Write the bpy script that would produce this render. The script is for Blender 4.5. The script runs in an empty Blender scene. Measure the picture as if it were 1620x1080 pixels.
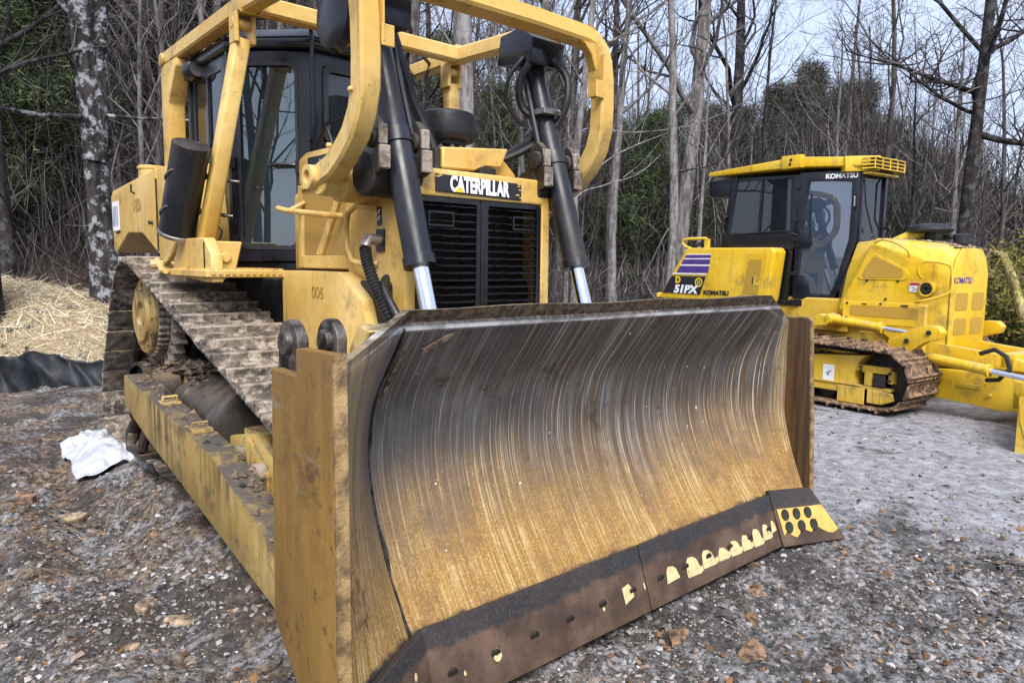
import bpy, bmesh, math, random
import numpy as np
from mathutils import Vector, Matrix

# ------------------------------------------------------------------ camera, sky, sun, exposure
scene = bpy.context.scene
C = scene.collection
R = math.radians

cam_d = bpy.data.cameras.new("camera")
cam = bpy.data.objects.new("camera", cam_d)
C.objects.link(cam)
cam_d.sensor_fit = 'HORIZONTAL'
cam_d.sensor_width = 36.0
cam_d.lens = 1135.8 / 1620.0 * 36.0
cam_d.clip_start = 0.05
cam_d.clip_end = 600
_yaw, _pitch, _roll = 0.7217, 0.1067, 0.0120
_f = Vector((math.sin(_yaw) * math.cos(_pitch), math.cos(_yaw) * math.cos(_pitch), -math.sin(_pitch)))
_r = Vector((math.cos(_yaw), -math.sin(_yaw), 0))
_u = _r.cross(_f)
_r2 = math.cos(_roll) * _r + math.sin(_roll) * _u
_u2 = -math.sin(_roll) * _r + math.cos(_roll) * _u
cam.matrix_world = Matrix(((_r2.x, _u2.x, -_f.x, -2.583), (_r2.y, _u2.y, -_f.y, -2.059), (_r2.z, _u2.z, -_f.z, 1.599), (0, 0, 0, 1)))
scene.camera = cam

SUN_EL, SUN_AZ = R(48), R(215)      # azimuth measured from +Y clockwise
world = bpy.data.worlds.new("World")
scene.world = world
world.use_nodes = True
wn = world.node_tree
wn.nodes.clear()
w_out = wn.nodes.new('ShaderNodeOutputWorld')
w_bg = wn.nodes.new('ShaderNodeBackground')
w_sky = wn.nodes.new('ShaderNodeTexSky')
w_sky.sky_type = 'NISHITA'
w_sky.sun_disc = False
w_sky.sun_elevation = SUN_EL
w_sky.sun_rotation = SUN_AZ
w_sky.air_density = 1.0
w_sky.dust_density = 2.0
w_mix = wn.nodes.new('ShaderNodeMix')
w_mix.data_type = 'RGBA'
w_tc = wn.nodes.new('ShaderNodeTexCoord')
w_no = wn.nodes.new('ShaderNodeTexNoise')
w_no.inputs['Scale'].default_value = 2.2
w_no.inputs['Detail'].default_value = 5
w_mr = wn.nodes.new('ShaderNodeMapRange')
w_mr.inputs['From Min'].default_value = 0.3
w_mr.inputs['From Max'].default_value = 0.7
w_mr.inputs['To Min'].default_value = 0.74
w_mr.inputs['To Max'].default_value = 0.96
wn.links.new(w_tc.outputs['Generated'], w_no.inputs['Vector'])
wn.links.new(w_no.outputs['Fac'], w_mr.inputs['Value'])
wn.links.new(w_mr.outputs['Result'], w_mix.inputs['Factor'])
wn.links.new(w_sky.outputs['Color'], w_mix.inputs['A'])
w_mix.inputs['B'].default_value = (2.25, 2.55, 3.35, 1)       # the even overcast over the clear sky
wn.links.new(w_mix.outputs['Result'], w_bg.inputs['Color'])
w_bg.inputs['Strength'].default_value = 0.10
wn.links.new(w_bg.outputs['Background'], w_out.inputs['Surface'])

sun_d = bpy.data.lights.new("sun", 'SUN')
sun_d.energy = 1.5
sun_d.angle = R(32)
sun_d.color = (1.0, 0.96, 0.90)
sun = bpy.data.objects.new("sun", sun_d)
C.objects.link(sun)
_sd = Vector((math.sin(SUN_AZ) * math.cos(SUN_EL), math.cos(SUN_AZ) * math.cos(SUN_EL), math.sin(SUN_EL)))
sun.rotation_euler = _sd.to_track_quat('Z', 'Y').to_euler()
sun.location = (-20, -20, 30)

scene.view_settings.view_transform = 'Standard'
scene.view_settings.look = 'None'
scene.view_settings.gamma = 1.0
scene.view_settings.use_curve_mapping = False
scene.view_settings.exposure = 1.85
scene.render.engine = 'CYCLES'
scene.cycles.use_denoising = True
scene.cycles.max_bounces = 6
scene.cycles.diffuse_bounces = 3
scene.cycles.glossy_bounces = 3
scene.cycles.transparent_max_bounces = 8
scene.cycles.caustics_reflective = False
scene.cycles.caustics_refractive = False

# ------------------------------------------------------------------ mesh builder
ORG = [0.0, 0.0, 0.0]

SPLIT = {'paint_patch', 'gusset', 'roof_bracket', 'lamp_guard', 'lamp_cage', 'wear_pad', 'hose_fitting', 'door_hinge', 'yoke_bolt_plate', 'bolt', 'pivot_pin',
         'control_lever', 'frame_bracket', 'grille_latch', 'roller_guard', 'console', 'cylinder_mount', 'frame_step', 'pipe_strap', 'scratch_line', 'plate_print', 'cover_plate', 'door_handle'}

class MB:
    def __init__(self):
        self.v, self.f, self.s = [], [], []
    def add(self, vs, fs, smooth=False):
        b = len(self.v)
        self.v += [tuple(p) for p in vs]
        self.f += [tuple(i + b for i in q) for q in fs]
        self.s += [smooth] * len(fs)
        return self
    def box(self, x0, x1, y0, y1, z0, z1):
        return self.hexa([(x0, y0, z0), (x1, y0, z0), (x1, y1, z0), (x0, y1, z0), (x0, y0, z1), (x1, y0, z1), (x1, y1, z1), (x0, y1, z1)])
    def hexa(self, p):
        return self.add(p, [(0, 3, 2, 1), (4, 5, 6, 7), (0, 1, 5, 4), (1, 2, 6, 5), (2, 3, 7, 6), (3, 0, 4, 7)])
    def prism(self, pts, axis, a, b, taper=None):
        n = len(pts)
        def P(q, t):
            return {'X': (t, q[0], q[1]), 'Y': (q[0], t, q[1]), 'Z': (q[0], q[1], t)}[axis]
        vs = [P(q, a) for q in pts] + [P(q, b) for q in (taper or pts)]
        fs = [tuple(range(n)), tuple(range(2 * n - 1, n - 1, -1))]
        fs += [(i, n + i, n + (i + 1) % n, (i + 1) % n) for i in range(n)]
        return self.add(vs, fs)
    def ring(self, outer, inner, axis, a, b):
        n = len(outer)
        def P(q, t):
            return {'X': (t, q[0], q[1]), 'Y': (q[0], t, q[1]), 'Z': (q[0], q[1], t)}[axis]
        vs = [P(q, a) for q in outer] + [P(q, a) for q in inner] + [P(q, b) for q in outer] + [P(q, b) for q in inner]
        fs = []
        for i in range(n):
            j = (i + 1) % n
            fs += [(i, j, n + j, n + i), (2 * n + i, 3 * n + i, 3 * n + j, 2 * n + j), (i, 2 * n + i, 2 * n + j, j), (n + i, n + j, 3 * n + j, 3 * n + i)]
        return self.add(vs, fs)
    def sweep(self, path, prof, up=(0, 0, 1), scale=None, smooth=False, cap=True, closed=False):
        path = [Vector(p) for p in path]
        n, m = len(path), len(prof)
        t0 = (path[1] - path[0]).normalized()
        side = t0.cross(Vector(up))
        if side.length < 1e-4:
            side = t0.cross(Vector((1, 0, 0)))
        side.normalize()
        vs = []
        for i, p in enumerate(path):
            if closed:
                t = (path[(i + 1) % n] - path[i - 1]).normalized()
            else:
                t = (path[min(i + 1, n - 1)] - path[max(i - 1, 0)]).normalized()
            side = (side - t * side.dot(t))
            side.normalize()
            nu = side.cross(t)
            k = 1.0 if scale is None else (scale[i] if hasattr(scale, '__len__') else scale)
            w = 1.0
            if 0 < i < n - 1 and prof is not None and len(prof) <= 8:
                c = (path[i] - path[i - 1]).normalized().dot(t)
                w = 1.0 / max(c, 0.5)
            for a, b in prof:
                vs.append(p + side * (a * k * w) + nu * (b * k))
        fs = []
        for i in range(n if closed else n - 1):
            for j in range(m):
                a, b = i * m + j, i * m + (j + 1) % m
                i2 = (i + 1) % n
                fs.append((a, b, i2 * m + (j + 1) % m, i2 * m + j))
        self.add(vs, fs, smooth)
        if cap and not closed:
            self.add([vs[j] for j in range(m)], [tuple(range(m - 1, -1, -1))])
            self.add([vs[(n - 1) * m + j] for j in range(m)], [tuple(range(m))])
        return self
    def tube(self, path, r, n=10, **k):
        prof = [(math.cos(2 * math.pi * j / n), math.sin(2 * math.pi * j / n)) for j in range(n)]
        sc = [r] * len(path) if not hasattr(r, '__len__') else r
        return self.sweep(path, prof, scale=sc, smooth=True, **k)
    def sq(self, path, w, h, up=(0, 0, 1), c=0.12):
        a, b, k = w / 2, h / 2, min(w, h) * c
        prof = [(a - k, -b), (a, -b + k), (a, b - k), (a - k, b), (-a + k, b), (-a, b - k), (-a, -b + k), (-a + k, -b)]
        return self.sweep(path, prof, up=up)
    def lathe(self, prof, c, axis='Z', n=24, a0=0.0, a1=2 * math.pi):
        full = abs(a1 - a0 - 2 * math.pi) < 1e-6
        cols = n if full else n + 1
        vs = []
        for j in range(cols):
            a = a0 + (a1 - a0) * j / n
            ca, sa = math.cos(a), math.sin(a)
            for r, h in prof:
                q = {'Z': (r * ca, r * sa, h), 'X': (h, r * ca, r * sa), 'Y': (r * sa, h, r * ca)}[axis]
                vs.append((q[0] + c[0], q[1] + c[1], q[2] + c[2]))
        m = len(prof)
        fs = []
        for j in range(n):
            j2 = (j + 1) % cols
            for i in range(m - 1):
                fs.append((j * m + i, j2 * m + i, j2 * m + i + 1, j * m + i + 1))
        return self.add(vs, fs, True)
    def disc(self, c, r, h0, h1, axis='X', n=24, bev=0.0):
        b = bev
        return self.lathe([(0.0001, h0), (r - b, h0), (r, h0 + b), (r, h1 - b), (r - b, h1), (0.0001, h1)], c, axis, n)
    def xf(self, M):
        self.v = [tuple(M @ Vector(p)) for p in self.v]
        return self
    def mesh(self, name, mat, bevel=0.0, ang=35, seg=1, recalc=True):
        me = bpy.data.meshes.new(name)
        o = ORG
        me.from_pydata([(p[0] - o[0], p[1] - o[1], p[2] - o[2]) for p in self.v], [], self.f)
        me.polygons.foreach_set('use_smooth', self.s)
        if bevel or recalc:
            bm = bmesh.new()
            bm.from_mesh(me)
            bmesh.ops.remove_doubles(bm, verts=bm.verts, dist=1e-5)
            bmesh.ops.recalc_face_normals(bm, faces=bm.faces)
            if bevel:
                es = [e for e in bm.edges if len(e.link_faces) == 2 and e.calc_face_angle(0) > R(28)]
                bmesh.ops.bevel(bm, geom=es, offset=bevel, segments=seg, affect='EDGES', clamp_overlap=True, profile=0.6)
                for fc in bm.faces:
                    fc.smooth = True
            bm.to_mesh(me)
            bm.free()
            me.set_sharp_from_angle(angle=R(ang))
        me.materials.append(mat)
        return me
    def islands(self):
        par = list(range(len(self.v)))
        def find(i):
            while par[i] != i:
                par[i] = par[par[i]]
                i = par[i]
            return i
        for f in self.f:
            a = find(f[0])
            for j in f[1:]:
                par[find(j)] = a
        out = {}
        for f, s in zip(self.f, self.s):
            m = out.setdefault(find(f[0]), (MB(), {}))
            mb, mp = m
            g = []
            for i in f:
                if i not in mp:
                    mp[i] = len(mb.v)
                    mb.v.append(self.v[i])
                g.append(mp[i])
            mb.f.append(tuple(g))
            mb.s.append(s)
        return [m[0] for m in out.values()]
    def build(self, name, mat, parent=None, bevel=0.0, ang=35, seg=1, recalc=True):
        if name in SPLIT:
            return [m.build1(name, mat, parent, bevel, ang, seg, recalc) for m in self.islands()][0]
        return self.build1(name, mat, parent, bevel, ang, seg, recalc)
    def build1(self, name, mat, parent=None, bevel=0.0, ang=35, seg=1, recalc=True):
        ob = bpy.data.objects.new(name, self.mesh(name, mat, bevel, ang, seg, recalc))
        C.objects.link(ob)
        if parent is not None:
            ob.parent = parent
        return ob

def smooth_path(p, k=6):
    p = [Vector(q) for q in p]
    out = []
    for i in range(len(p) - 1):
        a, b, c, d = p[max(i - 1, 0)], p[i], p[i + 1], p[min(i + 2, len(p) - 1)]
        for j in range(k):
            t = j / k
            out.append(0.5 * ((2 * b) + (c - a) * t + (2 * a - 5 * b + 4 * c - d) * t * t + (3 * b - a - 3 * c + d) * t ** 3))
    out.append(p[-1])
    return out

def thing(name, label, cat, loc=(0, 0, 0), rz=0.0, group=None, world_coords=True):
    o = bpy.data.objects.new(name, None)
    C.objects.link(o)
    o.empty_display_size = 0.3
    o.location = loc
    o.rotation_euler = (0, 0, rz)
    o['label'] = label
    o['category'] = cat
    if group:
        o['group'] = group
    ORG[:] = list(loc) if world_coords else [0, 0, 0]
    return o

def tag(o, label=None, cat=None, group=None, kind=None):
    if label: o['label'] = label
    if cat: o['category'] = cat
    if group: o['group'] = group
    if kind: o['kind'] = kind
    return o

def again(o, parent, loc=None, rot=None):
    c = o.copy()
    C.objects.link(c)
    c.parent = parent
    if loc is not None: c.location = loc
    if rot is not None: c.rotation_euler = rot
    return c

def rrect(x0, x1, z0, z1, r, k=3):
    pts = []
    for cx, cz, a in ((x1 - r, z0 + r, -90), (x1 - r, z1 - r, 0), (x0 + r, z1 - r, 90), (x0 + r, z0 + r, 180)):
        for i in range(k + 1):
            t = R(a + 90 * i / k)
            pts.append((cx + r * math.cos(t), cz + r * math.sin(t)))
    return pts

def text_mesh(name, body, size, M, mat, parent, extrude=0.001, bold=0.0, shear=0.0, sx=1.0):
    cu = bpy.data.curves.new(name, 'FONT')
    cu.body = body
    cu.size = size
    cu.align_x = 'CENTER'
    cu.align_y = 'CENTER'
    cu.extrude = extrude
    cu.offset = bold
    cu.shear = shear
    tmp = bpy.data.objects.new(name, cu)
    C.objects.link(tmp)
    bpy.context.view_layer.update()
    me = bpy.data.meshes.new_from_object(tmp.evaluated_get(bpy.context.evaluated_depsgraph_get()))
    bpy.data.objects.remove(tmp)
    o = Matrix.Translation(-Vector(ORG))
    me.transform(o @ M @ Matrix.Diagonal((sx, 1, 1, 1)))
    me.materials.clear()
    me.materials.append(mat)
    ob = bpy.data.objects.new(name, me)
    C.objects.link(ob)
    ob.parent = parent
    return ob

def frame_m(o, x, y):
    x, y = Vector(x).normalized(), Vector(y).normalized()
    z = x.cross(y)
    return Matrix(((x.x, y.x, z.x, o[0]), (x.y, y.y, z.y, o[1]), (x.z, y.z, z.z, o[2]), (0, 0, 0, 1)))

# ------------------------------------------------------------------ materials
class NT:
    def __init__(self, name):
        self.m = bpy.data.materials.new(name)
        self.m.use_nodes = True
        self.t = self.m.node_tree
        self.t.nodes.clear()
        self.out = self.n('OutputMaterial')
        self.b = self.n('BsdfPrincipled')
        self.l(self.b.outputs[0], self.out.inputs['Surface'])
        self.tc = self.n('TexCoord')
        self.co = self.tc.outputs['Object']
    def n(self, t):
        return self.t.nodes.new('ShaderNode' + t)
    def l(self, a, b):
        self.t.links.new(a, b)
    def put(self, sock, v):
        if hasattr(v, 'is_output'):
            self.l(v, sock)
        elif hasattr(v, '__len__') and len(v) == 3 and sock.type == 'RGBA':
            sock.default_value = (*v, 1)
        else:
            sock.default_value = v
    def mapv(self, scale=(1, 1, 1), loc=(0, 0, 0), src=None):
        n = self.n('Mapping')
        self.l(src or self.co, n.inputs['Vector'])
        n.inputs['Scale'].default_value = scale
        self.put(n.inputs['Location'], loc)
        return n.outputs[0]
    def noise(self, scale, detail=4, rough=0.55, vec=None, dist=0.0):
        n = self.n('TexNoise')
        self.l(vec or self.co, n.inputs['Vector'])
        n.inputs['Scale'].default_value = scale
        n.inputs['Detail'].default_value = detail
        n.inputs['Roughness'].default_value = rough
        n.inputs['Distortion'].default_value = dist
        return n.outputs['Fac']
    def voro(self, scale, vec=None, out='Distance', feature='F1'):
        n = self.n('TexVoronoi')
        n.feature = feature
        self.l(vec or self.co, n.inputs['Vector'])
        n.inputs['Scale'].default_value = scale
        return n.outputs[out]
    def rng(self, v, a, b, c=0.0, d=1.0):
        n = self.n('MapRange')
        n.interpolation_type = 'SMOOTHSTEP'
        self.put(n.inputs['Value'], v)
        for i, q in zip(('From Min', 'From Max', 'To Min', 'To Max'), (a, b, c, d)):
            self.put(n.inputs[i], q)
        return n.outputs[0]
    def op(self, o, a, b=0.0):
        n = self.n('Math')
        n.operation = o
        self.put(n.inputs[0], a)
        self.put(n.inputs[1], b)
        return n.outputs[0]
    def mix(self, f, a, b, mode='MIX'):
        n = self.n('Mix')
        n.data_type = 'RGBA'
        n.blend_type = mode
        self.put(n.inputs['Factor'], f)
        self.put(n.inputs['A'], a)
        self.put(n.inputs['B'], b)
        return n.outputs['Result']
    def xyz(self, v=None):
        n = self.n('SeparateXYZ')
        self.l(v or self.co, n.inputs[0])
        return n.outputs
    def island(self):
        return self.n('NewGeometry').outputs['Random Per Island']
    def normal_z(self):
        return self.xyz(self.n('NewGeometry').outputs['Normal'])[2]
    def bump(self, h, strength=0.3, dist=0.01):
        n = self.n('Bump')
        n.inputs['Strength'].default_value = strength
        n.inputs['Distance'].default_value = dist
        self.l(h, n.inputs['Height'])
        self.l(n.outputs[0], self.b.inputs['Normal'])
    def set(self, **k):
        for a, v in k.items():
            self.put(self.b.inputs[a.replace('_', ' ')], v)
        return self.m

def plain(name, col, rough=0.5, metal=0.0, var=0.15, scale=8.0, bump=0.0, spec=0.5):
    t = NT(name)
    f = t.noise(scale, 5)
    c2 = tuple(min(1, x * (1 - var * 1.6)) for x in col)
    c3 = tuple(min(1, x * (1 + var)) for x in col)
    col_s = t.mix(t.rng(f, 0.3, 0.7), c2, c3)
    t.set(Base_Color=col_s, Roughness=t.rng(t.noise(scale * 3, 3), 0.3, 0.7, rough - 0.08, rough + 0.08), Metallic=metal, Specular_IOR_Level=spec)
    if bump:
        t.bump(t.noise(scale * 6, 4), bump)
    return t.m

def painted(name, col, faded, rough=0.42, dirt=(0.16, 0.10, 0.05), dirt_amt=0.5, dust=(0.42, 0.33, 0.2), dust_amt=0.5, chips=(0.05, 0.04, 0.035), chip_amt=0.5, streak=0.5, dust_rng=(0.35, 0.62), streak_rng=(0.52, 0.76)):
    """machine paint: faded patches, runs of dirt, dust on upward faces, chips"""
    t = NT(name)
    base = t.mix(t.rng(t.noise(1.7, 4), 0.35, 0.68), col, faded)
    base = t.mix(t.rng(t.noise(14, 5, 0.7), 0.42, 0.75, 0, 0.35), base, tuple(x * 0.62 for x in col))
    st = t.noise(1.0, 5, 0.6, vec=t.mapv((22, 22, 1.3)))
    stm = t.op('MULTIPLY', t.rng(st, *streak_rng), t.rng(t.noise(1.3, 3), 0.38, 0.65))
    base = t.mix(t.op('MULTIPLY', stm, streak), base, dirt)
    grime = t.op('MULTIPLY', t.rng(t.noise(3.1, 8, 0.72), 0.52, 0.70), dirt_amt)
    base = t.mix(grime, base, dirt)
    up = t.rng(t.normal_z(), 0.45, 0.95)
    du = t.op('MULTIPLY', up, t.rng(t.noise(5, 7, 0.7), *dust_rng, 0, dust_amt))
    base = t.mix(du, base, dust)
    ch = t.op('MULTIPLY', t.rng(t.noise(38, 4, 0.6), 0.66, 0.70), t.rng(t.noise(2.3, 3), 0.45, 0.6, 0, chip_amt))
    base = t.mix(ch, base, chips)
    ro = t.op('ADD', t.rng(t.noise(6, 4), 0.3, 0.7, rough - 0.1, rough + 0.12), t.op('MULTIPLY', t.op('MAXIMUM', grime, du), 0.35))
    t.set(Base_Color=base, Roughness=ro, Specular_IOR_Level=0.45)
    h = t.op('ADD', t.op('MULTIPLY', t.noise(3, 3), 0.6), t.op('MULTIPLY', t.op('MAXIMUM', grime, du), t.noise(60, 3)))
    t.bump(h, 0.25, 0.006)
    return t.m

M = {}
M['cat'] = painted('tan_yellow_paint', (0.60, 0.370, 0.082), (0.70, 0.49, 0.175), rough=0.42, dirt=(0.13, 0.085, 0.045), dirt_amt=0.62, streak=0.65, chip_amt=0.8)
M['cat_low'] = painted('muddy_yellow_paint', (0.52, 0.34, 0.08), (0.62, 0.46, 0.18), rough=0.6, dirt=(0.055, 0.036, 0.022), dirt_amt=1.0, dust=(0.13, 0.10, 0.072), dust_amt=1.0, streak=1.0, chip_amt=0.9)
M['kom'] = painted('bright_yellow_paint', (0.70, 0.435, 0.010), (0.74, 0.50, 0.045), rough=0.40, dirt=(0.20, 0.13, 0.05), dirt_amt=0.7, dust=(0.45, 0.34, 0.18), dust_amt=0.85, streak=0.8, chip_amt=0.4)
M['kom_low'] = painted('dusty_bright_yellow_paint', (0.64, 0.40, 0.02), (0.68, 0.47, 0.09), rough=0.5, dirt=(0.13, 0.08, 0.04), dirt_amt=0.75, dust=(0.33, 0.24, 0.15), dust_amt=0.9, streak=0.6, chip_amt=0.4)
M['cab'] = painted('black_cab_paint', (0.0055, 0.0065, 0.011), (0.011, 0.013, 0.020), rough=0.26, dirt=(0.03, 0.027, 0.025), dirt_amt=0.22, dust=(0.06, 0.06, 0.065), dust_amt=0.3, chips=(0.1, 0.09, 0.08), chip_amt=0.1, streak=0.2)
M['cylinder'] = painted('black_cylinder_paint', (0.009, 0.010, 0.015), (0.020, 0.022, 0.030), rough=0.36, dirt=(0.06, 0.042, 0.03), dirt_amt=0.45, dust=(0.12, 0.105, 0.09), dust_amt=0.4, chips=(0.16, 0.08, 0.035), chip_amt=0.6, streak=0.4)
M['rubber'] = plain('black_rubber', (0.013, 0.013, 0.017), 0.5, var=0.3, bump=0.15)
M['black'] = plain('black_metal', (0.008, 0.008, 0.011), 0.32, var=0.3)
M['void'] = plain('dark_greasy_metal', (0.022, 0.018, 0.015), 0.7, var=0.5, scale=5, bump=0.3)
M['chrome'] = plain('chrome_rod', (0.82, 0.84, 0.87), 0.14, 1.0, var=0.04)
M['steel'] = plain('worn_bare_steel', (0.28, 0.26, 0.25), 0.42, 0.75, var=0.3, bump=0.1)
M['white'] = plain('white_paint', (0.78, 0.79, 0.82), 0.5, var=0.08)
def mk_cream():
    t = NT('chipped_cream_paint')
    c = t.mix(t.rng(t.noise(20, 5), .35, .65), (0.50, 0.40, 0.19), (0.62, 0.52, 0.26))
    c = t.mix(t.rng(t.noise(42, 5, .7), .63, .66), c, (0.09, 0.058, 0.04))
    t.set(Base_Color=c, Roughness=.55)
    return t.m
M['cream'] = mk_cream()
M['ybright'] = plain('yellow_print', (0.80, 0.55, 0.02), 0.5, var=0.05)
M['purple'] = plain('violet_print', (0.07, 0.035, 0.22), 0.5, var=0.1)
M['redprint'] = plain('red_print', (0.5, 0.03, 0.05), 0.5, var=0.1)
M['blackprint'] = plain('black_print', (0.012, 0.012, 0.016), 0.5, var=0.1)
M['fadedprint'] = plain('faded_brown_print', (0.40, 0.25, 0.06), 0.6, var=0.2)
M['seat'] = plain('grey_seat_fabric', (0.14, 0.16, 0.17), 0.8, var=0.2)
M['cab_in'] = plain('pale_cab_lining', (0.30, 0.34, 0.34), 0.7, var=0.2)

def mk_rust(name='rusty_worn_plate', dk=None):
    t = NT(name)
    st = t.noise(1.0, 6, 0.65, vec=t.mapv((9, 9, 1.6)))
    st2 = t.noise(1.0, 4, 0.6, vec=t.mapv((85, 85, 2.1)))
    c = t.mix(t.rng(st, 0.25, 0.75), (0.240, 0.122, 0.024), (0.335, 0.190, 0.040))
    c = t.mix(t.rng(st2, 0.42, 0.75, 0, 0.28), c, (0.36, 0.225, 0.08))
    c = t.mix(t.rng(t.noise(1.0, 6, 0.65, vec=t.mapv((30, 30, 0.6), (7, 7, 2))), 0.45, 0.65, 0, 0.22), c, (0.40, 0.225, 0.06))
    c = t.mix(t.op('MULTIPLY', t.rng(t.noise(7, 8, 0.75), 0.56, 0.64), 0.75), c, (0.085, 0.050, 0.026))
    c = t.mix(t.op('MULTIPLY', t.rng(t.noise(1.1, 5, 0.7, vec=t.mapv((3, 3, 9), (4, 1, 8), None)), 0.60, 0.66), 0.6), c, (0.33, 0.27, 0.20))
    c = t.mix(t.rng(t.noise(2.2, 7, 0.72), 0.50, 0.68, 0, 0.6), c, (0.075, 0.042, 0.018))
    c = t.mix(t.rng(t.noise(55, 3, 0.6), 0.60, 0.74, 0, 0.5), c, (0.46, 0.33, 0.15))
    t.set(Base_Color=c, Roughness=t.rng(st, 0.3, 0.7, 0.45, 0.7), Metallic=0.15)
    c = t.mix(t.op('MULTIPLY', t.rng(t.xyz()[2], 0.75, 1.35), 0.45), c, (0.115, 0.062, 0.022))
    if dk:
        c = t.mix(t.rng(t.noise(1.0, 5, .65, vec=t.mapv((18, 18, .7), (2, 5, 1))), 0.36, 0.56, 0.70, 1.0), c, dk)
    t.put(t.b.inputs['Base Color'], c)
    t.bump(t.op('ADD', t.noise(40, 5), st2), 0.2, 0.004)
    return t.m
M['rust'] = mk_rust()
M['bluegrey'] = plain('grey_blue_print', (0.22, 0.25, 0.36), 0.5, var=0.2)
M['edge_tan'] = plain('rubbed_tan_steel', (0.30, 0.195, 0.085), 0.55, 0.2, var=0.4, scale=18, bump=0.4)
M['slat'] = plain('black_louvre_metal', (0.016, 0.016, 0.020), 0.30, var=0.3)
M['arm'] = painted('streaky_muddy_ochre_paint', (0.30, 0.195, 0.05), (0.44, 0.31, 0.11), rough=0.55, dirt=(0.050, 0.034, 0.022), dirt_amt=1.0, dust=(0.070, 0.060, 0.052), dust_amt=1.0, streak=1.0, chip_amt=0.9, dust_rng=(0.28, 0.54), streak_rng=(0.42, 0.62))
M['rust_dark'] = mk_rust('dark_rusty_plate', (0.050, 0.028, 0.015))
M['steel_dark'] = plain('dirty_bare_steel', (0.13, 0.11, 0.10), 0.5, 0.5, var=0.6, scale=14, bump=0.3)

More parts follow.
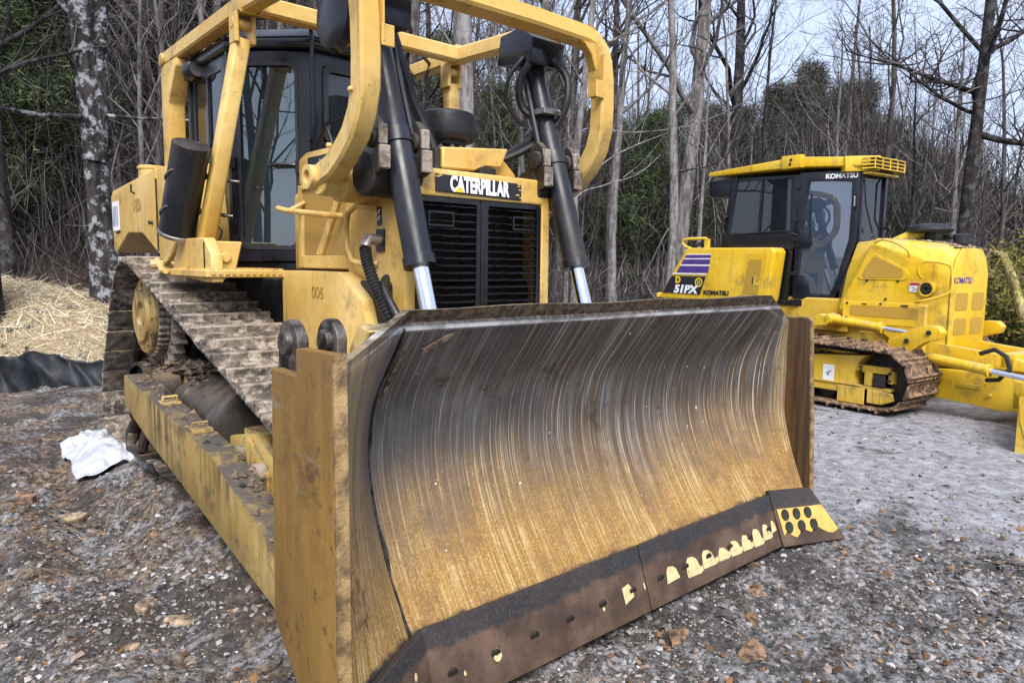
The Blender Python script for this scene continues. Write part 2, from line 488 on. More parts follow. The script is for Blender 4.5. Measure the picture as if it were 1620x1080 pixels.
def mk_moldboard():
    t = NT('streaked_blade_steel')
    x, y, z = t.xyz()
    warp = t.mapv((1, 1, 1))
    s1 = t.noise(1.0, 5, 0.62, vec=t.mapv((44, 0.0, 0.6)), dist=0.25)
    s2 = t.noise(1.0, 4, 0.62, vec=t.mapv((170, 0.0, 1.9), (3, 0, 1)), dist=0.1)
    s3 = t.noise(1.0, 3, 0.5, vec=t.mapv((120, 0.0, 1.1), (9, 0, 4)), dist=0.15)
    s4 = t.noise(1.0, 3, 0.6, vec=t.mapv((330, 0.0, 3.0), (1, 0, 7)))
    big = t.noise(1.6, 5, 0.6)
    steel = t.mix(t.rng(big, 0.35, 0.7), (0.065, 0.068, 0.077), (0.175, 0.172, 0.170))
    # brown rust streaks, fewer at the left end of the blade
    right = t.rng(x, -1.15, 0.1, 0.25, 1.0)
    c = t.mix(t.op('MULTIPLY', t.rng(s1, 0.44, 0.56), t.op('MULTIPLY', right, t.rng(z, 1.45, 0.85, 0.40, 0.85))), steel, (0.105, 0.066, 0.034))
    c = t.mix(t.op('MULTIPLY', t.rng(s2, 0.52, 0.60), t.op('MULTIPLY', right, 0.85)), c, (0.045, 0.030, 0.020))
    c = t.mix(t.op('MULTIPLY', t.rng(s3, 0.565, 0.63), t.rng(x, -1.2, 0.0, 0.35, 0.9)), c, (0.46, 0.42, 0.36))
    wing = t.rng(t.op('ADD', x, t.op('MULTIPLY', t.op('SUBTRACT', s2, 0.5), 0.25)), -1.28, -1.42)
    wing = t.op('MAXIMUM', wing, t.rng(t.op('ADD', x, t.op('MULTIPLY', t.op('SUBTRACT', s2, 0.5), 0.10)), 1.43, 1.50))
    c = t.mix(t.op('MULTIPLY', wing, t.rng(s1, 0.38, 0.6, 0.15, 0.8)), c, (0.34, 0.24, 0.12))
    c = t.mix(t.op('MULTIPLY', t.rng(s4, 0.52, 0.62), right), c, (0.055, 0.038, 0.026))
    c = t.mix(t.rng(s4, 0.42, 0.36, 0, 0.35), c, (0.42, 0.38, 0.33))
    # ochre soil stuck to the lower part, its edge broken up by the runs
    zz = t.op('ADD', t.op('ADD', z, t.op('MULTIPLY', t.op('SUBTRACT', s1, 0.5), 0.55)), t.op('MULTIPLY', t.op('SUBTRACT', big, 0.5), 0.5))
    mud = t.rng(zz, 0.92, 0.34)
    patchy = t.noise(3.3, 6, 0.7)
    c = t.mix(t.rng(t.noise(5.5, 7, 0.75), 0.56, 0.66, 0, 0.75), c, (0.045, 0.034, 0.028))
    c = t.mix(t.rng(t.noise(8.5, 6, 0.75, vec=t.mapv((1, 1, .45), (5, 5, 5))), 0.62, 0.68, 0, 0.7), c, (0.20, 0.105, 0.040))
    mudc = t.mix(t.rng(s2, 0.35, 0.7), (0.195, 0.092, 0.018), (0.40, 0.228, 0.050))
    mudc = t.mix(t.rng(t.noise(110, 4, 0.7), 0.48, 0.68, 0, 0.65), mudc, (0.52, 0.38, 0.17))
    mudc = t.mix(t.rng(t.noise(62, 5, 0.75), 0.54, 0.68, 0, 0.8), mudc, (0.15, 0.085, 0.032))
    mudc = t.mix(t.rng(patchy, 0.50, 0.66, 0, 0.75), mudc, (0.165, 0.092, 0.034))
    mudc = t.mix(t.op('MULTIPLY', t.rng(s3, 0.50, 0.62), t.rng(patchy, 0.55, 0.40, 0, 0.8)), mudc, (0.55, 0.42, 0.20))
    c = t.mix(t.op('MULTIPLY', mud, 0.93), c, mudc)
    # worn dark band along the bottom seam and a pale line below the top lip
    c = t.mix(t.rng(t.op('ADD', z, t.op('MULTIPLY', t.noise(16, 4), 0.05)), 0.302, 0.280), c, (0.035, 0.030, 0.028))
    up = t.op('MULTIPLY', t.rng(z, 1.355, 1.365), t.rng(z, 1.385, 1.375))
    c = t.mix(t.op('MULTIPLY', up, t.rng(t.noise(9, 4), 0.3, 0.6, 0.3, 1)), c, (0.55, 0.55, 0.56))
    top = t.rng(z, 1.385, 1.395)
    c = t.mix(top, c, t.mix(t.rng(t.noise(30, 5, 0.7), 0.4, 0.65), (0.06, 0.045, 0.032), (0.26, 0.19, 0.12)))
    # scrapes and pale chips
    c = t.mix(t.rng(t.noise(26, 2, 0.5), 0.745, 0.77), c, (0.62, 0.59, 0.52))
    ro = t.op('ADD', t.rng(s2, 0.3, 0.7, 0.50, 0.68), t.op('MULTIPLY', mud, 0.25))
    t.set(Base_Color=c, Roughness=ro, Metallic=t.op('MULTIPLY', t.op('SUBTRACT', 1.0, mud), 0.2))
    t.bump(t.op('ADD', t.op('ADD', s2, t.op('MULTIPLY', s1, 0.6)), t.op('MULTIPLY', t.noise(70, 4, 0.7), t.op('ADD', mud, 0.2))), 0.35, 0.004)
    return t.m
M['moldboard'] = mk_moldboard()

def mk_edge():
    t = NT('brown_cutting_edge_steel')
    z = t.xyz()[2]
    c = t.mix(t.rng(t.noise(5, 6, 0.65), 0.35, 0.68), (0.060, 0.036, 0.024), (0.155, 0.098, 0.066))
    c = t.mix(t.rng(t.noise(40, 4, 0.7), 0.55, 0.72, 0, 0.7), c, (0.030, 0.022, 0.018))
    c = t.mix(t.rng(t.op('ADD', z, t.op('MULTIPLY', t.noise(11, 5), 0.10)), 0.252, 0.275, 0, 0.85), c, t.mix(t.rng(t.noise(90, 5, 0.75), 0.45, 0.75), (0.024, 0.024, 0.027), (0.085, 0.080, 0.078)))
    t.set(Base_Color=c, Roughness=t.rng(t.noise(8, 4), 0.3, 0.7, 0.42, 0.66), Metallic=0.3)
    t.bump(t.noise(45, 6, 0.7), 0.35, 0.006)
    return t.m
M['edge'] = mk_edge()
M['weld'] = plain('blackened_worn_weld', (0.028, 0.025, 0.024), 0.5, 0.3, var=0.6, scale=30, bump=0.6)

def mk_shoe(name='muddy_track_steel', warm=None):
    t = NT(name)
    oi = t.n('ObjectInfo')
    cm = t.n('Combine' + 'XYZ')
    for i in range(3):
        t.l(oi.outputs['Random'], cm.inputs[i])
    sc = t.n('VectorMath')
    sc.operation = 'SCALE'
    t.l(cm.outputs[0], sc.inputs[0])
    sc.inputs['Scale'].default_value = 37.0
    v = t.mapv((1, 1, 1), sc.outputs[0])
    z = t.xyz()[2]
    n1 = t.noise(7, 7, 0.7, vec=v)
    c = t.mix(t.rng(n1, 0.36, 0.60), (0.026, 0.021, 0.018), (0.16, 0.125, 0.096))
    c = t.mix(t.rng(t.noise(16, 6, 0.7, vec=v), 0.47, 0.63, 0, 0.9), c, (0.42, 0.36, 0.29))
    c = t.mix(t.rng(t.noise(4, 5, 0.7, vec=v), 0.56, 0.66, 0, 0.8), c, (0.026, 0.020, 0.017))
    c = t.mix(t.op('MULTIPLY', t.rng(z, 0.050, 0.060), t.rng(t.noise(12, 5, 0.7, vec=v), 0.38, 0.62)), c, (0.34, 0.29, 0.24))
    if warm:
        c = t.mix(0.8, c, warm, 'MULTIPLY')
    t.set(Base_Color=c, Roughness=0.68, Metallic=0.05)
    t.bump(t.op('ADD', t.noise(30, 6, 0.7, vec=v), n1), 0.7, 0.012)
    return t.m
M['shoe'] = mk_shoe()
M['shoe_rust'] = mk_shoe('rusty_track_steel', (1.0, 0.70, 0.48))
M['mud'] = plain('dried_brown_mud', (0.13, 0.090, 0.060), 0.85, var=0.6, scale=12, bump=0.8)
M['guard'] = painted('black_greasy_guard', (0.018, 0.016, 0.016), (0.05, 0.042, 0.036), rough=0.38, dirt=(0.12, 0.085, 0.05), dirt_amt=0.6, dust=(0.17, 0.12, 0.08), dust_amt=0.9, chips=(0.35, 0.28, 0.16), chip_amt=0.6, streak=0.9)
M['hoodmesh'] = plain('ochre_mesh_screen', (0.40, 0.245, 0.06), 0.6, var=0.10, scale=150, bump=0.3)
M['kommesh'] = plain('ochre_vent_screen', (0.44, 0.265, 0.03), 0.6, var=0.10, scale=160, bump=0.3)

def mk_glass(name, tint, ior=1.7, see=0.55, diffuse_col=(0.03, 0.04, 0.05)):
    t = NT(name)
    tr = t.n('BsdfTransparent')
    tr.inputs[0].default_value = (*tint, 1)
    t.set(Base_Color=(0.004, 0.006, 0.008), Roughness=0.015, IOR=ior)
    mx = t.n('MixShader')
    mx.inputs[0].default_value = 1 - see
    # reflection kept on top of the see-through share
    fr = t.n('Fresnel')
    fr.inputs[0].default_value = ior
    gl = t.n('BsdfGlossy')
    gl.inputs['Roughness'].default_value = 0.01
    t.l(tr.outputs[0], mx.inputs[1])
    df = t.n('BsdfDiffuse')
    df.inputs[0].default_value = (*diffuse_col, 1)
    t.l(df.outputs[0], mx.inputs[2])
    m2 = t.n('MixShader')
    t.l(fr.outputs[0], m2.inputs[0])
    t.l(mx.outputs[0], m2.inputs[1])
    t.l(gl.outputs[0], m2.inputs[2])
    t.l(m2.outputs[0], t.out.inputs['Surface'])
    return t.m
M['glass'] = mk_glass('tinted_door_glass', (0.36, 0.55, 0.56), 2.5, 0.72, (0.06, 0.10, 0.12))
M['glass_dark'] = mk_glass('dark_cab_glass', (0.12, 0.16, 0.17), 1.8, 0.6)
M['glass_blue'] = mk_glass('sky_painted_glass', (0.50, 0.62, 0.74), 2.6, 0.62, (0.10, 0.15, 0.24))  # bluish diffuse colour painted in for sky reflected on the door panes

def mk_bark(name, a, b, lichen=None, amt=0.0, moss=None):
    t = NT(name)
    v = t.mapv((9, 9, 1.6))
    n = t.noise(1.0, 6, 0.68, vec=v)
    c = t.mix(t.rng(n, 0.38, 0.64), a, b)
    if lichen:
        c = t.mix(t.op('MULTIPLY', t.rng(t.noise(5.5, 6, 0.72), 0.50, 0.60), amt), c, lichen)
    if moss:
        c = t.mix(t.rng(t.noise(2.0, 5, 0.7), 0.54, 0.64, 0, 0.6), c, moss)
    t.set(Base_Color=c, Roughness=0.9, Specular_IOR_Level=0.2)
    t.bump(n, 0.9, 0.03)
    return t.m
M['bark_dark'] = mk_bark('dark_lichened_bark', (0.014, 0.012, 0.013), (0.060, 0.052, 0.050), (0.34, 0.35, 0.38), 0.8)
M['bark_grey'] = mk_bark('pale_grey_bark', (0.10, 0.088, 0.084), (0.27, 0.25, 0.25), (0.40, 0.40, 0.42), 0.3)
M['bark_mid'] = mk_bark('brown_grey_bark', (0.045, 0.036, 0.034), (0.14, 0.118, 0.112), (0.3, 0.3, 0.3), 0.25)
M['bark_black'] = mk_bark('wet_black_bark', (0.012, 0.010, 0.011), (0.045, 0.038, 0.038), (0.2, 0.2, 0.21), 0.3)

def mk_island(name, stops, rough=0.9, seed_scale=None, nz=None):
    t = NT(name)
    r = t.n('ValToRGB')
    t.l(t.island(), r.inputs[0])
    e = r.color_ramp.elements
    for i, (p, c) in enumerate(stops):
        q = e[i] if i < 2 else e.new(p)
        q.position = p
        q.color = (*c, 1)
    col = r.outputs[0]
    if nz:
        col = t.mix(t.rng(t.noise(nz, 4), 0.35, 0.65, 0, 0.6), col, tuple(0.5 * x for x in stops[0][1]))
    t.set(Base_Color=col, Roughness=rough, Specular_IOR_Level=0.2)
    return t.m
M['twig'] = mk_island('grey_brown_twigs', [(0, (0.045, 0.039, 0.038)), (0.6, (0.13, 0.117, 0.115)), (1.0, (0.30, 0.28, 0.28))])
M['twig_dark'] = mk_island('dark_twigs', [(0, (0.020, 0.017, 0.017)), (0.7, (0.07, 0.06, 0.06)), (1.0, (0.15, 0.135, 0.13))])
M['brush'] = mk_island('winter_brush', [(0, (0.026, 0.022, 0.021)), (0.5, (0.075, 0.066, 0.063)), (0.85, (0.15, 0.135, 0.132)), (1.0, (0.36, 0.335, 0.33))])
M['needle'] = mk_island('pine_needles', [(0, (0.030, 0.050, 0.022)), (0.55, (0.085, 0.125, 0.052)), (1.0, (0.18, 0.225, 0.095))])
M['leaflitter'] = mk_island('brown_fallen_leaves', [(0, (0.06, 0.03, 0.016)), (0.5, (0.20, 0.105, 0.045)), (1.0, (0.25, 0.155, 0.085))])
M['needle_dull'] = mk_island('dull_grey_green_needles', [(0, (0.022, 0.026, 0.018)), (0.5, (0.056, 0.060, 0.045)), (0.8, (0.10, 0.10, 0.08)), (1.0, (0.19, 0.175, 0.16))])
M['shrubleaf'] = mk_island('olive_leaves', [(0, (0.045, 0.052, 0.014)), (0.55, (0.14, 0.14, 0.035)), (0.85, (0.26, 0.22, 0.06)), (1.0, (0.32, 0.19, 0.07))])
M['straw'] = mk_island('pale_straw', [(0, (0.34, 0.26, 0.15)), (0.5, (0.62, 0.53, 0.36)), (1.0, (0.82, 0.76, 0.60))])
M['stone'] = mk_island('gravel_stones', [(0, (0.040, 0.036, 0.034)), (0.35, (0.105, 0.095, 0.088)), (0.70, (0.22, 0.205, 0.195)), (0.86, (0.34, 0.33, 0.34)), (0.92, (0.25, 0.155, 0.095)), (1.0, (0.50, 0.50, 0.53))], rough=0.8)
M['clay'] = plain('orange_clay_rock', (0.24, 0.145, 0.085), 0.85, var=0.55, scale=26, bump=0.8)
M['tanrock'] = plain('tan_rock', (0.30, 0.225, 0.15), 0.85, var=0.55, scale=26, bump=0.8)
M['wood_log'] = mk_bark('brown_log_bark', (0.06, 0.042, 0.028), (0.20, 0.135, 0.08), (0.30, 0.28, 0.12), 0.5, (0.10, 0.11, 0.03))
M['wood_end'] = plain('cut_orange_wood', (0.42, 0.23, 0.09), 0.8, var=0.3, scale=20)
M['mosslog'] = mk_bark('mossy_yellow_bark', (0.20, 0.15, 0.07), (0.48, 0.40, 0.22), (0.30, 0.30, 0.06), 0.7)

def mk_fence():
    t = NT('black_woven_plastic')
    c = t.mix(t.rng(t.noise(6, 5), 0.35, 0.65), (0.008, 0.009, 0.013), (0.022, 0.024, 0.032))
    t.set(Base_Color=c, Roughness=0.55, Specular_IOR_Level=0.3)
    t.bump(t.noise(3, 5), 0.4, 0.05)
    return t.m
M['fence'] = mk_fence()
def mk_plastic():
    t = NT('white_plastic_film')
    c = t.mix(t.rng(t.noise(6, 5), 0.35, 0.65), (0.40, 0.42, 0.48), (0.60, 0.62, 0.68))
    t.set(Base_Color=c, Roughness=0.32, Specular_IOR_Level=0.5, Subsurface_Weight=0.0)
    t.bump(t.op('ADD', t.voro(11, feature='DISTANCE_TO_EDGE'), t.noise(26, 5, .7)), 0.4, 0.03)
    return t.m
M['plastic'] = mk_plastic()

def mk_ground():
    t = NT('muddy_gravel_ground')
    x, y, z = t.xyz()
    n_big = t.noise(0.55, 5, 0.6)
    n_mid = t.noise(3.2, 7, 0.7)
    n_fin = t.noise(24, 7, 0.72)
    grey = t.mix(t.rng(n_fin, 0.38, 0.64), (0.040, 0.037, 0.036), (0.36, 0.35, 0.365))
    clay = t.mix(t.rng(n_fin, 0.38, 0.66), (0.040, 0.029, 0.022), (0.29, 0.215, 0.155))
    left = t.rng(t.op('ADD', x, t.op('MULTIPLY', t.op('SUBTRACT', n_big, 0.5), 3.0)), -2.2, 0.6, 0.62, 0.40)
    c = t.mix(t.rng(n_mid, left, t.op('ADD', left, 0.10), 0, 0.0), grey, clay)
    cl = t.rng(t.op('SUBTRACT', n_mid, t.rng(x, -1.6, 1.2, -0.05, 0.10)), 0.465, 0.57)
    c = t.mix(cl, grey, clay)
    # compacted pale stone dust on the right of the yard
    pale = t.mix(t.rng(t.noise(9, 7, 0.72), 0.34, 0.68), (0.20, 0.197, 0.215), (0.43, 0.425, 0.465))
    pale = t.mix(t.rng(t.noise(48, 6, 0.75), 0.52, 0.68, 0, 0.75), pale, (0.12, 0.115, 0.12))
    # the right-hand patch starts about a metre beyond the blade
    d = t.op('ADD', t.op('SUBTRACT', t.op('MULTIPLY', x, 0.75), 0.0), t.op('MULTIPLY', y, 0.55))
    pm = t.rng(t.op('ADD', d, t.op('MULTIPLY', t.op('SUBTRACT', n_big, 0.5), 1.8)), 1.0, 1.9)
    pm = t.op('MULTIPLY', pm, t.rng(x, -0.4, 1.2))
    pm = t.op('MULTIPLY', pm, t.rng(y, 7.5, 4.5))
    c = t.mix(t.op('MULTIPLY', pm, t.rng(n_mid, 0.66, 0.52, 0.45, 1.0)), c, pale)
    # damp dark patches
    c = t.mix(t.rng(t.op('SUBTRACT', t.noise(1.3, 7, 0.72), t.op('MULTIPLY', pm, 0.08)), 0.47, 0.58, 0, 0.80), c, (0.032, 0.027, 0.024))
    # leaf litter beyond the yard
    far = t.rng(t.op('ADD', y, t.op('MULTIPLY', t.op('SUBTRACT', n_big, 0.5), 3)), 10.5, 13.0)
    far = t.op('MAXIMUM', far, t.rng(x, 11.5, 14))
    litter = t.mix(t.rng(t.noise(5, 8, 0.75), 0.36, 0.66), (0.050, 0.034, 0.026), (0.185, 0.135, 0.105))
    c = t.mix(far, c, litter)
    wet = t.rng(t.noise(1.9, 5, 0.65), 0.5, 0.7)
    t.set(Base_Color=c, Roughness=t.rng(wet, 0, 1, 0.75, 0.22), Specular_IOR_Level=0.4)
    t.bump(t.op('ADD', t.noise(55, 7, 0.75), t.op('MULTIPLY', t.noise(16, 6, 0.7), 1.4)), 0.8, 0.02)
    return t.m
M['ground'] = mk_ground()
M['hillmat'] = plain('leaf_litter_hillside', (0.085, 0.066, 0.055), 0.95, var=0.5, scale=1.2, bump=0.6)
# ------------------------------------------------------------------ tracks (shared by both machines)
def hull_path(circles, pitch):
    """clockwise belt around circles (y, z, r); returns evenly spaced (y, z, angle)"""
    pts = []
    for cy, cz, r in circles:
        for i in range(180):
            a = 2 * math.pi * i / 180
            pts.append((cy + r * math.cos(a), cz + r * math.sin(a)))
    pts = sorted(set(pts))
    def half(ps):
        h = []
        for p in ps:
            while len(h) > 1 and (h[-1][0] - h[-2][0]) * (p[1] - h[-2][1]) - (h[-1][1] - h[-2][1]) * (p[0] - h[-2][0]) <= 0:
                h.pop()
            h.append(p)
        return h
    lo, hi = half(pts), half(pts[::-1])
    loop = (lo[:-1] + hi[:-1])[::-1]
    L = [0.0]
    n = len(loop)
    for i in range(n):
        a, b = loop[i], loop[(i + 1) % n]
        L.append(L[-1] + math.hypot(b[0] - a[0], b[1] - a[1]))
    cnt = max(8, round(L[-1] / pitch))
    def at(s):
        s %= L[-1]
        i = max(0, min(n - 1, int(np.searchsorted(L, s, 'right')) - 1))
        k = (s - L[i]) / max(L[i + 1] - L[i], 1e-9)
        a, b = loop[i], loop[(i + 1) % n]
        return a[0] + (b[0] - a[0]) * k, a[1] + (b[1] - a[1]) * k
    out = []
    st = L[-1] / cnt
    for i in range(cnt):
        p0, p1 = at(i * st), at(i * st + st * 0.98)
        out.append(((p0[0] + p1[0]) / 2, (p0[1] + p1[1]) / 2, math.atan2(p1[1] - p0[1], p1[0] - p0[0])))
    return out

def shoe_mb(w, pitch, gh, holes=False):
    m = MB()
    h = w / 2
    # slightly uneven plate: bent tail, tall bar, chewed ends
    prof = [(-pitch * 0.46, 0.002), (-pitch * 0.46, 0.020), (-pitch * 0.30, 0.024), (-pitch * 0.25, gh), (-pitch * 0.14, gh), (-pitch * 0.08, 0.026), (pitch * 0.36, 0.022), (pitch * 0.54, 0.034), (pitch * 0.54, 0.018), (pitch * 0.36, 0.0)]
    m.prism(prof, 'X', -h, h)
    if holes:
        for sx in (-0.07, 0.07):
            for sy in (0.05, 0.14):
                m.disc((sx * w / 0.56, pitch * sy * 1.6, 0), 0.017, 0.02, 0.034, 'Z', 8)
    else:
        for sx in (-0.10, 0.10):
            m.disc((sx, pitch * 0.12, 0), 0.02, 0.02, 0.036, 'Z', 8)
    return m

def make_track(root, x, w, circles, pitch, gh, sprocket=None, holes=False, mats=None, shoe_mesh=None):
    path = hull_path(circles, pitch)
    save = list(ORG)
    ORG[:] = [0, 0, 0]
    if shoe_mesh is None:
        shoe_mesh = shoe_mb(w, pitch, gh, holes).mesh('track_shoe', mats or M['shoe'], bevel=0.004)
    ORG[:] = save
    rnd = random.Random(int(abs(x) * 1000))
    for (y, z, a) in path:
        ob = bpy.data.objects.new('track_shoe', shoe_mesh)
        C.objects.link(ob)
        ob.parent = root
        ob.location = (x - save[0] + rnd.uniform(-.004, .004), y - save[1], z - save[2])
        ob.rotation_euler = (a + rnd.uniform(-.02, .02), 0, rnd.uniform(-.006, .006))
    # chain links under the shoes
    m = MB()
    for (y, z, a) in path:
        for sx in (-0.09, 0.06):
            ca, sa = math.cos(a), math.sin(a)
            vs = []
            for dy, dz in ((-pitch * .55, -.075), (pitch * .55, -.075), (pitch * .5, 0.0), (-pitch * .5, 0.0)):
                vs.append((y + dy * ca - dz * sa, z + dy * sa + dz * ca))
            m.prism(vs, 'X', x + sx, x + sx + 0.03)
    tag(m.build('track_chain', M['void'], root), kind='stuff')
    return shoe_mesh

def toothed(m, cx0, cx1, cy, cz, r0, r1, n):
    pts = []
    for i in range(n):
        a = 2 * math.pi * i / n
        d = 2 * math.pi / n
        for k, r in ((0.0, r0), (0.30, r0), (0.42, r1), (0.62, r1), (0.74, r0)):
            pts.append((cy + r * math.cos(a + d * k), cz + r * math.sin(a + d * k)))
    return m.prism(pts, 'X', cx0, cx1)

# ------------------------------------------------------------------ the near bulldozer
def build_near_dozer():
    root = thing('bulldozer', 'big tan yellow bulldozer with streaked steel blade and tube frame over its hood', 'bulldozer', (0, 2.5, 0))
    P = lambda n, mb, m, par=root, **k: mb.build(n, M[m], par, **k)

    # ---- blade
    zk = [0.252, 0.345, 0.439, 0.53, 0.63, 0.72, 0.816, 0.89, 0.967, 1.05, 1.10, 1.14, 1.20, 1.274, 1.365]
    yk = [0.031, 0.103, 0.167, 0.222, 0.268, 0.302, 0.320, 0.320, 0.312, 0.290, 0.268, 0.240, 0.193, 0.136, 0.066]
    lip = [(0.066, 1.368), (0.058, 1.384), (0.070, 1.392), (0.030, 1.440)]
    prof = [(float(np.interp(z, zk, yk)), z) for z in np.linspace(0.252, 1.365, 26)]
    # smooth the profile a little
    for _ in range(1):
        prof = [prof[0]] + [((prof[i - 1][0] + 2 * prof[i][0] + prof[i + 1][0]) / 4, prof[i][1]) for i in range(1, len(prof) - 1)] + [prof[-1]]
    full = prof + lip
    xl = [-1.61, -1.52, -1.42, -1.32, -1.25, -1.217]
    xr = [1.217, 1.25, 1.32, 1.40, 1.46, 1.53]
    xs = xl[:-1] + list(np.linspace(-1.217, 1.217, 30)) + xr[1:]
    def surf(x, k):
        yc, z = full[k]
        t = 0.0
        if x < -1.217:
            t = (-1.217 - x) / (1.61 - 1.217)
            ye = -0.178 - 0.035 * abs(z - 0.85) ** 1.5
        elif x > 1.217:
            t = (x - 1.217) / (1.53 - 1.217)
            ye = 0.085 - 0.42 * max(0, 0.75 - z) ** 1.4
        if t:
            y = yc + (ye - yc) * (t ** 0.9)
            top = 1.0 - 0.105 * t * max(0, (z - 0.5) / 0.94) ** 3
            return (x, y, z * top)
        return (x, yc + 0.003 * math.sin(x * 5.1) * (z > 1.37), z + (0.004 * math.sin(x * 7.3) if z > 1.42 else 0))
    m = MB()
    n, q = len(xs), len(full)
    fr = [surf(x, k) for x in xs for k in range(q)]
    bk = [(x, y + 0.045, z) for x, y, z in fr]
    fs = []
    for i in range(n - 1):
        for k in range(q - 1):
            a = i * q + k
            fs.append((a, a + q, a + q + 1, a + 1))
            b = n * q + a
            fs.append((b, b + 1, b + q + 1, b + q))
    for i in range(n - 1):
        a, b = i * q, n * q + i * q
        fs.append((a, b, b + q, a + q))
        a, b = i * q + q - 1, n * q + i * q + q - 1
        fs.append((a, a + q, b + q, b))
    for k in range(q - 1):
        a, b = k, n * q + k
        fs.append((a, a + 1, b + 1, b))
        a, b = (n - 1) * q + k, (2 * n - 1) * q + k
        fs.append((a, b, b + 1, a + 1))
    m.add(fr + bk, fs, True)
    blade = m.build('blade', M['moldboard'], root, ang=28)
    # welds where the wings meet the middle
    rnd = random.Random(4)
    for sx in (-1.217,):
        path = []
        for k in range(0, q - 3):
            x, y, z = surf(sx, k)
            path.append((x + rnd.uniform(-.006, .006), y - 0.002, z))
        rr = [0.010 + rnd.uniform(-.005, .005) for _ in path]
        MB().tube(path, rr, 6).build('weld_seam', M['weld'], blade)
    # rear box of the blade
    mm = MB()
    mm.prism([(0.34, 0.30), (0.62, 0.36), (0.62, 0.62), (0.40, 0.66)], 'X', -1.35, 1.35)
    mm.prism([(0.16, 1.36), (0.34, 1.10), (0.42, 1.12), (0.24, 1.38)], 'X', -1.30, 1.30)
    for x in (-0.56, 0.0, 0.56):
        mm.prism([(0.36, 0.6), (0.60, 0.6), (0.62, 0.95), (0.30, 1.2)], 'X', x - 0.09, x - 0.05)
        mm.prism([(0.36, 0.6), (0.60, 0.6), (0.62, 0.95), (0.30, 1.2)], 'X', x + 0.05, x + 0.09)
    mm.build('back_frame', M['cat_low'], blade, bevel=0.006)
    # end plates
    MB().prism([(-0.245, 1.338), (-0.225, 1.345), (-0.012, 1.340), (-0.012, 1.252), (0.172, 1.258), (0.195, 0.41), (-0.02, 0.20), (-0.16, 0.03), (-0.25, 0.03)], 'X', -1.652, -1.610).build('end_plate', M['rust'], blade, bevel=0.006, seg=2)
    MB().prism([(-0.045, 1.288), (-0.02, 1.302), (0.34, 1.300), (0.36, 0.40), (0.20, 0.20), (-0.105, 0.21), (-0.080, 0.70)], 'X', 1.53, 1.565).build('end_plate', M['rust_dark'], blade, bevel=0.006, seg=2)
    m_ = MB()
    m_.prism([(-0.252, 1.33), (-0.246, 1.346), (-0.236, 1.34), (-0.243, 1.0), (-0.241, 0.5), (-0.247, 0.1), (-0.258, 0.1)], 'X', -1.6515, -1.6095)
    m_.build('worn_edge', M['edge_tan'], blade)
    MB().prism([(-0.052, 1.288), (-0.030, 1.309), (0.34, 1.307), (0.34, 1.299), (-0.02, 1.300), (-0.043, 1.285), (-0.078, 0.70), (-0.103, 0.21), (-0.112, 0.21), (-0.087, 0.70)], 'X', 1.529, 1.566).build('worn_edge', M['edge_tan'], blade)
    # worn recess box on the left wing
    def on_wing(x, z):
        k = min(range(len(full)), key=lambda i: abs(full[i][1] - z))
        return surf(x, k)
    fr4 = [on_wing(-1.535, .60), on_wing(-1.445, .585), on_wing(-1.425, .42), on_wing(-1.505, .40)]
    mm = MB()
    nn = 6
    gq = []
    for a in range(nn + 1):
        for b in range(nn + 1):
            s, t_ = a / nn, b / nn
            x = (1 - t_) * (-1.535 + .09 * s) + t_ * (-1.505 + .08 * s)
            q_ = on_wing(x, .60 - .18 * t_ - .015 * s)
            gq.append((q_[0], q_[1] - .003, q_[2]))
    mm.add(gq, [(a * (nn + 1) + b, (a + 1) * (nn + 1) + b, (a + 1) * (nn + 1) + b + 1, a * (nn + 1) + b + 1) for a in range(nn) for b in range(nn)])
    mm.build('wear_plate', M['edge_tan'], blade)
    # pale scuffs on the steel where paint and rust are rubbed off: thin patches of plaster-like soil
    def scuff(cx, cz, w, h, tilt, seed):
        r2 = random.Random(seed)
        mm = MB()
        ring = []
        nn = 18
        for i in range(nn):
            a = 2 * math.pi * i / nn
            rr = 1 + r2.uniform(-.25, .2)
            dx = w * rr * math.cos(a) / 2
            dz = h * rr * math.sin(a) / 2
            xx = cx + dx * math.cos(tilt) - dz * math.sin(tilt)
            z2 = cz + dx * math.sin(tilt) + dz * math.cos(tilt)
            yy = float(np.interp(z2, [p[1] for p in full], [p[0] for p in full]))
            ring.append((xx, yy - 0.004, z2))
        yy = float(np.interp(cz, [p[1] for p in full], [p[0] for p in full]))
        mm.add([(cx, yy - 0.006, cz)] + ring, [(0, 1 + (i + 1) % nn, 1 + i) for i in range(nn)])
        mm.build('scraped_patch', M['tanrock'], blade)
    scuff(-1.04, 1.31, 0.16, 0.035, 0.55, 1)
    scuff(-1.180, 1.20, 0.02, 0.17, -0.10, 2)
    # cutting edge in two lengths, with a gap between them
    def quad_plate(c0, c1, c2, c3, th):
        """c0 top-left, c1 top-right, c2 bottom-right, c3 bottom-left seen from the front"""
        v = [Vector(c) for c in (c0, c1, c2, c3)]
        nrm = (v[3] - v[0]).cross(v[1] - v[0]).normalized()
        if nrm.y > 0: nrm = -nrm
        f2 = [p + nrm * th for p in v]
        return MB().add(v + f2, [(0, 1, 2, 3), (4, 7, 6, 5), (0, 4, 5, 1), (1, 5, 6, 2), (2, 6, 7, 3), (3, 7, 4, 0)]), v, nrm
    def on(v, nrm, s, t, off):
        a = v[0].lerp(v[1], s)
        b = v[3].lerp(v[2], s)
        return a.lerp(b, t) + nrm * off
    segs = [((-1.205, 0.012, 0.285), (0.018, 0.012, 0.285), (0.018, -0.085, 0.0), (-1.205, -0.085, -0.004)),
            ((0.026, 0.012, 0.285), (1.214, 0.012, 0.285), (1.214, -0.085, 0.0), (0.026, -0.085, 0.0))]
    bolt_me = None
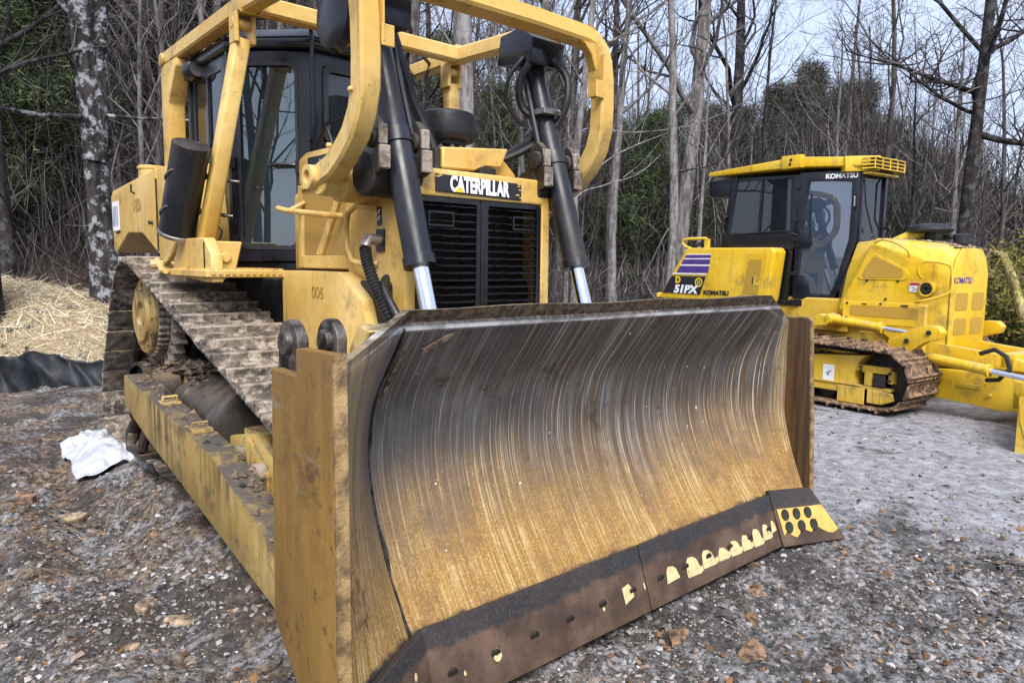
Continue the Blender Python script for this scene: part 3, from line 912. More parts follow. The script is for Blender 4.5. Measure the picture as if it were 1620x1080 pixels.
    patch_x = [[(0.25, 0.012), (0.12, 0.006), (0.76, 0.012)], []]
    for si, sg in enumerate(segs):
        mb, v, nrm = quad_plate(*sg, 0.028)
        mb.build('cutting_edge', M['edge'], blade, bevel=0.005)
        L = v[1].x - v[0].x
        nb = 6
        for i in range(nb):
            s = (i + 0.5) / nb
            p = on(v, nrm, s, 0.60, 0.028)
            if bolt_me is None:
                sv = list(ORG); ORG[:] = [0, 0, 0]
                bolt_me = MB().disc((0, 0, 0), 0.022, -0.006, 0.004, 'Y', 10).mesh('bolt', M['void'])
                ORG[:] = sv
            ob = bpy.data.objects.new('bolt', bolt_me)
            C.objects.link(ob)
            ob.parent = blade
            ob.location = p - Vector(ORG)
            ob.rotation_euler = (math.atan2(0.097, 0.285), 0, 0)
    # cream paint left between the bolts
    mb, v, nrm = quad_plate(*segs[1], 0.028)
    mm = MB()
    def patch(v, nrm, pts, off=0.031):
        mm.add([on(v, nrm, s, t, off) for s, t in pts], [tuple(range(len(pts)))])
    r3 = random.Random(8)
    xk2 = [(0.12, 0.20), (0.255, 0.345), (0.37, 0.455), (0.49, 0.565), (0.585, 0.66), (0.68, 0.75), (0.775, 0.845), (0.865, 0.925), (0.945, 0.985)]
    for i, (a, b) in enumerate(xk2):
        t0, t1 = 0.50 + r3.uniform(-.04, .04), 0.70 + r3.uniform(-.03, .03)
        w = b - a
        patch(v, nrm, [(a - .004, t1), (a + w * .06, t0 + .06), (a + w * .22, t0), (a + w * .62, t0 + .02), (a + w * .84, t0 + .07), (b + .002, t1 - .02)])
        if 1 <= i < 8:
            nx = xk2[i + 1][0]
            patch(v, nrm, [(a - .004, t1 + .002), (b + .002, t1 - .018), (nx - .006, t1 - .035), (nx - .004, t1 + .05), (b, t1 + .08), (a, t1 + .07)])
    mb, v, nrm = quad_plate(*segs[0], 0.028)
    for s, t, rs, rt in ((0.255, 0.62, 0.017, 0.085), (0.125, 0.66, 0.005, 0.03), (0.75, 0.66, 0.006, 0.03), (0.985, 0.60, 0.004, 0.06)):
        patch(v, nrm, [(s + rs * math.cos(k * .7) * (1 + .2 * math.sin(k * 2.3)), t + rt * math.sin(k * .7)) for k in range(9)])
    patch(v, nrm, [(0.865, 0.74), (0.862, 0.50), (0.90, 0.47), (0.92, 0.58), (0.918, 0.68)])
    mm.build('paint_patch', M['cream'], blade)
    # end bits
    for sg, yel in ((((1.222, 0.020, 0.305), (1.540, -0.070, 0.285), (1.640, -0.262, 0.0), (1.222, -0.092, -0.002)), True),
                    (((-1.625, -0.215, 0.250), (-1.213, 0.004, 0.285), (-1.213, -0.092, 0.0), (-1.70, -0.33, -0.004)), False)):
        mb, v, nrm = quad_plate(*sg, 0.034)
        mb, na, nb_ = MB(), 10, 8
        g = [on(v, nrm, a / na, b / nb_, o) for o in (0.0, 0.034) for a in range(na + 1) for b in range(nb_ + 1)]
        st, K = nb_ + 1, (na + 1) * (nb_ + 1)
        fs = [(a * st + b + o, (a + 1) * st + b + o, (a + 1) * st + b + 1 + o, a * st + b + 1 + o) for o in (0, K) for a in range(na) for b in range(nb_)]
        for a in range(na):
            for b in (0, nb_):
                fs.append((a * st + b, (a + 1) * st + b, (a + 1) * st + b + K, a * st + b + K))
        for b in range(nb_):
            for a in (0, na):
                fs.append((a * st + b, a * st + b + 1, a * st + b + 1 + K, a * st + b + K))
        mb.add(g, fs)
        bit = mb.build('end_bit', M['edge'], blade, bevel=0.004)
        sp = 1 if yel else -1
        if yel:
            mm = MB()
            pts = [] and [(0.06, 0.26), (0.30, 0.22), (0.62, 0.20), (0.97, 0.18), (0.97, 0.80), (0.82, 0.84), (0.62, 0.76), (0.42, 0.78), (0.30, 0.86), (0.14, 0.80), (0.06, 0.72)]
            ns, nt = 14, 8
            bot = [0.80, .74, .82, .86, .80, .70, .76, .80, .74, .70, .78, .84, .86, .84, .80]
            g = [on(v, nrm, .05 + .92 * i / ns, .34 + (bot[i] - .34) * j / nt, .0375) for i in range(ns + 1) for j in range(nt + 1)]
            mm.add(g, [(i * (nt + 1) + j, (i + 1) * (nt + 1) + j, (i + 1) * (nt + 1) + j + 1, i * (nt + 1) + j + 1) for i in range(ns) for j in range(nt)])
            mm.build('paint_patch', M['cat'], blade)
        else:
            mm = MB()
            for s, t, rs, rt in ((0.30, 0.60, 0.035, 0.16), (0.55, 0.42, 0.02, 0.10), (0.80, 0.35, 0.02, 0.05)):
                mm.add([on(v, nrm, s + rs * math.cos(k * .8), t + rt * math.sin(k * .8), 0.037) for k in range(8)], [tuple(range(8))])
            mm.build('paint_patch', M['cream'], blade)
        for i in range(3):
            for j in range(2):
                p = on(v, nrm, 0.17 + 0.22 * i, 0.45 + 0.22 * j, 0.038)
                ob = bpy.data.objects.new('bolt', bolt_me)
                C.objects.link(ob)
                ob.parent = blade
                ob.location = p - Vector(ORG)
                ob.rotation_euler = nrm.to_track_quat('-Y', 'Z').to_euler()
                ob.scale = (1.25, 1.0, 1.5) if yel else (0.9, 1, 0.9)
    # lugs behind the blade's corner
    for x, y in ((-1.455, 0.44), (-1.315, 0.41), (1.315, 0.41), (1.455, 0.44)):
        mm = MB()
        arc = [(y + 0.085 * math.cos(a), 1.305 + 0.085 * math.sin(a)) for a in np.linspace(R(-15), R(195), 14)]
        mm.prism([(y + 0.12, 0.95), *arc, (y - 0.13, 0.95)], 'X', x - 0.020, x + 0.020)
        mm.disc((x, y, 1.305), 0.045, -0.045, 0.045, 'X', 14, 0.006)
        mm.build('blade_lug', M['steel_dark'], blade, bevel=0.005)

    # ---- push arms
    for sx in (-1, 1):
        m = MB()
        m.prism([(3.08, 0.66), (3.06, 0.86), (1.42, 0.655), (1.34, 0.615), (0.95, 0.49), (0.26, 0.26), (0.26, 0.06), (0.75, 0.165), (2.57, 0.53)], 'X', sx * 1.43, sx * 1.285)
        arm = m.build('push_arm', M['arm'], root, bevel=0.008, seg=2)
        if sx > 0: continue
        r7 = random.Random(5)
        m = MB()
        for _ in range(150):
            cy = r7.choice((r7.uniform(.3, 1.35), r7.uniform(2.4, 3.0), r7.uniform(.4, 3.0)))
            cz = float(np.interp(cy, [.26, .95, 1.34, 1.42, 3.06], [.26, .49, .615, .655, .86]))
            cx = r7.triangular(-1.425, -1.285, -1.29)
            s = r7.uniform(.006, .026)
            pp = [(cx + d[0] * s * r7.uniform(.6, 1.5), cy + d[1] * s * r7.uniform(.6, 2), cz + d[2] * s * r7.uniform(.4, .9)) for d in ((1, 0, 0), (-1, 0, 0), (0, 1, 0), (0, -1, 0), (0, 0, 1), (0, 0, -.6))]
            m.add(pp, [(0, 2, 4), (2, 1, 4), (1, 3, 4), (3, 0, 4), (2, 0, 5), (1, 2, 5), (3, 1, 5), (0, 3, 5)])
        tag(m.build('caked_mud', M['mud'], arm), kind='stuff')
        m = MB()
        m.box(-1.40, -1.30, 2.30, 2.42, 0.766, 0.784)
        m.box(-1.405, -1.30, 1.78, 1.92, 0.699, 0.722)
        m.tube([(-1.31, 2.36, 0.79), (-1.31, 2.36, 0.81), (-1.39, 2.36, 0.81), (-1.39, 2.36, 0.79)], 0.008, 6)
        m.tube([(-1.31, 1.85, 0.725), (-1.31, 1.85, 0.745), (-1.39, 1.85, 0.745), (-1.39, 1.85, 0.725)], 0.008, 6)
        m.build('wear_pad', M['cat_low'], arm, bevel=0.004)
        m = MB()
        m.lathe([(0.07, 0), (0.11, 0), (0.11, 0.30), (0.07, 0.30)], (-1.40, 3.08, 0.74), 'X', 16)
        m.tube([(-1.38, 2.75, 0.56), (-1.40, 2.80, 0.42), (-1.40, 3.1, 0.36), (-1.36, 3.2, 0.44), (-1.34, 3.1, 0.6)], 0.028, 8)
        m.box(-1.42, -1.30, 2.76, 3.1, 0.35, 0.38)
        m.build('arm_pivot', M['guard'], arm)

    # ---- tracks
    circ = [(1.32, 0.43, 0.375), (4.34, 0.43, 0.375), (3.83, 1.18, 0.405)]
    sm = None
    for sx in (-1, 1):
        xc = sx * 0.945
        sm = make_track(root, xc, 0.57, circ, 0.203, 0.062, shoe_mesh=sm)
        m = MB()
        toothed(m, xc - 0.05, xc + 0.05, 3.83, 1.18, 0.325, 0.392, 25)
        spk = m.build('sprocket', M['shoe'], root, bevel=0.004)
        m = MB()
        m.lathe([(0.0001, -0.01), (0.06, -0.01), (0.065, 0.015), (0.10, 0.015), (0.11, -0.02), (0.19, -0.028), (0.20, -0.005), (0.275, 0.0), (0.285, 0.012), (0.285, 0.03)], (xc - sx * 0.0 + sx * 0.16, 3.83, 1.18), 'X', 32)
        if sx > 0:
            m.v = [(2 * (xc + 0.16) - p[0], p[1], p[2]) for p in m.v]
        for i in range(12):
            a = i * math.pi / 6
            m.disc((xc + sx * 0.16, 3.83 + 0.235 * math.cos(a), 1.18 + 0.235 * math.sin(a)), 0.016, -0.012, 0.012, 'X', 6)
        m.build('sprocket_hub', M['arm'], spk)
        m = MB()
        toothed(m, *sorted((xc + sx * 0.055, xc + sx * 0.13)), 3.83, 1.18, 0.292, 0.310, 40)
        m.build('sprocket_rim', M['shoe'], spk)
        m = MB()
        m.disc((xc - sx * 0.30, 3.83, 1.18), 0.34, -0.18, 0.24, 'X', 32, 0.03)
        m.build('final_drive', M['void'], root)
        for y in (1.32, 4.34):
            m = MB()
            m.lathe([(0.06, -0.09), (0.30, -0.09), (0.34, -0.09), (0.34, -0.03), (0.37, -0.02), (0.37, 0.02), (0.34, 0.03), (0.34, 0.09), (0.30, 0.09), (0.22, 0.05), (0.10, 0.06), (0.08, 0.11), (0.0001, 0.11)], (xc, y, 0.43), 'X', 32)
            m.lathe([(0.0001, -0.11), (0.08, -0.11), (0.10, -0.06), (0.22, -0.05), (0.30, -0.09)], (xc, y, 0.43), 'X', 32)
            m.build('idler_wheel', M['guard'], root)
        for k in range(7):
            m = MB()
            m.lathe([(0.0001, -0.14), (0.06, -0.14), (0.07, -0.12), (0.125, -0.12), (0.125, -0.07), (0.10, -0.06), (0.10, 0.06), (0.125, 0.07), (0.125, 0.12), (0.07, 0.12), (0.06, 0.14), (0.0001, 0.14)], (xc, 1.80 + k * 0.345, 0.205), 'X', 16)
            m.build('track_roller', M['guard'], root)
        X0, X1 = sorted((xc - 0.13, xc + 0.13))
        m = MB()
        m.box(X0, X1, 1.72, 3.95, 0.34, 0.66)
        m.prism([(1.95, 0.66), (3.9, 0.66), (3.75, 0.80), (2.7, 0.84), (2.0, 0.74)], 'X', X0 + 0.01, X1 - 0.01)
        m.box(min(xc - sx * .1, xc + sx * .19), max(xc - sx * .1, xc + sx * .19), 2.95, 3.85, 0.44, 0.70)
        fr = m.build('roller_frame', M['cat_low'], root, bevel=0.012, seg=2)
        # black round recoil housing and its flared front rim
        m = MB()
        m.lathe([(0.25, 2.90), (0.285, 2.86), (0.30, 2.5), (0.315, 2.15), (0.33, 2.08)], (xc + sx * 0.02, 0, 0.56), 'Y', 28)
        m.lathe([(0.0001, 2.90), (0.25, 2.90)], (xc + sx * 0.02, 0, 0.56), 'Y', 28)
        m.lathe([(0.33, 2.08), (0.335, 2.02), (0.32, 1.97), (0.28, 1.95), (0.0001, 1.95)], (xc + sx * 0.02, 0, 0.56), 'Y', 28)
        m.build('recoil_housing', M['guard'], fr)
        # front yoke with its two round caps
        m = MB()
        xo = xc + sx * 0.16
        m.prism([(1.30, 0.60), (1.62, 0.70), (1.98, 0.62), (2.02, 0.42), (1.70, 0.22), (1.36, 0.20), (1.22, 0.36)], 'X', min(xo, xo + sx * .05), max(xo, xo + sx * .05))
        m.prism([(1.40, 0.54), (1.66, 0.70), (1.74, 0.60), (1.66, 0.30), (1.40, 0.28)], 'X', min(xo + sx * .05, xo + sx * .075), max(xo + sx * .05, xo + sx * .075))
        yk_ = m.build('idler_yoke', M['cat_low'], fr, bevel=0.010, seg=2)
        for y, z in ((1.70, 0.575), (1.585, 0.345), (1.46, 0.53)):
            m = MB()
            m.disc((xo, y, z), 0.05, min(sx * .05, sx * .125), max(sx * .05, sx * .125), 'X', 18, 0.012)
            m.disc((xo, y, z), 0.026, min(sx * .12, sx * .14), max(sx * .12, sx * .14), 'X', 6, 0.003)
            m.build('idler_cap', M['shoe'], fr)
        # bracket ears and plates along the frame
        m = MB()
        for y0, zz in ((2.40, 0.74), (2.95, 0.70), (3.4, 0.72)):
            m.box(min(xc + sx * .13, xc + sx * .23), max(xc + sx * .13, xc + sx * .23), y0, y0 + .22, zz - .22, zz)
        m.tube([(xc + sx * .20, 2.66, 0.78), (xc + sx * .22, 2.7, 0.60), (xc + sx * .20, 2.8, 0.5)], 0.03, 8)
        m.build('frame_bracket', M['cat_low'], fr, bevel=0.008)
        # soil caked on the frame
        r5 = random.Random(12 + sx)
        m = MB()
        for _ in range(170):
            cx, cy = r5.uniform(X0 - .04, X1 + .06), r5.gauss(3.0, 0.42)
            if not 1.9 < cy < 3.9: continue
            s = r5.uniform(.015, .06)
            cz = 0.80 + r5.uniform(0, .11) * math.exp(-((cy - 3.0) / .5) ** 2) - (0.08 if cy < 2.5 else 0)
            pp = []
            for k in range(6):
                d = [(1, 0, 0), (-1, 0, 0), (0, 1, 0), (0, -1, 0), (0, 0, .7), (0, 0, -.7)][k]
                pp.append((cx + d[0] * s * r5.uniform(.6, 1.4), cy + d[1] * s * r5.uniform(.6, 1.5), cz + d[2] * s * r5.uniform(.5, 1.2)))
            m.add(pp, [(0, 2, 4), (2, 1, 4), (1, 3, 4), (3, 0, 4), (2, 0, 5), (1, 2, 5), (3, 1, 5), (0, 3, 5)])
        tag(m.build('caked_mud', M['mud'], fr), kind='stuff')

    # ---- main frame, belly and skirts
    m = MB()
    m.box(-0.58, 0.58, 1.25, 4.95, 0.55, 1.50)
    m.build('main_frame', M['void'], root, bevel=0.02)
    for sx in (-1, 1):
        m = MB()
        m.prism([(2.36, 1.545), (1.60, 1.545), (1.36, 1.40), (1.24, 1.10), (1.22, 0.72), (1.9, 0.72), (2.36, 0.98)], 'X', sx * 0.655, sx * 0.50)
        sk = m.build('side_skirt', M['cat'], root, bevel=0.015, seg=2)
        if sx < 0:
            text_mesh('stencil', '006', 0.10, frame_m((-0.658, 1.86, 1.42), (0, -1, 0), (0, 0, 1)), M['fadedprint'], sk)
            m = MB()
            m.tube([(-0.658, 2.25, 1.20), (-0.658, 1.92, 1.01)], 0.006, 5)
            m.tube([(-0.658, 1.68, 1.25), (-0.658, 1.84, 1.02)], 0.005, 5)
            m.build('scratch_line', M['void'], sk)
    # footboard with raised grip
    for sx in (-1, 1):
        m = MB()
        m.box(min(sx * 1.13, sx * .62), max(sx * 1.13, sx * .62), 2.33, 3.10, 1.50, 1.545)
        fb = m.build('footboard', M['cat'], root, bevel=0.006)
        m = MB()
        for i in range(11):
            for j in range(11):
                x, y = sx * (0.66 + i * 0.043), 2.36 + j * 0.068
                m.disc((x, y, 0), 0.016, 1.54, 1.556, 'Z', 6)
        for i in range(12):
            x = sx * (0.64 + i * 0.041)
            m.box(x - .012, x + .012, 2.322, 2.334, 1.518, 1.540)
        tag(m.build('grip_studs', M['cat_low'], fb), kind='stuff')

    # ---- engine hood and radiator guard
    m = MB()
    m.prism([(-0.525, 0.80), (-0.525, 2.03), (-0.47, 2.105), (0.47, 2.105), (0.525, 2.03), (0.525, 0.80), (0.455, 0.80), (0.455, 1.955), (-0.455, 1.955), (-0.455, 0.80)], 'Y', 1.13, 1.74)
    guard = m.build('radiator_guard', M['cat'], root, bevel=0.022, seg=3)
    m = MB()
    m.box(-0.46, 0.46, 1.30, 1.34, 0.80, 1.97)
    m.build('radiator_core', M['void'], guard)
    m = MB()
    m.prism([(-0.47, 1.55), (-0.47, 2.03), (-0.42, 2.10), (0.42, 2.10), (0.47, 2.03), (0.47, 1.55)], 'Y', 1.745, 2.56)
    hood = m.build('hood', M['cat'], root, bevel=0.015, seg=2)
    m = MB()
    m.prism([(-0.44, 2.102), (-0.44, 2.27), (-0.38, 2.33), (0.38, 2.33), (0.44, 2.27), (0.44, 2.102)], 'Y', 2.02, 2.55)
    m.build('cowl', M['cat'], hood, bevel=0.012)
    MB().box(-0.446, -0.441, 2.10, 2.40, 2.13, 2.27).build('cowl_label', M['black'], hood)
    text_mesh('lettering', '!\nii', 0.05, frame_m((-0.449, 2.22, 2.20), (0, -1, 0), (0, 0, 1)), M['white'], hood)
    # grille doors
    gf = MB()
    for x0, x1 in ((-0.455, -0.012), (0.012, 0.455)):
        gf.ring(rrect(x0, x1, 1.22, 1.955, 0.02, 2), rrect(x0 + .03, x1 - .03, 1.25, 1.925, 0.015, 2), 'Y', 1.138, 1.17)
    gf.box(-0.012, 0.012, 1.132, 1.17, 1.21, 1.953)
    gr = gf.build('grille', M['black'], root, bevel=0.003)
    sv = list(ORG); ORG[:] = [0, 0, 0]
    m = MB()
    n = 16
    for i in range(n):
        x0, x1 = -0.1925 + 0.385 * i / n, -0.1925 + 0.385 * (i + 1) / n
        z0, z1 = 0.0012 * math.sin(i * 1.4), 0.0012 * math.sin((i + 1) * 1.4)
        m.hexa([(x0, 0, z0 - .003), (x1, 0, z1 - .003), (x1, .05, z1 + .012), (x0, .05, z0 + .012), (x0, 0, z0 + .003), (x1, 0, z1 + .003), (x1, .05, z1 + .017), (x0, .05, z0 + .017)])
    slat = m.mesh('grille_slat', M['slat'], bevel=0.0015)
    ORG[:] = sv
    for xc in (-0.2335, 0.2335):
        for i in range(17):
            ob = bpy.data.objects.new('grille_slat', slat)
            C.objects.link(ob)
            ob.parent = gr
            ob.location = (xc, 1.146 - 2.5, 1.262 + i * 0.0405)
    m = MB()
    for xc in (-0.30, 0.30):
        m.ring([(xc - .07, 1.80), (xc + .10, 1.80), (xc + .10, 1.88), (xc - .07, 1.88)], [(xc - .06, 1.81), (xc + .09, 1.81), (xc + .09, 1.87), (xc - .06, 1.87)], 'Y', 1.139, 1.146)
    m.build('grille_latch', M['black'], gr)
    # name plate
    pl = MB().prism([(-0.335, 1.982), (0.275, 1.972), (0.275, 2.066), (-0.335, 2.074)], 'Y', 1.120, 1.130).build('nameplate', M['blackprint'], root, bevel=0.002)
    text_mesh('lettering', 'CATERPILLAR', 0.112, frame_m((-0.035, 1.117, 2.023), (1, 0, -0.012), (0, 0, 1)), M['white'], pl, bold=0.0055, sx=0.61)
    MB().prism([(-0.215, 1.985), (-0.150, 1.985), (-0.183, 2.018)], 'Y', 1.112, 1.1145).build('logo_triangle', M['ybright'], pl)
    m = MB()
    for i, (x, z) in enumerate(((0.25, 2.05), (0.262, 2.03), (0.245, 2.0), (0.265, 1.985), (0.255, 2.062), (-0.325, 2.06), (-0.31, 2.066))):
        m.box(x - .008 - .003 * (i % 3), x + .012, 1.1170, 1.1195, z - .004, z + .004)
    m.build('chipped_edge', M['cat'], pl)
    # hood side panels with two screens and a slanting rib
    for sx in (-1, 1):
        xo = sx * 0.475
        m = MB()
        m.ring([(2.43, 1.56), (1.745, 1.56), (1.745, 2.09), (2.43, 2.09)], [(2.38, 1.64), (1.79, 1.64), (1.79, 2.06), (2.38, 2.06)], 'X', min(xo, xo + sx * .03), max(xo, xo + sx * .03))
        m.prism([(2.20, 1.641), (2.11, 1.641), (1.80, 2.059), (1.87, 2.059)], 'X', min(xo, xo + sx * .028), max(xo, xo + sx * .028))
        sp = m.build('side_panel', M['cat'], root, bevel=0.005)
        for poly in ([(2.378, 1.642), (2.202, 1.642), (1.872, 2.058), (2.378, 2.058)], [(2.108, 1.642), (1.792, 1.642), (1.792, 2.058), (1.80, 2.058)]):
            MB().prism(poly, 'X', min(xo, xo + sx * .012), max(xo, xo + sx * .012)).build('mesh_screen', M['hoodmesh'], sp)
        m = MB()
        xg = sx * 0.53
        m.tube([(xg, 1.40, 1.895), (xg + sx * .06, 1.42, 1.90), (xg + sx * .07, 1.50, 1.905), (xg + sx * .07, 1.59, 1.87), (xg + sx * .07, 1.61, 1.80), (xg + sx * .07, 1.60, 1.68), (xg + sx * .07, 1.55, 1.61), (xg + sx * .07, 1.46, 1.595), (xg + sx * .05, 1.42, 1.595), (xg, 1.40, 1.595)], 0.015, 10)
        m.build('grab_handle', M['cat'], root)
        m = MB()
        m.tube([(sx * 0.60, 2.52, 1.945), (sx * 0.60, 2.40, 1.925), (sx * 0.60, 1.86, 1.875), (sx * 0.505, 1.84, 1.872)], 0.018, 10)
        m.tube([(sx * 0.60, 2.36, 1.92), (sx * 0.49, 2.36, 1.98)], 0.014, 8)
        m.build('hand_bar', M['cat'], root)
    # warning sticker and hose elbow on the guard's flank
    st = MB().box(-0.5285, -0.5265, 1.355, 1.40, 1.80, 1.90).build('warning_sticker', M['blackprint'], guard)
    m = MB()
    for k in range(2):
        z = 1.825 + k * .035
        m.prism([(1.392, z), (1.375, z + .012), (1.364, z + .03), (1.378, z + .026), (1.388, z + .012)], 'X', -0.5300, -0.5288)
    m.build('sticker_print', M['white'], guard)
    MB().box(-0.535, -0.526, 1.32, 1.40, 1.66, 1.78).build('hose_port', M['black'], guard)
    path = [(-0.53, 1.36, 1.72), (-0.60, 1.37, 1.725), (-0.625, 1.36, 1.68)]
    MB().tube(path, 0.032, 12).build('hose_elbow', M['steel'], root)
    path = [(-0.625, 1.36, 1.68), (-0.63, 1.33, 1.60), (-0.62, 1.27, 1.48), (-0.60, 1.20, 1.36), (-0.58, 1.12, 1.22), (-0.56, 1.0, 1.08)]
    sp_ = smooth_path(path, 14)
    MB().tube(sp_, [0.034 if i % 2 else 0.028 for i in range(len(sp_))], 12).build('corrugated_hose', M['rubber'], root)
    MB().tube(smooth_path([(-0.53, 1.30, 1.52), (-0.585, 1.24, 1.47), (-0.585, 1.12, 1.34), (-0.55, 1.0, 1.18)]), 0.022, 10).build('hose', M['rubber'], root)

    # ---- top of hood: hose box, stack and intake drum
    m = MB()
    m.prism([(-0.205, 2.125), (-0.205, 2.240), (0.275, 2.280), (0.22, 2.165), (0.10, 2.160), (0.02, 2.130)], 'Y', 1.24, 1.46)
    m.build('hose_box', M['cat'], root, bevel=0.008)
    m = MB()
    m.box(-0.24, -0.206, 1.25, 1.5, 2.10, 2.24)
    m.box(0.05, 0.17, 1.22, 1.30, 2.10, 2.155)
    m.build('hose_fitting', M['void'], root, bevel=0.01)
    m = MB()
    m.prism([(0.10, 2.10), (0.42, 2.10), (0.40, 2.15), (0.30, 2.235), (0.17, 2.22)], 'Y', 1.32, 1.66)
    m.build('filler_cover', M['cat'], root, bevel=0.015, seg=2)
    m = MB()
    m.lathe([(0.0001, 2.335), (0.165, 2.335), (0.180, 2.350), (0.185, 2.375), (0.185, 2.465), (0.178, 2.49), (0.150, 2.505), (0.06, 2.512), (0.0001, 2.512)], (0.065, 1.58, 0), 'Z', 40)
    m.lathe([(0.07, 2.10), (0.07, 2.28), (0.12, 2.31), (0.12, 2.335)], (0.065, 1.58, 0), 'Z', 24)
    pc = m.build('air_intake', M['rubber'], root)
    m = MB()
    for i in range(10):
        a = i * 0.63
        m.box(0.065 + .10 * math.cos(a) - .012, 0.065 + .10 * math.cos(a) + .012, 1.58 + .10 * math.sin(a) - .012, 1.58 + .10 * math.sin(a) + .012, 2.29, 2.334)
    m.build('intake_vane', M['steel'], pc)
    MB().tube([(0.10, 1.70, 2.12), (0.10, 1.70, 2.25), (0.36, 1.66, 2.27), (0.38, 1.66, 2.12)], 0.012, 8).build('guard_rail', M['black'], root)

    # ---- lift cylinders, yokes, covers, hoses
    for sx in (-1, 1):
        x = sx * 0.56
        a, b = Vector((x, 0.935, 1.583)), Vector((x, 1.375, 2.90))
        d = (b - a).normalized()
        m = MB()
        m.tube([a, a + d * 0.05, a + d * 0.055, a + d * 0.64, a + d * .645, a + d * .72, a + d * .725, b], [0.083, 0.083, 0.074, 0.074, 0.083, 0.083, 0.066, 0.066], 24)
        cyl = m.build('lift_cylinder', M['cylinder'], root)
        MB().tube([a + d * 0.001, Vector((x, 0.70, 0.90))], 0.043, 20).build('cylinder_rod', M['chrome'], cyl)
        m = MB()
        m.tube([a + d * 0.72 + Vector((sx * -.10, 0.0, 0)), a + d * 1.33 + Vector((sx * -.085, 0, 0))], 0.018, 8)
        m.build('oil_pipe', M['cylinder'], cyl)
        for dx in (-0.125, 0.125):
            m = MB()
            c = a + d * 0.66
            w0, w1 = x + dx - 0.022, x + dx + 0.022
            pr_ = [(c.y - 0.085, c.z - 0.155), (c.y + 0.06, c.z - 0.19), (c.y + 0.085, c.z - .02), (c.y + 0.05, c.z + 0.095), (c.y - 0.01, c.z + 0.12), (c.y - 0.06, c.z + 0.07), (c.y - .075, c.z - .03)]
            m.prism(pr_, 'X', w0, w1)
            m.disc((x + dx, c.y, c.z + .01), 0.052, -0.045, 0.045, 'X', 18, 0.008)
            m.build('trunnion_yoke', M['guard'], cyl, bevel=0.008)
            MB().box(w0 - .008, w1 + .008, c.y - .098, c.y - .072, c.z - .15, c.z - .035).build('yoke_pad', M['shoe'], cyl, bevel=.006)
            MB().box(w0 - .002, w1 + .002, c.y - .082, c.y - .060, c.z - .030, c.z + .07).build('yoke_pad', M['shoe'], cyl, bevel=.006)
        m = MB()
        c = a + d * 0.62
        m.lathe([(0.0001, -0.15), (0.115, -0.15), (0.115, 0.15), (0.0001, 0.15)], (x, c.y + .10, c.z - .12), 'X', 20)
        m.build('yoke_saddle', M['void'], cyl, bevel=0.01)
        # support tube out of the guard
        m = MB()
        m.tube([(sx * .50, 1.44, 2.02), (sx * .74, 1.44, 2.02), (sx * .75, 1.44, 2.02), (sx * .86, 1.43, 2.02)], [0.105, 0.105, 0.08, 0.08], 20)
        m.prism([(1.34, 1.94), (1.56, 1.94), (1.56, 2.10), (1.34, 2.10)], 'X', min(sx * .50, sx * .56), max(sx * .50, sx * .56))
        m.build('trunnion_support', M['cat'], root, bevel=0.006)
        # black sheet cover at the head of the cylinder
        m = MB()
        zt = 3.03
        y = 1.375
        m.prism([(y - .16, 2.80), (y - .17, 2.95), (y - .05, zt), (y + .13, zt - .02), (y + .16, 2.84)], 'X', x - .135, x + .135, taper=None)
        m.build('cylinder_cover', M['cab'], root, bevel=0.012, seg=2)
        if sx < 0:
            m = MB()
            m.lathe([(0.0001, 0), (0.10, 0.0), (0.17, 0.03), (0.19, 0.07), (0.17, 0.11), (0.10, 0.13), (0.0001, .13)], (x - .22, 1.46, 2.87), 'X', 24)
            m.build('round_guard', M['cab'], root)
        # hoses
        if sx < 0:
            hs = [[(-0.475, 1.42, 2.89), (-0.462, 1.42, 2.83), (-0.439, 1.42, 2.758), (-0.408, 1.42, 2.665), (-0.361, 1.42, 2.505), (-0.295, 1.42, 2.378), (-0.225, 1.42, 2.285), (-0.15, 1.42, 2.21)],
                  [(-0.40, 1.50, 2.92), (-0.373, 1.5, 2.889), (-0.333, 1.5, 2.796), (-0.284, 1.5, 2.668), (-0.233, 1.5, 2.538), (-0.186, 1.48, 2.421), (-0.15, 1.45, 2.32), (-0.12, 1.42, 2.20)],
                  [(-0.37, 1.55, 2.90), (-0.368, 1.55, 2.68), (-0.357, 1.55, 2.509), (-0.346, 1.55, 2.354), (-0.36, 1.55, 2.12)]]
        else:
            hs = [[(0.60, 1.21, 2.84), (0.64, 1.13, 2.74), (0.63, 1.11, 2.60), (0.60, 1.16, 2.46), (0.50, 1.24, 2.34), (0.36, 1.34, 2.25), (0.22, 1.40, 2.20)],
                  [(0.46, 1.24, 2.84), (0.41, 1.30, 2.70), (0.44, 1.31, 2.56), (0.50, 1.24, 2.46), (0.48, 1.28, 2.36), (0.38, 1.40, 2.27), (0.24, 1.46, 2.20)],
                  [(0.42, 1.28, 2.84), (0.35, 1.33, 2.72), (0.36, 1.36, 2.58), (0.46, 1.32, 2.45)]]
        for k, hp in enumerate(hs):
            MB().tube(smooth_path(hp, 8), (0.031 if sx < 0 else 0.023) if k < 2 else 0.013, 10).build('hose', M['rubber'], root)
    m = MB()
    m.box(0.46, 0.66, 1.13, 1.22, 2.50, 2.535)
    m.tube([(0.56, 1.12, 2.517), (0.56, 1.10, 2.517)], 0.014, 6)
    m.build('hose_clamp', M['steel'], root, bevel=0.004)

    # ---- sweeps: front hoop, rails, cross bar, posts
    w = 0.112
    leg = [(1.42, 2.045), (1.36, 2.062), (1.30, 2.078), (1.20, 2.135), (1.10, 2.215), (1.035, 2.31), (1.00, 2.42), (0.995, 2.56), (1.00, 2.72), (1.015, 2.82)]
    path = [(-0.82, y, z) for y, z in leg]
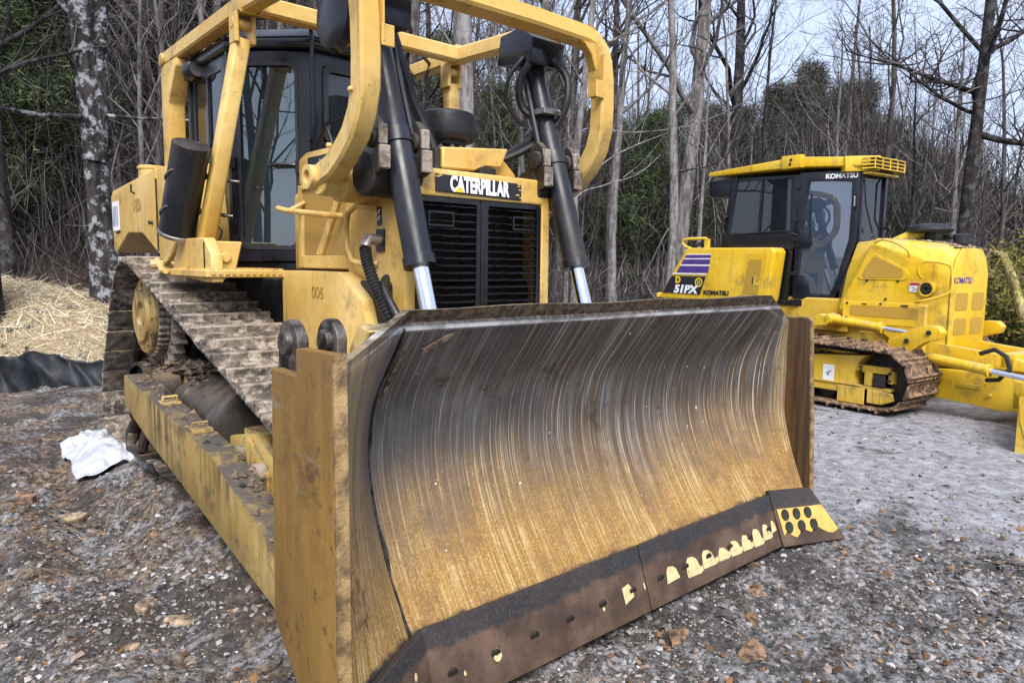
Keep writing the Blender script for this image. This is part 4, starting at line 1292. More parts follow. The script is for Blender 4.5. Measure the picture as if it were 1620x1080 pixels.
    path += [(-0.81, 1.03, 2.89), (-0.765, 1.05, 2.95), (-0.69, 1.06, 2.972)]
    path += [(-0.3, 1.065, 2.975), (0.3, 1.065, 2.98)]
    path += [(0.69, 1.06, 2.972), (0.765, 1.05, 2.95), (0.81, 1.03, 2.89)]
    path += [(0.82, y, z) for y, z in leg[::-1]]
    m = MB()
    m.sq(path, w, w, up=(1, 0, 0), c=0.13)
    hoop = m.build('front_hoop', M['cat'], root, bevel=0.0, ang=30)
    for sx in (-1, 1):
        m = MB()
        m.lathe([(0.036, -0.085), (0.062, -0.085), (0.062, 0.085), (0.036, 0.085), (0.036, -0.085)], (sx * 0.82, 1.46, 2.035), 'X', 20)
        m.disc((sx * .82, 1.46, 2.035), 0.0365, -.06, .06, 'X', 16)
        m.build('hoop_socket', M['cat'], hoop)
        m = MB()
        for y, z in ((1.27, 2.17), (1.05, 2.40)):
            m.disc((sx * 0.82, y - .02, z), 0.014, min(sx * .05, sx * .075), max(sx * .05, sx * .075), 'X', 6)
        m.box(min(sx * .765, sx * .755), max(sx * .765, sx * .755), 0.93, 1.06, 2.62, 2.86)
        m.box(min(sx * .77, sx * .70), max(sx * .77, sx * .70), 0.935, 0.945, 2.60, 2.70)
        m.prism([(sx * .64, 2.92), (sx * .775, 2.92), (sx * .775, 2.74), (sx * .735, 2.80), (sx * .71, 2.86)], 'Y', 0.99, 1.05)
        m.build('gusset', M['cat'], hoop, bevel=0.004)
    w2 = 0.105
    for sx in (-1, 1):
        m = MB()
        m.sq([(sx * .80, 1.10, 3.01), (sx * .80, 1.30, 3.075), (sx * .80, 1.62, 3.12), (sx * .80, 2.40, 3.150)], w2, w2, up=(1, 0, 0))
        m.sq([(sx * .80, 2.44, 3.152), (sx * .80, 3.98, 3.130)], w2, w2, up=(1, 0, 0))
        rl = m.build('top_rail', M['cat'], root, bevel=0.0, ang=30)
        m = MB()
        m.disc((sx * .80, 3.99, 3.12), 0.05, -.07, .07, 'X', 12)
        m.box(sx * .80 - .045, sx * .80 + .045, 2.40, 2.43, 3.09, 3.225)
        m.build('rail_joint', M['cat'], rl, bevel=0.005)
        # leaning mid post with forked head
        m = MB()
        m.sq([(sx * 1.00, 2.78, 1.60), (sx * 0.805, 2.535, 2.97)], 0.10, 0.10, up=(1, 0, 0))
        m.box(sx * .80 - .065, sx * .80 - .04, 2.47, 2.58, 2.93, 3.11)
        m.box(sx * .80 + .04, sx * .80 + .065, 2.47, 2.58, 2.93, 3.11)
        m.disc((sx * .80, 2.525, 3.05), 0.034, -.070, .070, 'X', 16)
        m.build('mid_post', M['cat'], root, bevel=0.006)
        m = MB()
        m.prism([(2.35, 1.47), (2.50, 1.47), (3.05, 1.50), (3.10, 1.58), (2.95, 1.74), (2.48, 1.74), (2.36, 1.64)], 'X', min(sx * 1.02, sx * 1.09), max(sx * 1.02, sx * 1.09))
        m.prism([(sx * 1.09, 1.48), (sx * 1.09, 1.72), (sx * .86, 1.72), (sx * .90, 1.56), (sx * .98, 1.48)], 'Y', 2.46, 2.50)
        m.disc((sx * .97, 2.455, 1.62), 0.034, -.012, .012, 'Y', 12)
        m.build('post_bracket', M['cat'], root, bevel=0.008)
        # rear post with widening head
        m = MB()
        m.prism([(4.03, 2.20), (3.86, 2.20), (3.86, 2.78), (3.66, 3.02), (3.66, 3.075), (4.03, 3.075)], 'X', sx * .80 - .06, sx * .80 + .06)
        m.build('rear_post', M['cat'], root, bevel=0.012, seg=2)
    m = MB()
    m.sq([(-0.745, 2.42, 3.150), (0.745, 2.42, 3.150)], w2, w2)
    m.build('cross_bar', M['cat'], root, ang=30)
    MB().sq([(-0.745, 3.98, 3.12), (0.745, 3.98, 3.12)], 0.09, 0.09).build('cross_bar', M['cat'], root, ang=30)

    # ---- black canister strapped to the post, its strut
    a, b = Vector((-1.11, 2.93, 1.765)), Vector((-1.085, 2.66, 2.315))
    d = (b - a).normalized()
    m = MB()
    m.tube([a + d * .015, b - d * .004], 0.112, 28)
    can = m.build('canister', M['cylinder'], root)
    m = MB()
    m.tube([a, a + d * 0.02, a + d * 0.026], [0.117, 0.117, 0.112], 28)
    m.build('canister_rim', M['steel'], can)
    for t in (0.16, 0.40):
        c = a + d * t
        m = MB()
        ring = [c + Vector((0.122 * math.cos(q), 0.122 * math.sin(q) * .9, -.05 * math.sin(q))) for q in np.linspace(0, 2 * math.pi, 22)]
        m.tube(ring, 0.006, 6)
        m.tube([c + Vector((.11, .0, 0)), c + Vector((.22, -.06, -.01)), c + Vector((.30, -.09, -.015))], 0.008, 6)
        m.tube([c + Vector((.21, -.10, -.01)), c + Vector((.28, -.02, -.01))], 0.014, 6)
        m.build('pipe_strap', M['steel'], can)
    m = MB()
    m.tube([(-1.05, 3.02, 1.76), (-1.07, 3.22, 1.62), (-1.08, 3.34, 1.57)], 0.022, 8)
    m.tube([(-1.0, 3.30, 1.56), (-1.16, 3.36, 1.575)], 0.03, 8)
    m.tube([(-1.12, 3.36, 1.60), (-1.14, 3.16, 1.53), (-1.16, 3.02, 1.53)], 0.02, 8)
    m.build('canister_strut', M['cat'], root)

    # ---- rear fuel tank and side boxes
    m = MB()
    m.prism([(3.74, 1.64), (4.18, 1.81), (4.60, 1.82), (5.02, 1.66), (5.10, 1.70), (5.14, 2.15), (5.06, 2.20), (3.74, 2.28)], 'X', -1.0, 1.0)
    tank = m.build('fuel_tank', M['cat'], root, bevel=0.02, seg=3)
    m = MB()
    m.lathe([(0.0001, 2.355), (0.108, 2.355), (0.112, 2.345), (0.112, 2.33), (0.104, 2.325), (0.104, 2.20)], (-0.86, 4.35, 0), 'Z', 28)
    m.build('filler_neck', M['cat'], tank)
    m = MB()
    m.box(-1.004, -0.998, 3.742, 3.765, 1.67, 2.20)
    m.tube([(-1.0, 4.35, 2.13), (-1.025, 4.35, 2.14), (-1.025, 4.35, 2.20)], 0.008, 6)
    m.build('door_seam', M['void'], tank)
    text_mesh('stencil', '180', 0.15, frame_m((-1.0035, 4.30, 2.03), (0, -1, 0), (0, 0, 1)), M['fadedprint'], tank)
    pk = MB().box(-1.006, -1.001, 4.86, 5.08, 1.85, 2.10).build('number_plate', M['white'], tank)
    m = MB()
    for y in (4.89, 4.94, 4.99, 5.03):
        m.box(-1.0085, -1.0065, y, y + .022, 1.89, 2.06)
    m.build('plate_print', M['bluegrey'], tank)
    m = MB()
    for y, z in ((3.88, 1.88), (3.95, 1.885), (4.86, 1.84), (4.93, 1.835)):
        m.disc((-1.0, y, z), 0.014, -.012, 0, 'X', 8)
    m.build('bolt', M['void'], tank)
    for sx in (-1, 1):
        m = MB()
        m.hexa([(min(sx * 1.0, sx * .72), 2.97, 1.60), (max(sx * 1.0, sx * .72), 2.97, 1.60), (max(sx * 1.0, sx * .72), 3.73, 1.60), (min(sx * 1.0, sx * .72), 3.73, 1.60),
                (min(sx * 1.0, sx * .72), 3.16, 2.27), (max(sx * 1.0, sx * .72), 3.16, 2.27), (max(sx * 1.0, sx * .72), 3.73, 2.27), (min(sx * 1.0, sx * .72), 3.73, 2.27)])
        sb = m.build('side_box', M['cat'], root, bevel=0.014, seg=2)
        if sx < 0:
            m = MB()
            m.disc((-0.83, 3.045, 1.90), 0.03, -.012, .012, 'Y', 16)
            m.tube([(-0.83, 3.03, 1.86), (-0.80, 2.98, 1.80), (-0.84, 2.97, 1.70), (-0.90, 2.96, 1.66)], 0.005, 6)
            m.build('box_latch', M['void'], sb)
            MB().box(-1.004, -1.0, 3.30, 3.36, 1.95, 2.18).build('box_hinge', M['cat_low'], sb)

    # ---- cab
    F, Bk = (-0.32, 2.56), (-0.735, 2.95)          # door line in plan
    zf, zt, zr = 1.575, 3.00, 3.155
    cabp = [(-0.735, 2.95), (-0.735, 3.76), (0.735, 3.76), (0.735, 2.95), (0.32, 2.56), (-0.32, 2.56)]
    m = MB()
    m.prism([(x * .985, y) for x, y in cabp], 'Z', 1.50, 1.60)
    # corner pillars
    for (x, y), s in zip(cabp, (0.045, .05, .05, .045, .04, .04)):
        m.box(x * .955 - s, x * .955 + s, y - s * (1 if y > 3 else -.1), y + s * (.1 if y > 3 else 1.3), 1.59, zt + .02)
    # side walls behind the doors, with window openings
    for sx in (-1, 1):
        a, b = sorted((sx * .735, sx * .70))
        m.ring([(3.02, 1.60), (3.72, 1.60), (3.72, zt), (3.02, zt)], [(3.10, 1.98), (3.66, 1.98), (3.66, 2.90), (3.10, 2.90)], 'X', a, b)
    m.ring([(-.70, 1.60), (.70, 1.60), (.70, zt), (-.70, zt)], [(-.60, 2.05), (.60, 2.05), (.60, 2.89), (-.60, 2.89)], 'Y', 3.70, 3.74)
    m.ring([(-.30, 1.60), (.30, 1.60), (.30, zt + .02), (-.30, zt + .02)], [(-.245, 2.42), (.245, 2.42), (.245, 2.91), (-.245, 2.91)], 'Y', 2.56, 2.60)
    cab = m.build('cab', M['cab'], root, bevel=0.010, seg=2)
    MB().ring(rrect(-.25, .25, 2.415, 2.915, .04), rrect(-.215, .215, 2.45, 2.88, .035), 'Y', 2.548, 2.562).build('window_seal', M['rubber'], cab)
    MB().box(-.25, .25, 2.575, 2.583, 2.415, 2.915).build('windscreen', M['glass_dark'], cab)
    for sx in (-1, 1):
        a, b = sorted((sx * .722, sx * .714))
        MB().box(a, b, 3.09, 3.67, 1.97, 2.91).build('side_window', M['glass_dark'], cab)
        MB().box(*sorted((sx * .738, sx * .728)), 3.36, 3.39, 1.98, 2.90).build('window_bar', M['black'], cab)
    MB().box(-.61, .61, 3.715, 3.723, 2.04, 2.90).build('rear_window', M['glass_dark'], cab)
    m = MB()
    rp = [(-0.77, 2.94), (-0.77, 3.80), (0.77, 3.80), (0.77, 2.94), (0.36, 2.50), (-0.36, 2.50)]
    m.prism(rp, 'Z', zt, zt + .07)
    m.prism([(x, y) for x, y in rp], 'Z', zt + .071, zr, taper=[(x * .86, 3.2 + (y - 3.2) * .86) for x, y in rp])
    m.build('cab_roof', M['cab'], root, bevel=0.025, seg=3)
    # doors, built flat then swung onto the slanted line
    L = math.hypot(F[0] - Bk[0], F[1] - Bk[1])
    for sx in (-1, 1):
        if sx < 0:
            T = frame_m((Bk[0], Bk[1], 0), (F[0] - Bk[0], F[1] - Bk[1], 0), (0, 0, 1))
        else:
            T = frame_m((-F[0], F[1], 0), (F[0] - Bk[0], -(F[1] - Bk[1]), 0), (0, 0, 1))
        # local: x along the door, y up, z outward
        inner = rrect(0.075, 0.470, 1.69, 2.905, 0.06, 3)
        if sx > 0: inner = [(L - x, z) for x, z in inner][::-1]
        outer = rrect(0.008, L - .008, 1.60, 2.985, 0.02, 3)
        m = MB()
        m.ring(outer, inner, 'Z', -0.01, 0.04)
        m.xf(T)
        dr = m.build('cab_door', M['cab'], root, bevel=0.006)
        m = MB()
        i2 = [(0.27 + (x - .27) * 1.04, 2.30 + (z - 2.30) * 1.015) for x, z in inner]
        m.ring(i2, [(0.27 + (x - .27) * .94, 2.30 + (z - 2.30) * .975) for x, z in inner], 'Z', 0.036, 0.048)
        m.xf(T)
        m.build('door_seal', M['rubber'], dr)
        m = MB()
        m.prism(i2, 'Z', 0.018, 0.024)
        m.xf(T)
        m.build('door_glass', M['glass'], dr)
        m = MB()
        u0 = 0.47 if sx < 0 else L - .47
        k = 1 if sx < 0 else -1
        m.box(u0 + .02 * k - .025, u0 + .02 * k + .025, 2.19, 2.27, 0.04, 0.085)
        m.tube([(u0, 2.24, 0.07), (u0 - .06 * k, 2.245, 0.075), (u0 - .17 * k, 2.24, 0.07)], 0.014, 8)
        m.xf(T)
        m.build('door_handle', M['black'], dr)
        m = MB()
        for zz in (1.80, 2.22, 2.76):
            m.box(0.0 if sx < 0 else L - .05, 0.05 if sx < 0 else L, zz, zz + .07, 0.04, 0.062)
        m.xf(T)
        m.build('door_hinge', M['black'], dr)
        if sx < 0:
            m = MB()
            for i in range(3):
                m.disc((0.10 + .022 * i, 2.945, 0), 0.007, 0.04, 0.046, 'Z', 8)
            m.xf(T)
            m.build('door_sign', M['white'], dr)
    # grab rail over the door and the pillar
    for sx in (-1, 1):
        m = MB()
        m.tube(smooth_path([(sx * .74, 2.80, 3.03), (sx * .76, 2.76, 3.13), (sx * .72, 2.72, 3.15), (sx * .50, 2.56, 3.175), (sx * .40, 2.49, 3.18), (sx * .375, 2.47, 3.12), (sx * .37, 2.47, 2.85), (sx * .37, 2.47, 2.45), (sx * .36, 2.52, 2.40)], 5), 0.014, 8)
        m.build('grab_rail', M['black'], root)
        m = MB()
        m.tube([(sx * .33, 2.50, 2.36), (sx * .33, 2.34, 2.50), (sx * .33, 2.10, 2.50), (sx * .33, 2.02, 2.47), (sx * .33, 1.99, 2.34)], 0.013, 8)
        m.tube([(sx * .33, 2.36, 2.49), (sx * .33, 2.28, 2.36)], 0.010, 8)
        m.build('cowl_rail', M['black'], root)
    # work lamps, beacon and mirror arm on the roof edge
    m = MB()
    m.box(-0.80, -0.70, 3.55, 3.68, 2.92, 3.02)
    m.lathe([(0.0001, 0), (0.065, 0), (0.08, .05), (0.08, .10), (0.0001, .10)], (-0.76, 3.50, 2.98), 'Y', 18)
    m.tube([(-0.72, 3.55, 3.14), (-0.72, 3.2, 3.17), (-0.66, 3.0, 3.19)], 0.018, 8)
    m.box(-0.70, -0.58, 2.98, 3.12, 3.13, 3.20)
    m.tube([(-0.78, 3.62, 3.05), (-0.76, 3.3, 3.11), (-0.70, 3.1, 3.12)], 0.010, 6)
    wl = m.build('work_lamp', M['black'], root, bevel=0.006)
    MB().disc((-0.76, 3.495, 2.98), 0.055, 0, .004, 'Y', 16).build('lamp_lens', M['steel'], wl)
    # seat, console and controls inside
    m = MB()
    m.box(-0.24, 0.24, 3.12, 3.50, 1.86, 2.0)
    m.prism([(3.42, 1.95), (3.56, 1.95), (3.64, 2.56), (3.54, 2.60)], 'X', -0.23, 0.23)
    m.box(-0.12, 0.12, 3.55, 3.64, 2.60, 2.76)
    m.box(-0.20, 0.20, 3.18, 3.46, 1.60, 1.86)
    m.build('driver_seat', M['seat'], root, bevel=0.03, seg=2)
    m = MB()
    m.box(-0.52, -0.34, 3.08, 3.55, 1.60, 2.10)
    m.box(0.34, 0.52, 3.08, 3.55, 1.60, 2.10)
    m.prism([(2.66, 1.62), (2.82, 1.62), (2.80, 2.12), (2.66, 2.30)], 'X', -0.26, 0.26)
    m.build('console', M['cab_in'], root, bevel=0.02, seg=2)
    m = MB()
    for x in (-0.43, 0.43):
        m.tube([(x, 3.16, 2.08), (x, 3.12, 2.26)], 0.012, 8)
        m.disc((x, 3.12, 0), 0.03, 2.24, 2.32, 'Z', 10, .01)
    m.build('control_lever', M['black'], root)
    return root

build_near_dozer()
# ------------------------------------------------------------------ the far bulldozer (local: x across, y back, z up)
def build_far_dozer():
    th = R(5.8)
    bx, by = math.sin(th), math.cos(th)
    loc = (5.6 + 1.295 * math.cos(th), 1.05 - 1.295 * math.sin(th), 0)
    root = thing('bulldozer', 'bright yellow bulldozer with glazed black cab parked beyond the rusty blade, seen side on', 'bulldozer', loc, -th, world_coords=False)
    P = lambda n, mb, m, par=root, **k: mb.build(n, M[m], par, **k)

    # ---- tracks
    circ = [(0.09, 0.37, 0.315), (2.78, 0.42, 0.355)]
    sm = None
    for sx in (-1, 1):
        xc = sx * 0.94
        sm = make_track(root, xc, 0.71, circ, 0.19, 0.058, holes=True, shoe_mesh=sm, mats=M['shoe_rust'])
        m = MB()
        a, b = sorted((xc - sx * .10, xc + sx * .23))
        arc = [(0.10 + .335 * math.cos(R(q_)), 0.37 + .335 * math.sin(R(q_))) for q_ in range(-32, 51, 9)]
        m.prism([(0.42, 0.17), (2.55, 0.17), (2.60, 0.45), (2.3, 0.56), (1.0, 0.57), (0.62, 0.60)] + arc[::-1], 'X', a, b)
        fr = m.build('roller_frame', M['kom_low'], root, bevel=0.012, seg=2)
        xo = xc + sx * .23
        m = MB()
        m.box(min(xo, xo + sx * .02), max(xo, xo + sx * .02), 0.34, 2.5, 0.265, 0.285)
        m.box(min(xo, xo + sx * .02), max(xo, xo + sx * .02), 0.95, 1.25, 0.06, 0.25)
        m.box(min(xo, xo + sx * .02), max(xo, xo + sx * .02), 0.30, 0.62, 0.06, 0.25)
        m.prism([(0.27, 0.09), (0.10, 0.09), (-.03, .15), (-.01, 0.23), (0.27, 0.25)], 'X', min(xo - sx * .02, xo + sx * .015), max(xo - sx * .02, xo + sx * .015))
        for y in (0.18, 0.10):
            m.box(min(xo, xo + sx * .025), max(xo, xo + sx * .025), y, y + .012, 0.11, 0.24)
        m.build('roller_guard', M['kom_low'], fr, bevel=0.006)
        st = MB().box(min(xo, xo + sx * .004), max(xo, xo + sx * .004), 0.68, 0.82, 0.28, 0.47).build('frame_sticker', M['white'], fr)
        if sx < 0:
            m = MB()
            m.tube([(xo - .006, 0.72, 0.40), (xo - .006, 0.77, 0.37), (xo - .006, 0.74, 0.35)], 0.006, 5)
            m.build('sticker_print', M['blackprint'], fr)
        # front idler set in its yellow yoke
        m = MB()
        m.lathe([(0.08, -0.14), (0.20, -0.12), (0.255, -.15), (0.295, -0.12), (0.295, 0.12), (0.255, .15), (0.20, 0.12), (0.08, 0.14)], (xc, 0.09, 0.37), 'X', 36)
        m.build('idler_wheel', M['void'], root)
        m = MB()
        a, b = sorted((xo - sx * .12, xo - sx * .02))
        m.box(a, b, 0.04, 0.44, 0.43, 0.51)
        m.box(a, b, 0.24, 0.33, 0.28, 0.45)
        m.box(a, b, 0.00, 0.06, 0.33, 0.47)
        m.box(a, b, 0.02, 0.42, 0.235, 0.275)
        m.build('idler_yoke', M['kom_low'], fr, bevel=0.012, seg=2)
        m = MB()
        a, b = sorted((xo - sx * .03, xo + sx * .005))
        m.box(a, b, 0.08, 0.21, 0.29, 0.42)
        for y, z in ((.03, .45), (.03, .37), (.36, .49), (.36, .45)):
            m.disc((xo, y, z), 0.018, -.03, .01, 'X', 6)
        m.build('yoke_bolt_plate', M['void'], fr, bevel=0.006)
        m = MB()
        toothed(m, xc - .04, xc + .04, 2.78, 0.42, 0.28, 0.345, 23)
        m.disc((xc, 2.78, 0.42), 0.22, -.12, .22 * 1, 'X', 24, .03)
        m.build('sprocket', M['void'], root, bevel=0.004)
        for k in range(7):
            m = MB()
            m.lathe([(0.0001, -.13), (.10, -.13), (.10, -.06), (.085, -.05), (.085, .05), (.10, .06), (.10, .13), (.0001, .13)], (xc, 0.50 + k * .31, 0.16), 'X', 14)
            m.build('track_roller', M['void'], root)
        r5 = random.Random(31)
        m = MB()
        for _ in range(60):
            cx, cy = xc + sx * r5.uniform(-.05, .24), r5.uniform(0.7, 2.2)
            s = r5.uniform(.02, .07)
            cz = 0.57
            pp = [(cx + d[0] * s * r5.uniform(.6, 1.4), cy + d[1] * s * r5.uniform(.6, 1.8), cz + d[2] * s * r5.uniform(.4, 1)) for d in ((1, 0, 0), (-1, 0, 0), (0, 1, 0), (0, -1, 0), (0, 0, .7), (0, 0, -.7))]
            m.add(pp, [(0, 2, 4), (2, 1, 4), (1, 3, 4), (3, 0, 4), (2, 0, 5), (1, 2, 5), (3, 1, 5), (0, 3, 5)])
        tag(m.build('caked_mud', M['mud'], fr), kind='stuff')

    # ---- main frame
    m = MB()
    m.box(-0.50, 0.50, 0.0, 3.2, 0.45, 1.20)
    m.box(-0.56, 0.56, 0.9, 3.4, 0.80, 1.22)
    m.build('main_frame', M['kom_low'], root, bevel=0.02)

    # ---- hood as a loft of cross sections, each with sloping shoulders
    secs = [(0.98, 0.634, 1.10, 1.10, 1.93, 0.30), (0.64, 0.577, 0.98, 1.90, 1.96, 0.28), (0.20, 0.505, 0.62, 1.76, 1.93, 0.26), (-0.06, 0.463, 0.55, 1.65, 1.89, 0.25), (-0.20, 0.44, 0.58, 1.56, 1.84, 0.24)]
    m = MB()
    vs = []
    for y, hw, zb, zs, zt, tw in secs:
        zs = max(zs, zb + .02)
        vs += [(-hw, y, zb), (-hw, y, zs), (-(hw + tw) / 2 - .03, y, (zs + zt) / 2 + .04), (-tw, y, zt), (tw, y, zt), ((hw + tw) / 2 + .03, y, (zs + zt) / 2 + .04), (hw, y, zs), (hw, y, zb)]
    # the first section is a wedge: the panel's rear edge slants from its foot up and forward
    fs = []
    for i in range(len(secs) - 1):
        for j in range(8):
            a, b = i * 8 + j, i * 8 + (j + 1) % 8
            fs.append((a, b, b + 8, a + 8))
    fs.append(tuple(range(7, -1, -1)))
    k = (len(secs) - 1) * 8
    fs.append(tuple(k + i for i in range(8)))
    m.add(vs, fs)
    hood = m.build('hood', M['kom'], root, bevel=0.03, seg=3)
    def flank(x_pts, off=0.006):
        """hood side x at y"""
        ys = [s[0] for s in secs][::-1]
        hs = [s[1] for s in secs][::-1]
        return [(-(float(np.interp(y, ys, hs)) + off), y, z) for y, z in x_pts]
    def plate(pts, off, th=0.004):
        a = flank(pts, off)
        b = flank(pts, off - th)
        n = len(pts)
        return MB().add(a + b, [tuple(range(n)), tuple(range(2 * n - 1, n - 1, -1))] + [(i, n + i, n + (i + 1) % n, (i + 1) % n) for i in range(n)])
    tri = [(0.735, 1.515), (0.72, 1.56), (0.62, 1.735), (0.585, 1.74), (0.30, 1.60), (0.275, 1.565), (0.275, 1.515), (0.30, 1.495), (0.71, 1.495)]
    cx, cz = 0.52, 1.59
    plate([(cx + (y - cx) * 1.20, cz + (z - cz) * 1.25) for y, z in tri], 0.010, .014).build('vent_door', M['kom'], hood, bevel=0.003)
    plate(tri, 0.014).build('vent_screen', M['kommesh'], hood)
    plate([(0.93, 1.20), (0.12, 1.20), (0.0, 1.19), (0.0, 0.93), (0.80, 0.94), (0.93, 0.98)], 0.008, .012).build('lower_door', M['kom'], hood, bevel=0.003)
    plate([(0.82, 1.16), (0.10, 1.155), (0.07, 1.14), (0.07, 1.04), (0.10, 1.02), (0.80, 1.03), (0.84, 1.05), (0.84, 1.14)], 0.013).build('vent_screen', M['kommesh'], hood)
    m = MB()
    for y, z in ((0.88, 1.18), (0.50, 1.185), (0.05, 1.17), (0.88, 1.0), (0.05, 1.0), (0.67, 1.46), (0.33, 1.46), (0.45, 1.245), (0.0, 1.30)):
        x = flank([(y, z)], .006)[0][0]
        m.disc((x, y, z), 0.014, -.010, .004, 'X', 8)
    m.box(-0.598, -0.585, 0.66, 0.74, 1.168, 1.182)
    m.box(-0.535, -0.50, 0.20, 0.28, 1.168, 1.182)
    tag(m.build('hood_bolt', M['void'], hood), kind='stuff')
    sg = plate([(0.205, 1.34), (0.06, 1.335), (0.06, 1.445), (0.205, 1.45)], 0.010).build('safety_sticker', M['white'], hood)
    m = MB()
    q = flank([(0.20, 1.415), (0.065, 1.412), (0.065, 1.442), (0.20, 1.445)], .0115)
    m.add(q, [(0, 1, 2, 3)])
    m.build('sticker_band', M['redprint'], hood)
    m = MB()
    q = flank([(0.165, 1.37)], .012)[0]
    m.lathe([(.014, 0), (.021, 0), (.021, .001), (.014, .001)], q, 'X', 14)
    for zz in (1.36, 1.378):
        a = flank([(0.13, zz), (0.075, zz - .002)], .012)
        m.tube(a, 0.004, 4)
    m.build('sticker_print', M['purple'], hood)
    # front mask with two vents
    m = MB()
    m.prism([(-.45, 0.58), (-.45, 1.56), (-.36, 1.74), (-.24, 1.845), (.24, 1.845), (.36, 1.74), (.45, 1.56), (.45, 0.58)], 'Y', -.235, -.205)
    nose = m.build('front_mask', M['kom'], root, bevel=0.015, seg=2)
    for z0, z1 in ((1.14, 1.34), (0.86, 1.05)):
        for x0, x1 in ((-.36, -.06), (.06, .36)):
            MB().prism(rrect(x0, x1, z0, z1, .03), 'Y', -.24, -.2345).build('vent_screen', M['kommesh'], nose)
    text_mesh('lettering', 'KOMATSU', 0.10, frame_m((-0.20, -.2365, 1.475), (1, 0, 0), (0, 0, 1)), M['purple'], nose, bold=.002)
    # dried soil on the hood
    r6 = random.Random(77)
    m = MB()
    for _ in range(260):
        cy, cx = r6.uniform(-.18, .85), r6.uniform(-.26, .30)
        s = r6.uniform(.012, .05)
        cz = float(np.interp(cy, [-.2, -.06, .2, .64, .98], [1.842, 1.892, 1.932, 1.962, 1.935]))
        pp = [(cx + d[0] * s * r6.uniform(.6, 1.6), cy + d[1] * s * r6.uniform(.6, 1.8), cz + d[2] * s * r6.uniform(.25, .55)) for d in ((1, 0, 0), (-1, 0, 0), (0, 1, 0), (0, -1, 0), (0, 0, 1), (0, 0, -.6))]
        m.add(pp, [(0, 2, 4), (2, 1, 4), (1, 3, 4), (3, 0, 4), (2, 0, 5), (1, 2, 5), (3, 1, 5), (0, 3, 5)])
    tag(m.build('dried_soil', M['tanrock'], hood), kind='stuff')
    # handrails over the shoulder
    def rail(pts, r=.014):
        return MB().tube(smooth_path(pts, 5), r, 8)
    m = rail([(-.60, .60, 1.90), (-.62, .50, 1.94), (-.62, .34, 1.90), (-.60, .22, 1.82), (-.56, .20, 1.74)])
    m.build('hand_rail', M['kom_low'], root)
    m = rail([(-.55, .06, 1.50), (-.62, .07, 1.56), (-.62, .05, 1.66), (-.60, -.02, 1.69), (-.54, -.20, 1.66), (-.52, -.24, 1.60), (-.52, -.25, 1.38), (-.56, -.16, 1.30), (-.60, .02, 1.24), (-.56, .10, 1.22)], .016)
    m.build('hand_rail', M['kom'], root)
    # round filler bay in the shoulder
    m = MB()
    m.lathe([(0.07, 0.0), (0.08, .02), (0.09, .02), (.09, -.03), (.07, -.03), (0.07, 0)], (-.49, .02, 1.38), 'X', 20)
    m.build('port_ring', M['kom'], hood)
    m = MB()
    m.disc((-.488, .02, 1.38), 0.07, -.01, .008, 'X', 20)
    for i in range(7):
        a = i * .9
        m.disc((-.49, .02 + .04 * math.cos(a), 1.38 + .04 * math.sin(a)), 0.017, -.03, .0, 'X', 8)
    m.build('port_fitting', M['void'], hood)
    # exhaust: yellow elbow and a flat black drum
    m = MB()
    m.tube([(-.12, .62, 1.90), (-.10, .50, 1.96), (-.06, .40, 2.01), (0, .34, 2.06)], 0.075, 16)
    m.build('intake_elbow', M['kom'], root)
    m = MB()
    m.lathe([(.0001, 2.03), (.19, 2.03), (.235, 2.045), (.245, 2.07), (.22, 2.105), (.17, 2.13), (.11, 2.145), (.0001, 2.15)], (0.0, 0.25, 0), 'Z', 28)
    m.lathe([(.06, 1.93), (.06, 2.03)], (0, .25, 0), 'Z', 14)
    m.lathe([(.06, 1.90), (.09, 1.90), (.09, 2.00), (.06, 2.02), (.0001, 2.02)], (.05, -.08, 0), 'Z', 14)
    m.build('air_intake', M['rubber'], root)
    m = MB()
    m.tube([(.12, .15, 1.98), (.24, .02, 2.0), (.26, -.1, 1.93)], 0.03, 8)
    m.build('exhaust_pipe', M['void'], root)

    # ---- fuel tank beside the cab, with its decals
    m = MB()
    tp = [(1.76, 1.81), (1.83, 1.20), (1.86, 1.12), (3.72, 1.12), (3.70, 1.19), (3.26, 1.84), (3.18, 1.87), (1.80, 1.86)]
    m.prism(tp, 'X', -0.895, -0.62)
    tank = m.build('fuel_tank', M['kom'], root, bevel=0.03, seg=3)
    m = MB()
    m.prism(tp, 'X', 0.50, 0.895)
    m.build('side_box', M['kom'], root, bevel=0.03, seg=3)
    xs = -0.900
    def side(pts, off=0.0, th=.003):
        return MB().prism(pts, 'X', xs - off - th, xs - off)
    side([(2.02, 1.78), (1.84, 1.24), (1.80, 1.22), (2.16, 1.22), (2.30, 1.78)][:0] or [(1.90, 1.22), (2.26, 1.22), (2.16, 1.79), (1.87, 1.79)], -.001).build('tank_door', M['kom'], tank, bevel=.002)
    side([(1.97, 1.24), (2.22, 1.24), (2.13, 1.70), (1.93, 1.70)], .0035).build('door_screen', M['kommesh'], tank)
    side([(1.95, 1.36), (2.05, 1.36), (2.04, 1.48), (1.94, 1.48)], .007).build('door_latch', M['kom'], tank, bevel=.002)
    side([(2.05, 1.375), (2.07, 1.375), (2.06, 1.47), (2.04, 1.47)], .0065).build('latch_shadow_gap', M['void'], tank)
    xf_ = (0, -1, 0)
    text_mesh('lettering', 'KOMATSU', 0.082, frame_m((xs - .005, 2.66, 1.235), xf_, (0, 0, 1)), M['blackprint'], tank, bold=.004, sx=1.15)
    # dark decal panel with badge, digits and stripes
    dk = side([(2.94, 1.20), (3.66, 1.205), (3.49, 1.46), (2.85, 1.46)], .001).build('decal_panel', M['blackprint'], tank)
    side([(2.835, 1.485), (3.48, 1.485), (3.465, 1.505), (2.83, 1.505)], .001).build('decal_stripe', M['white'], tank)
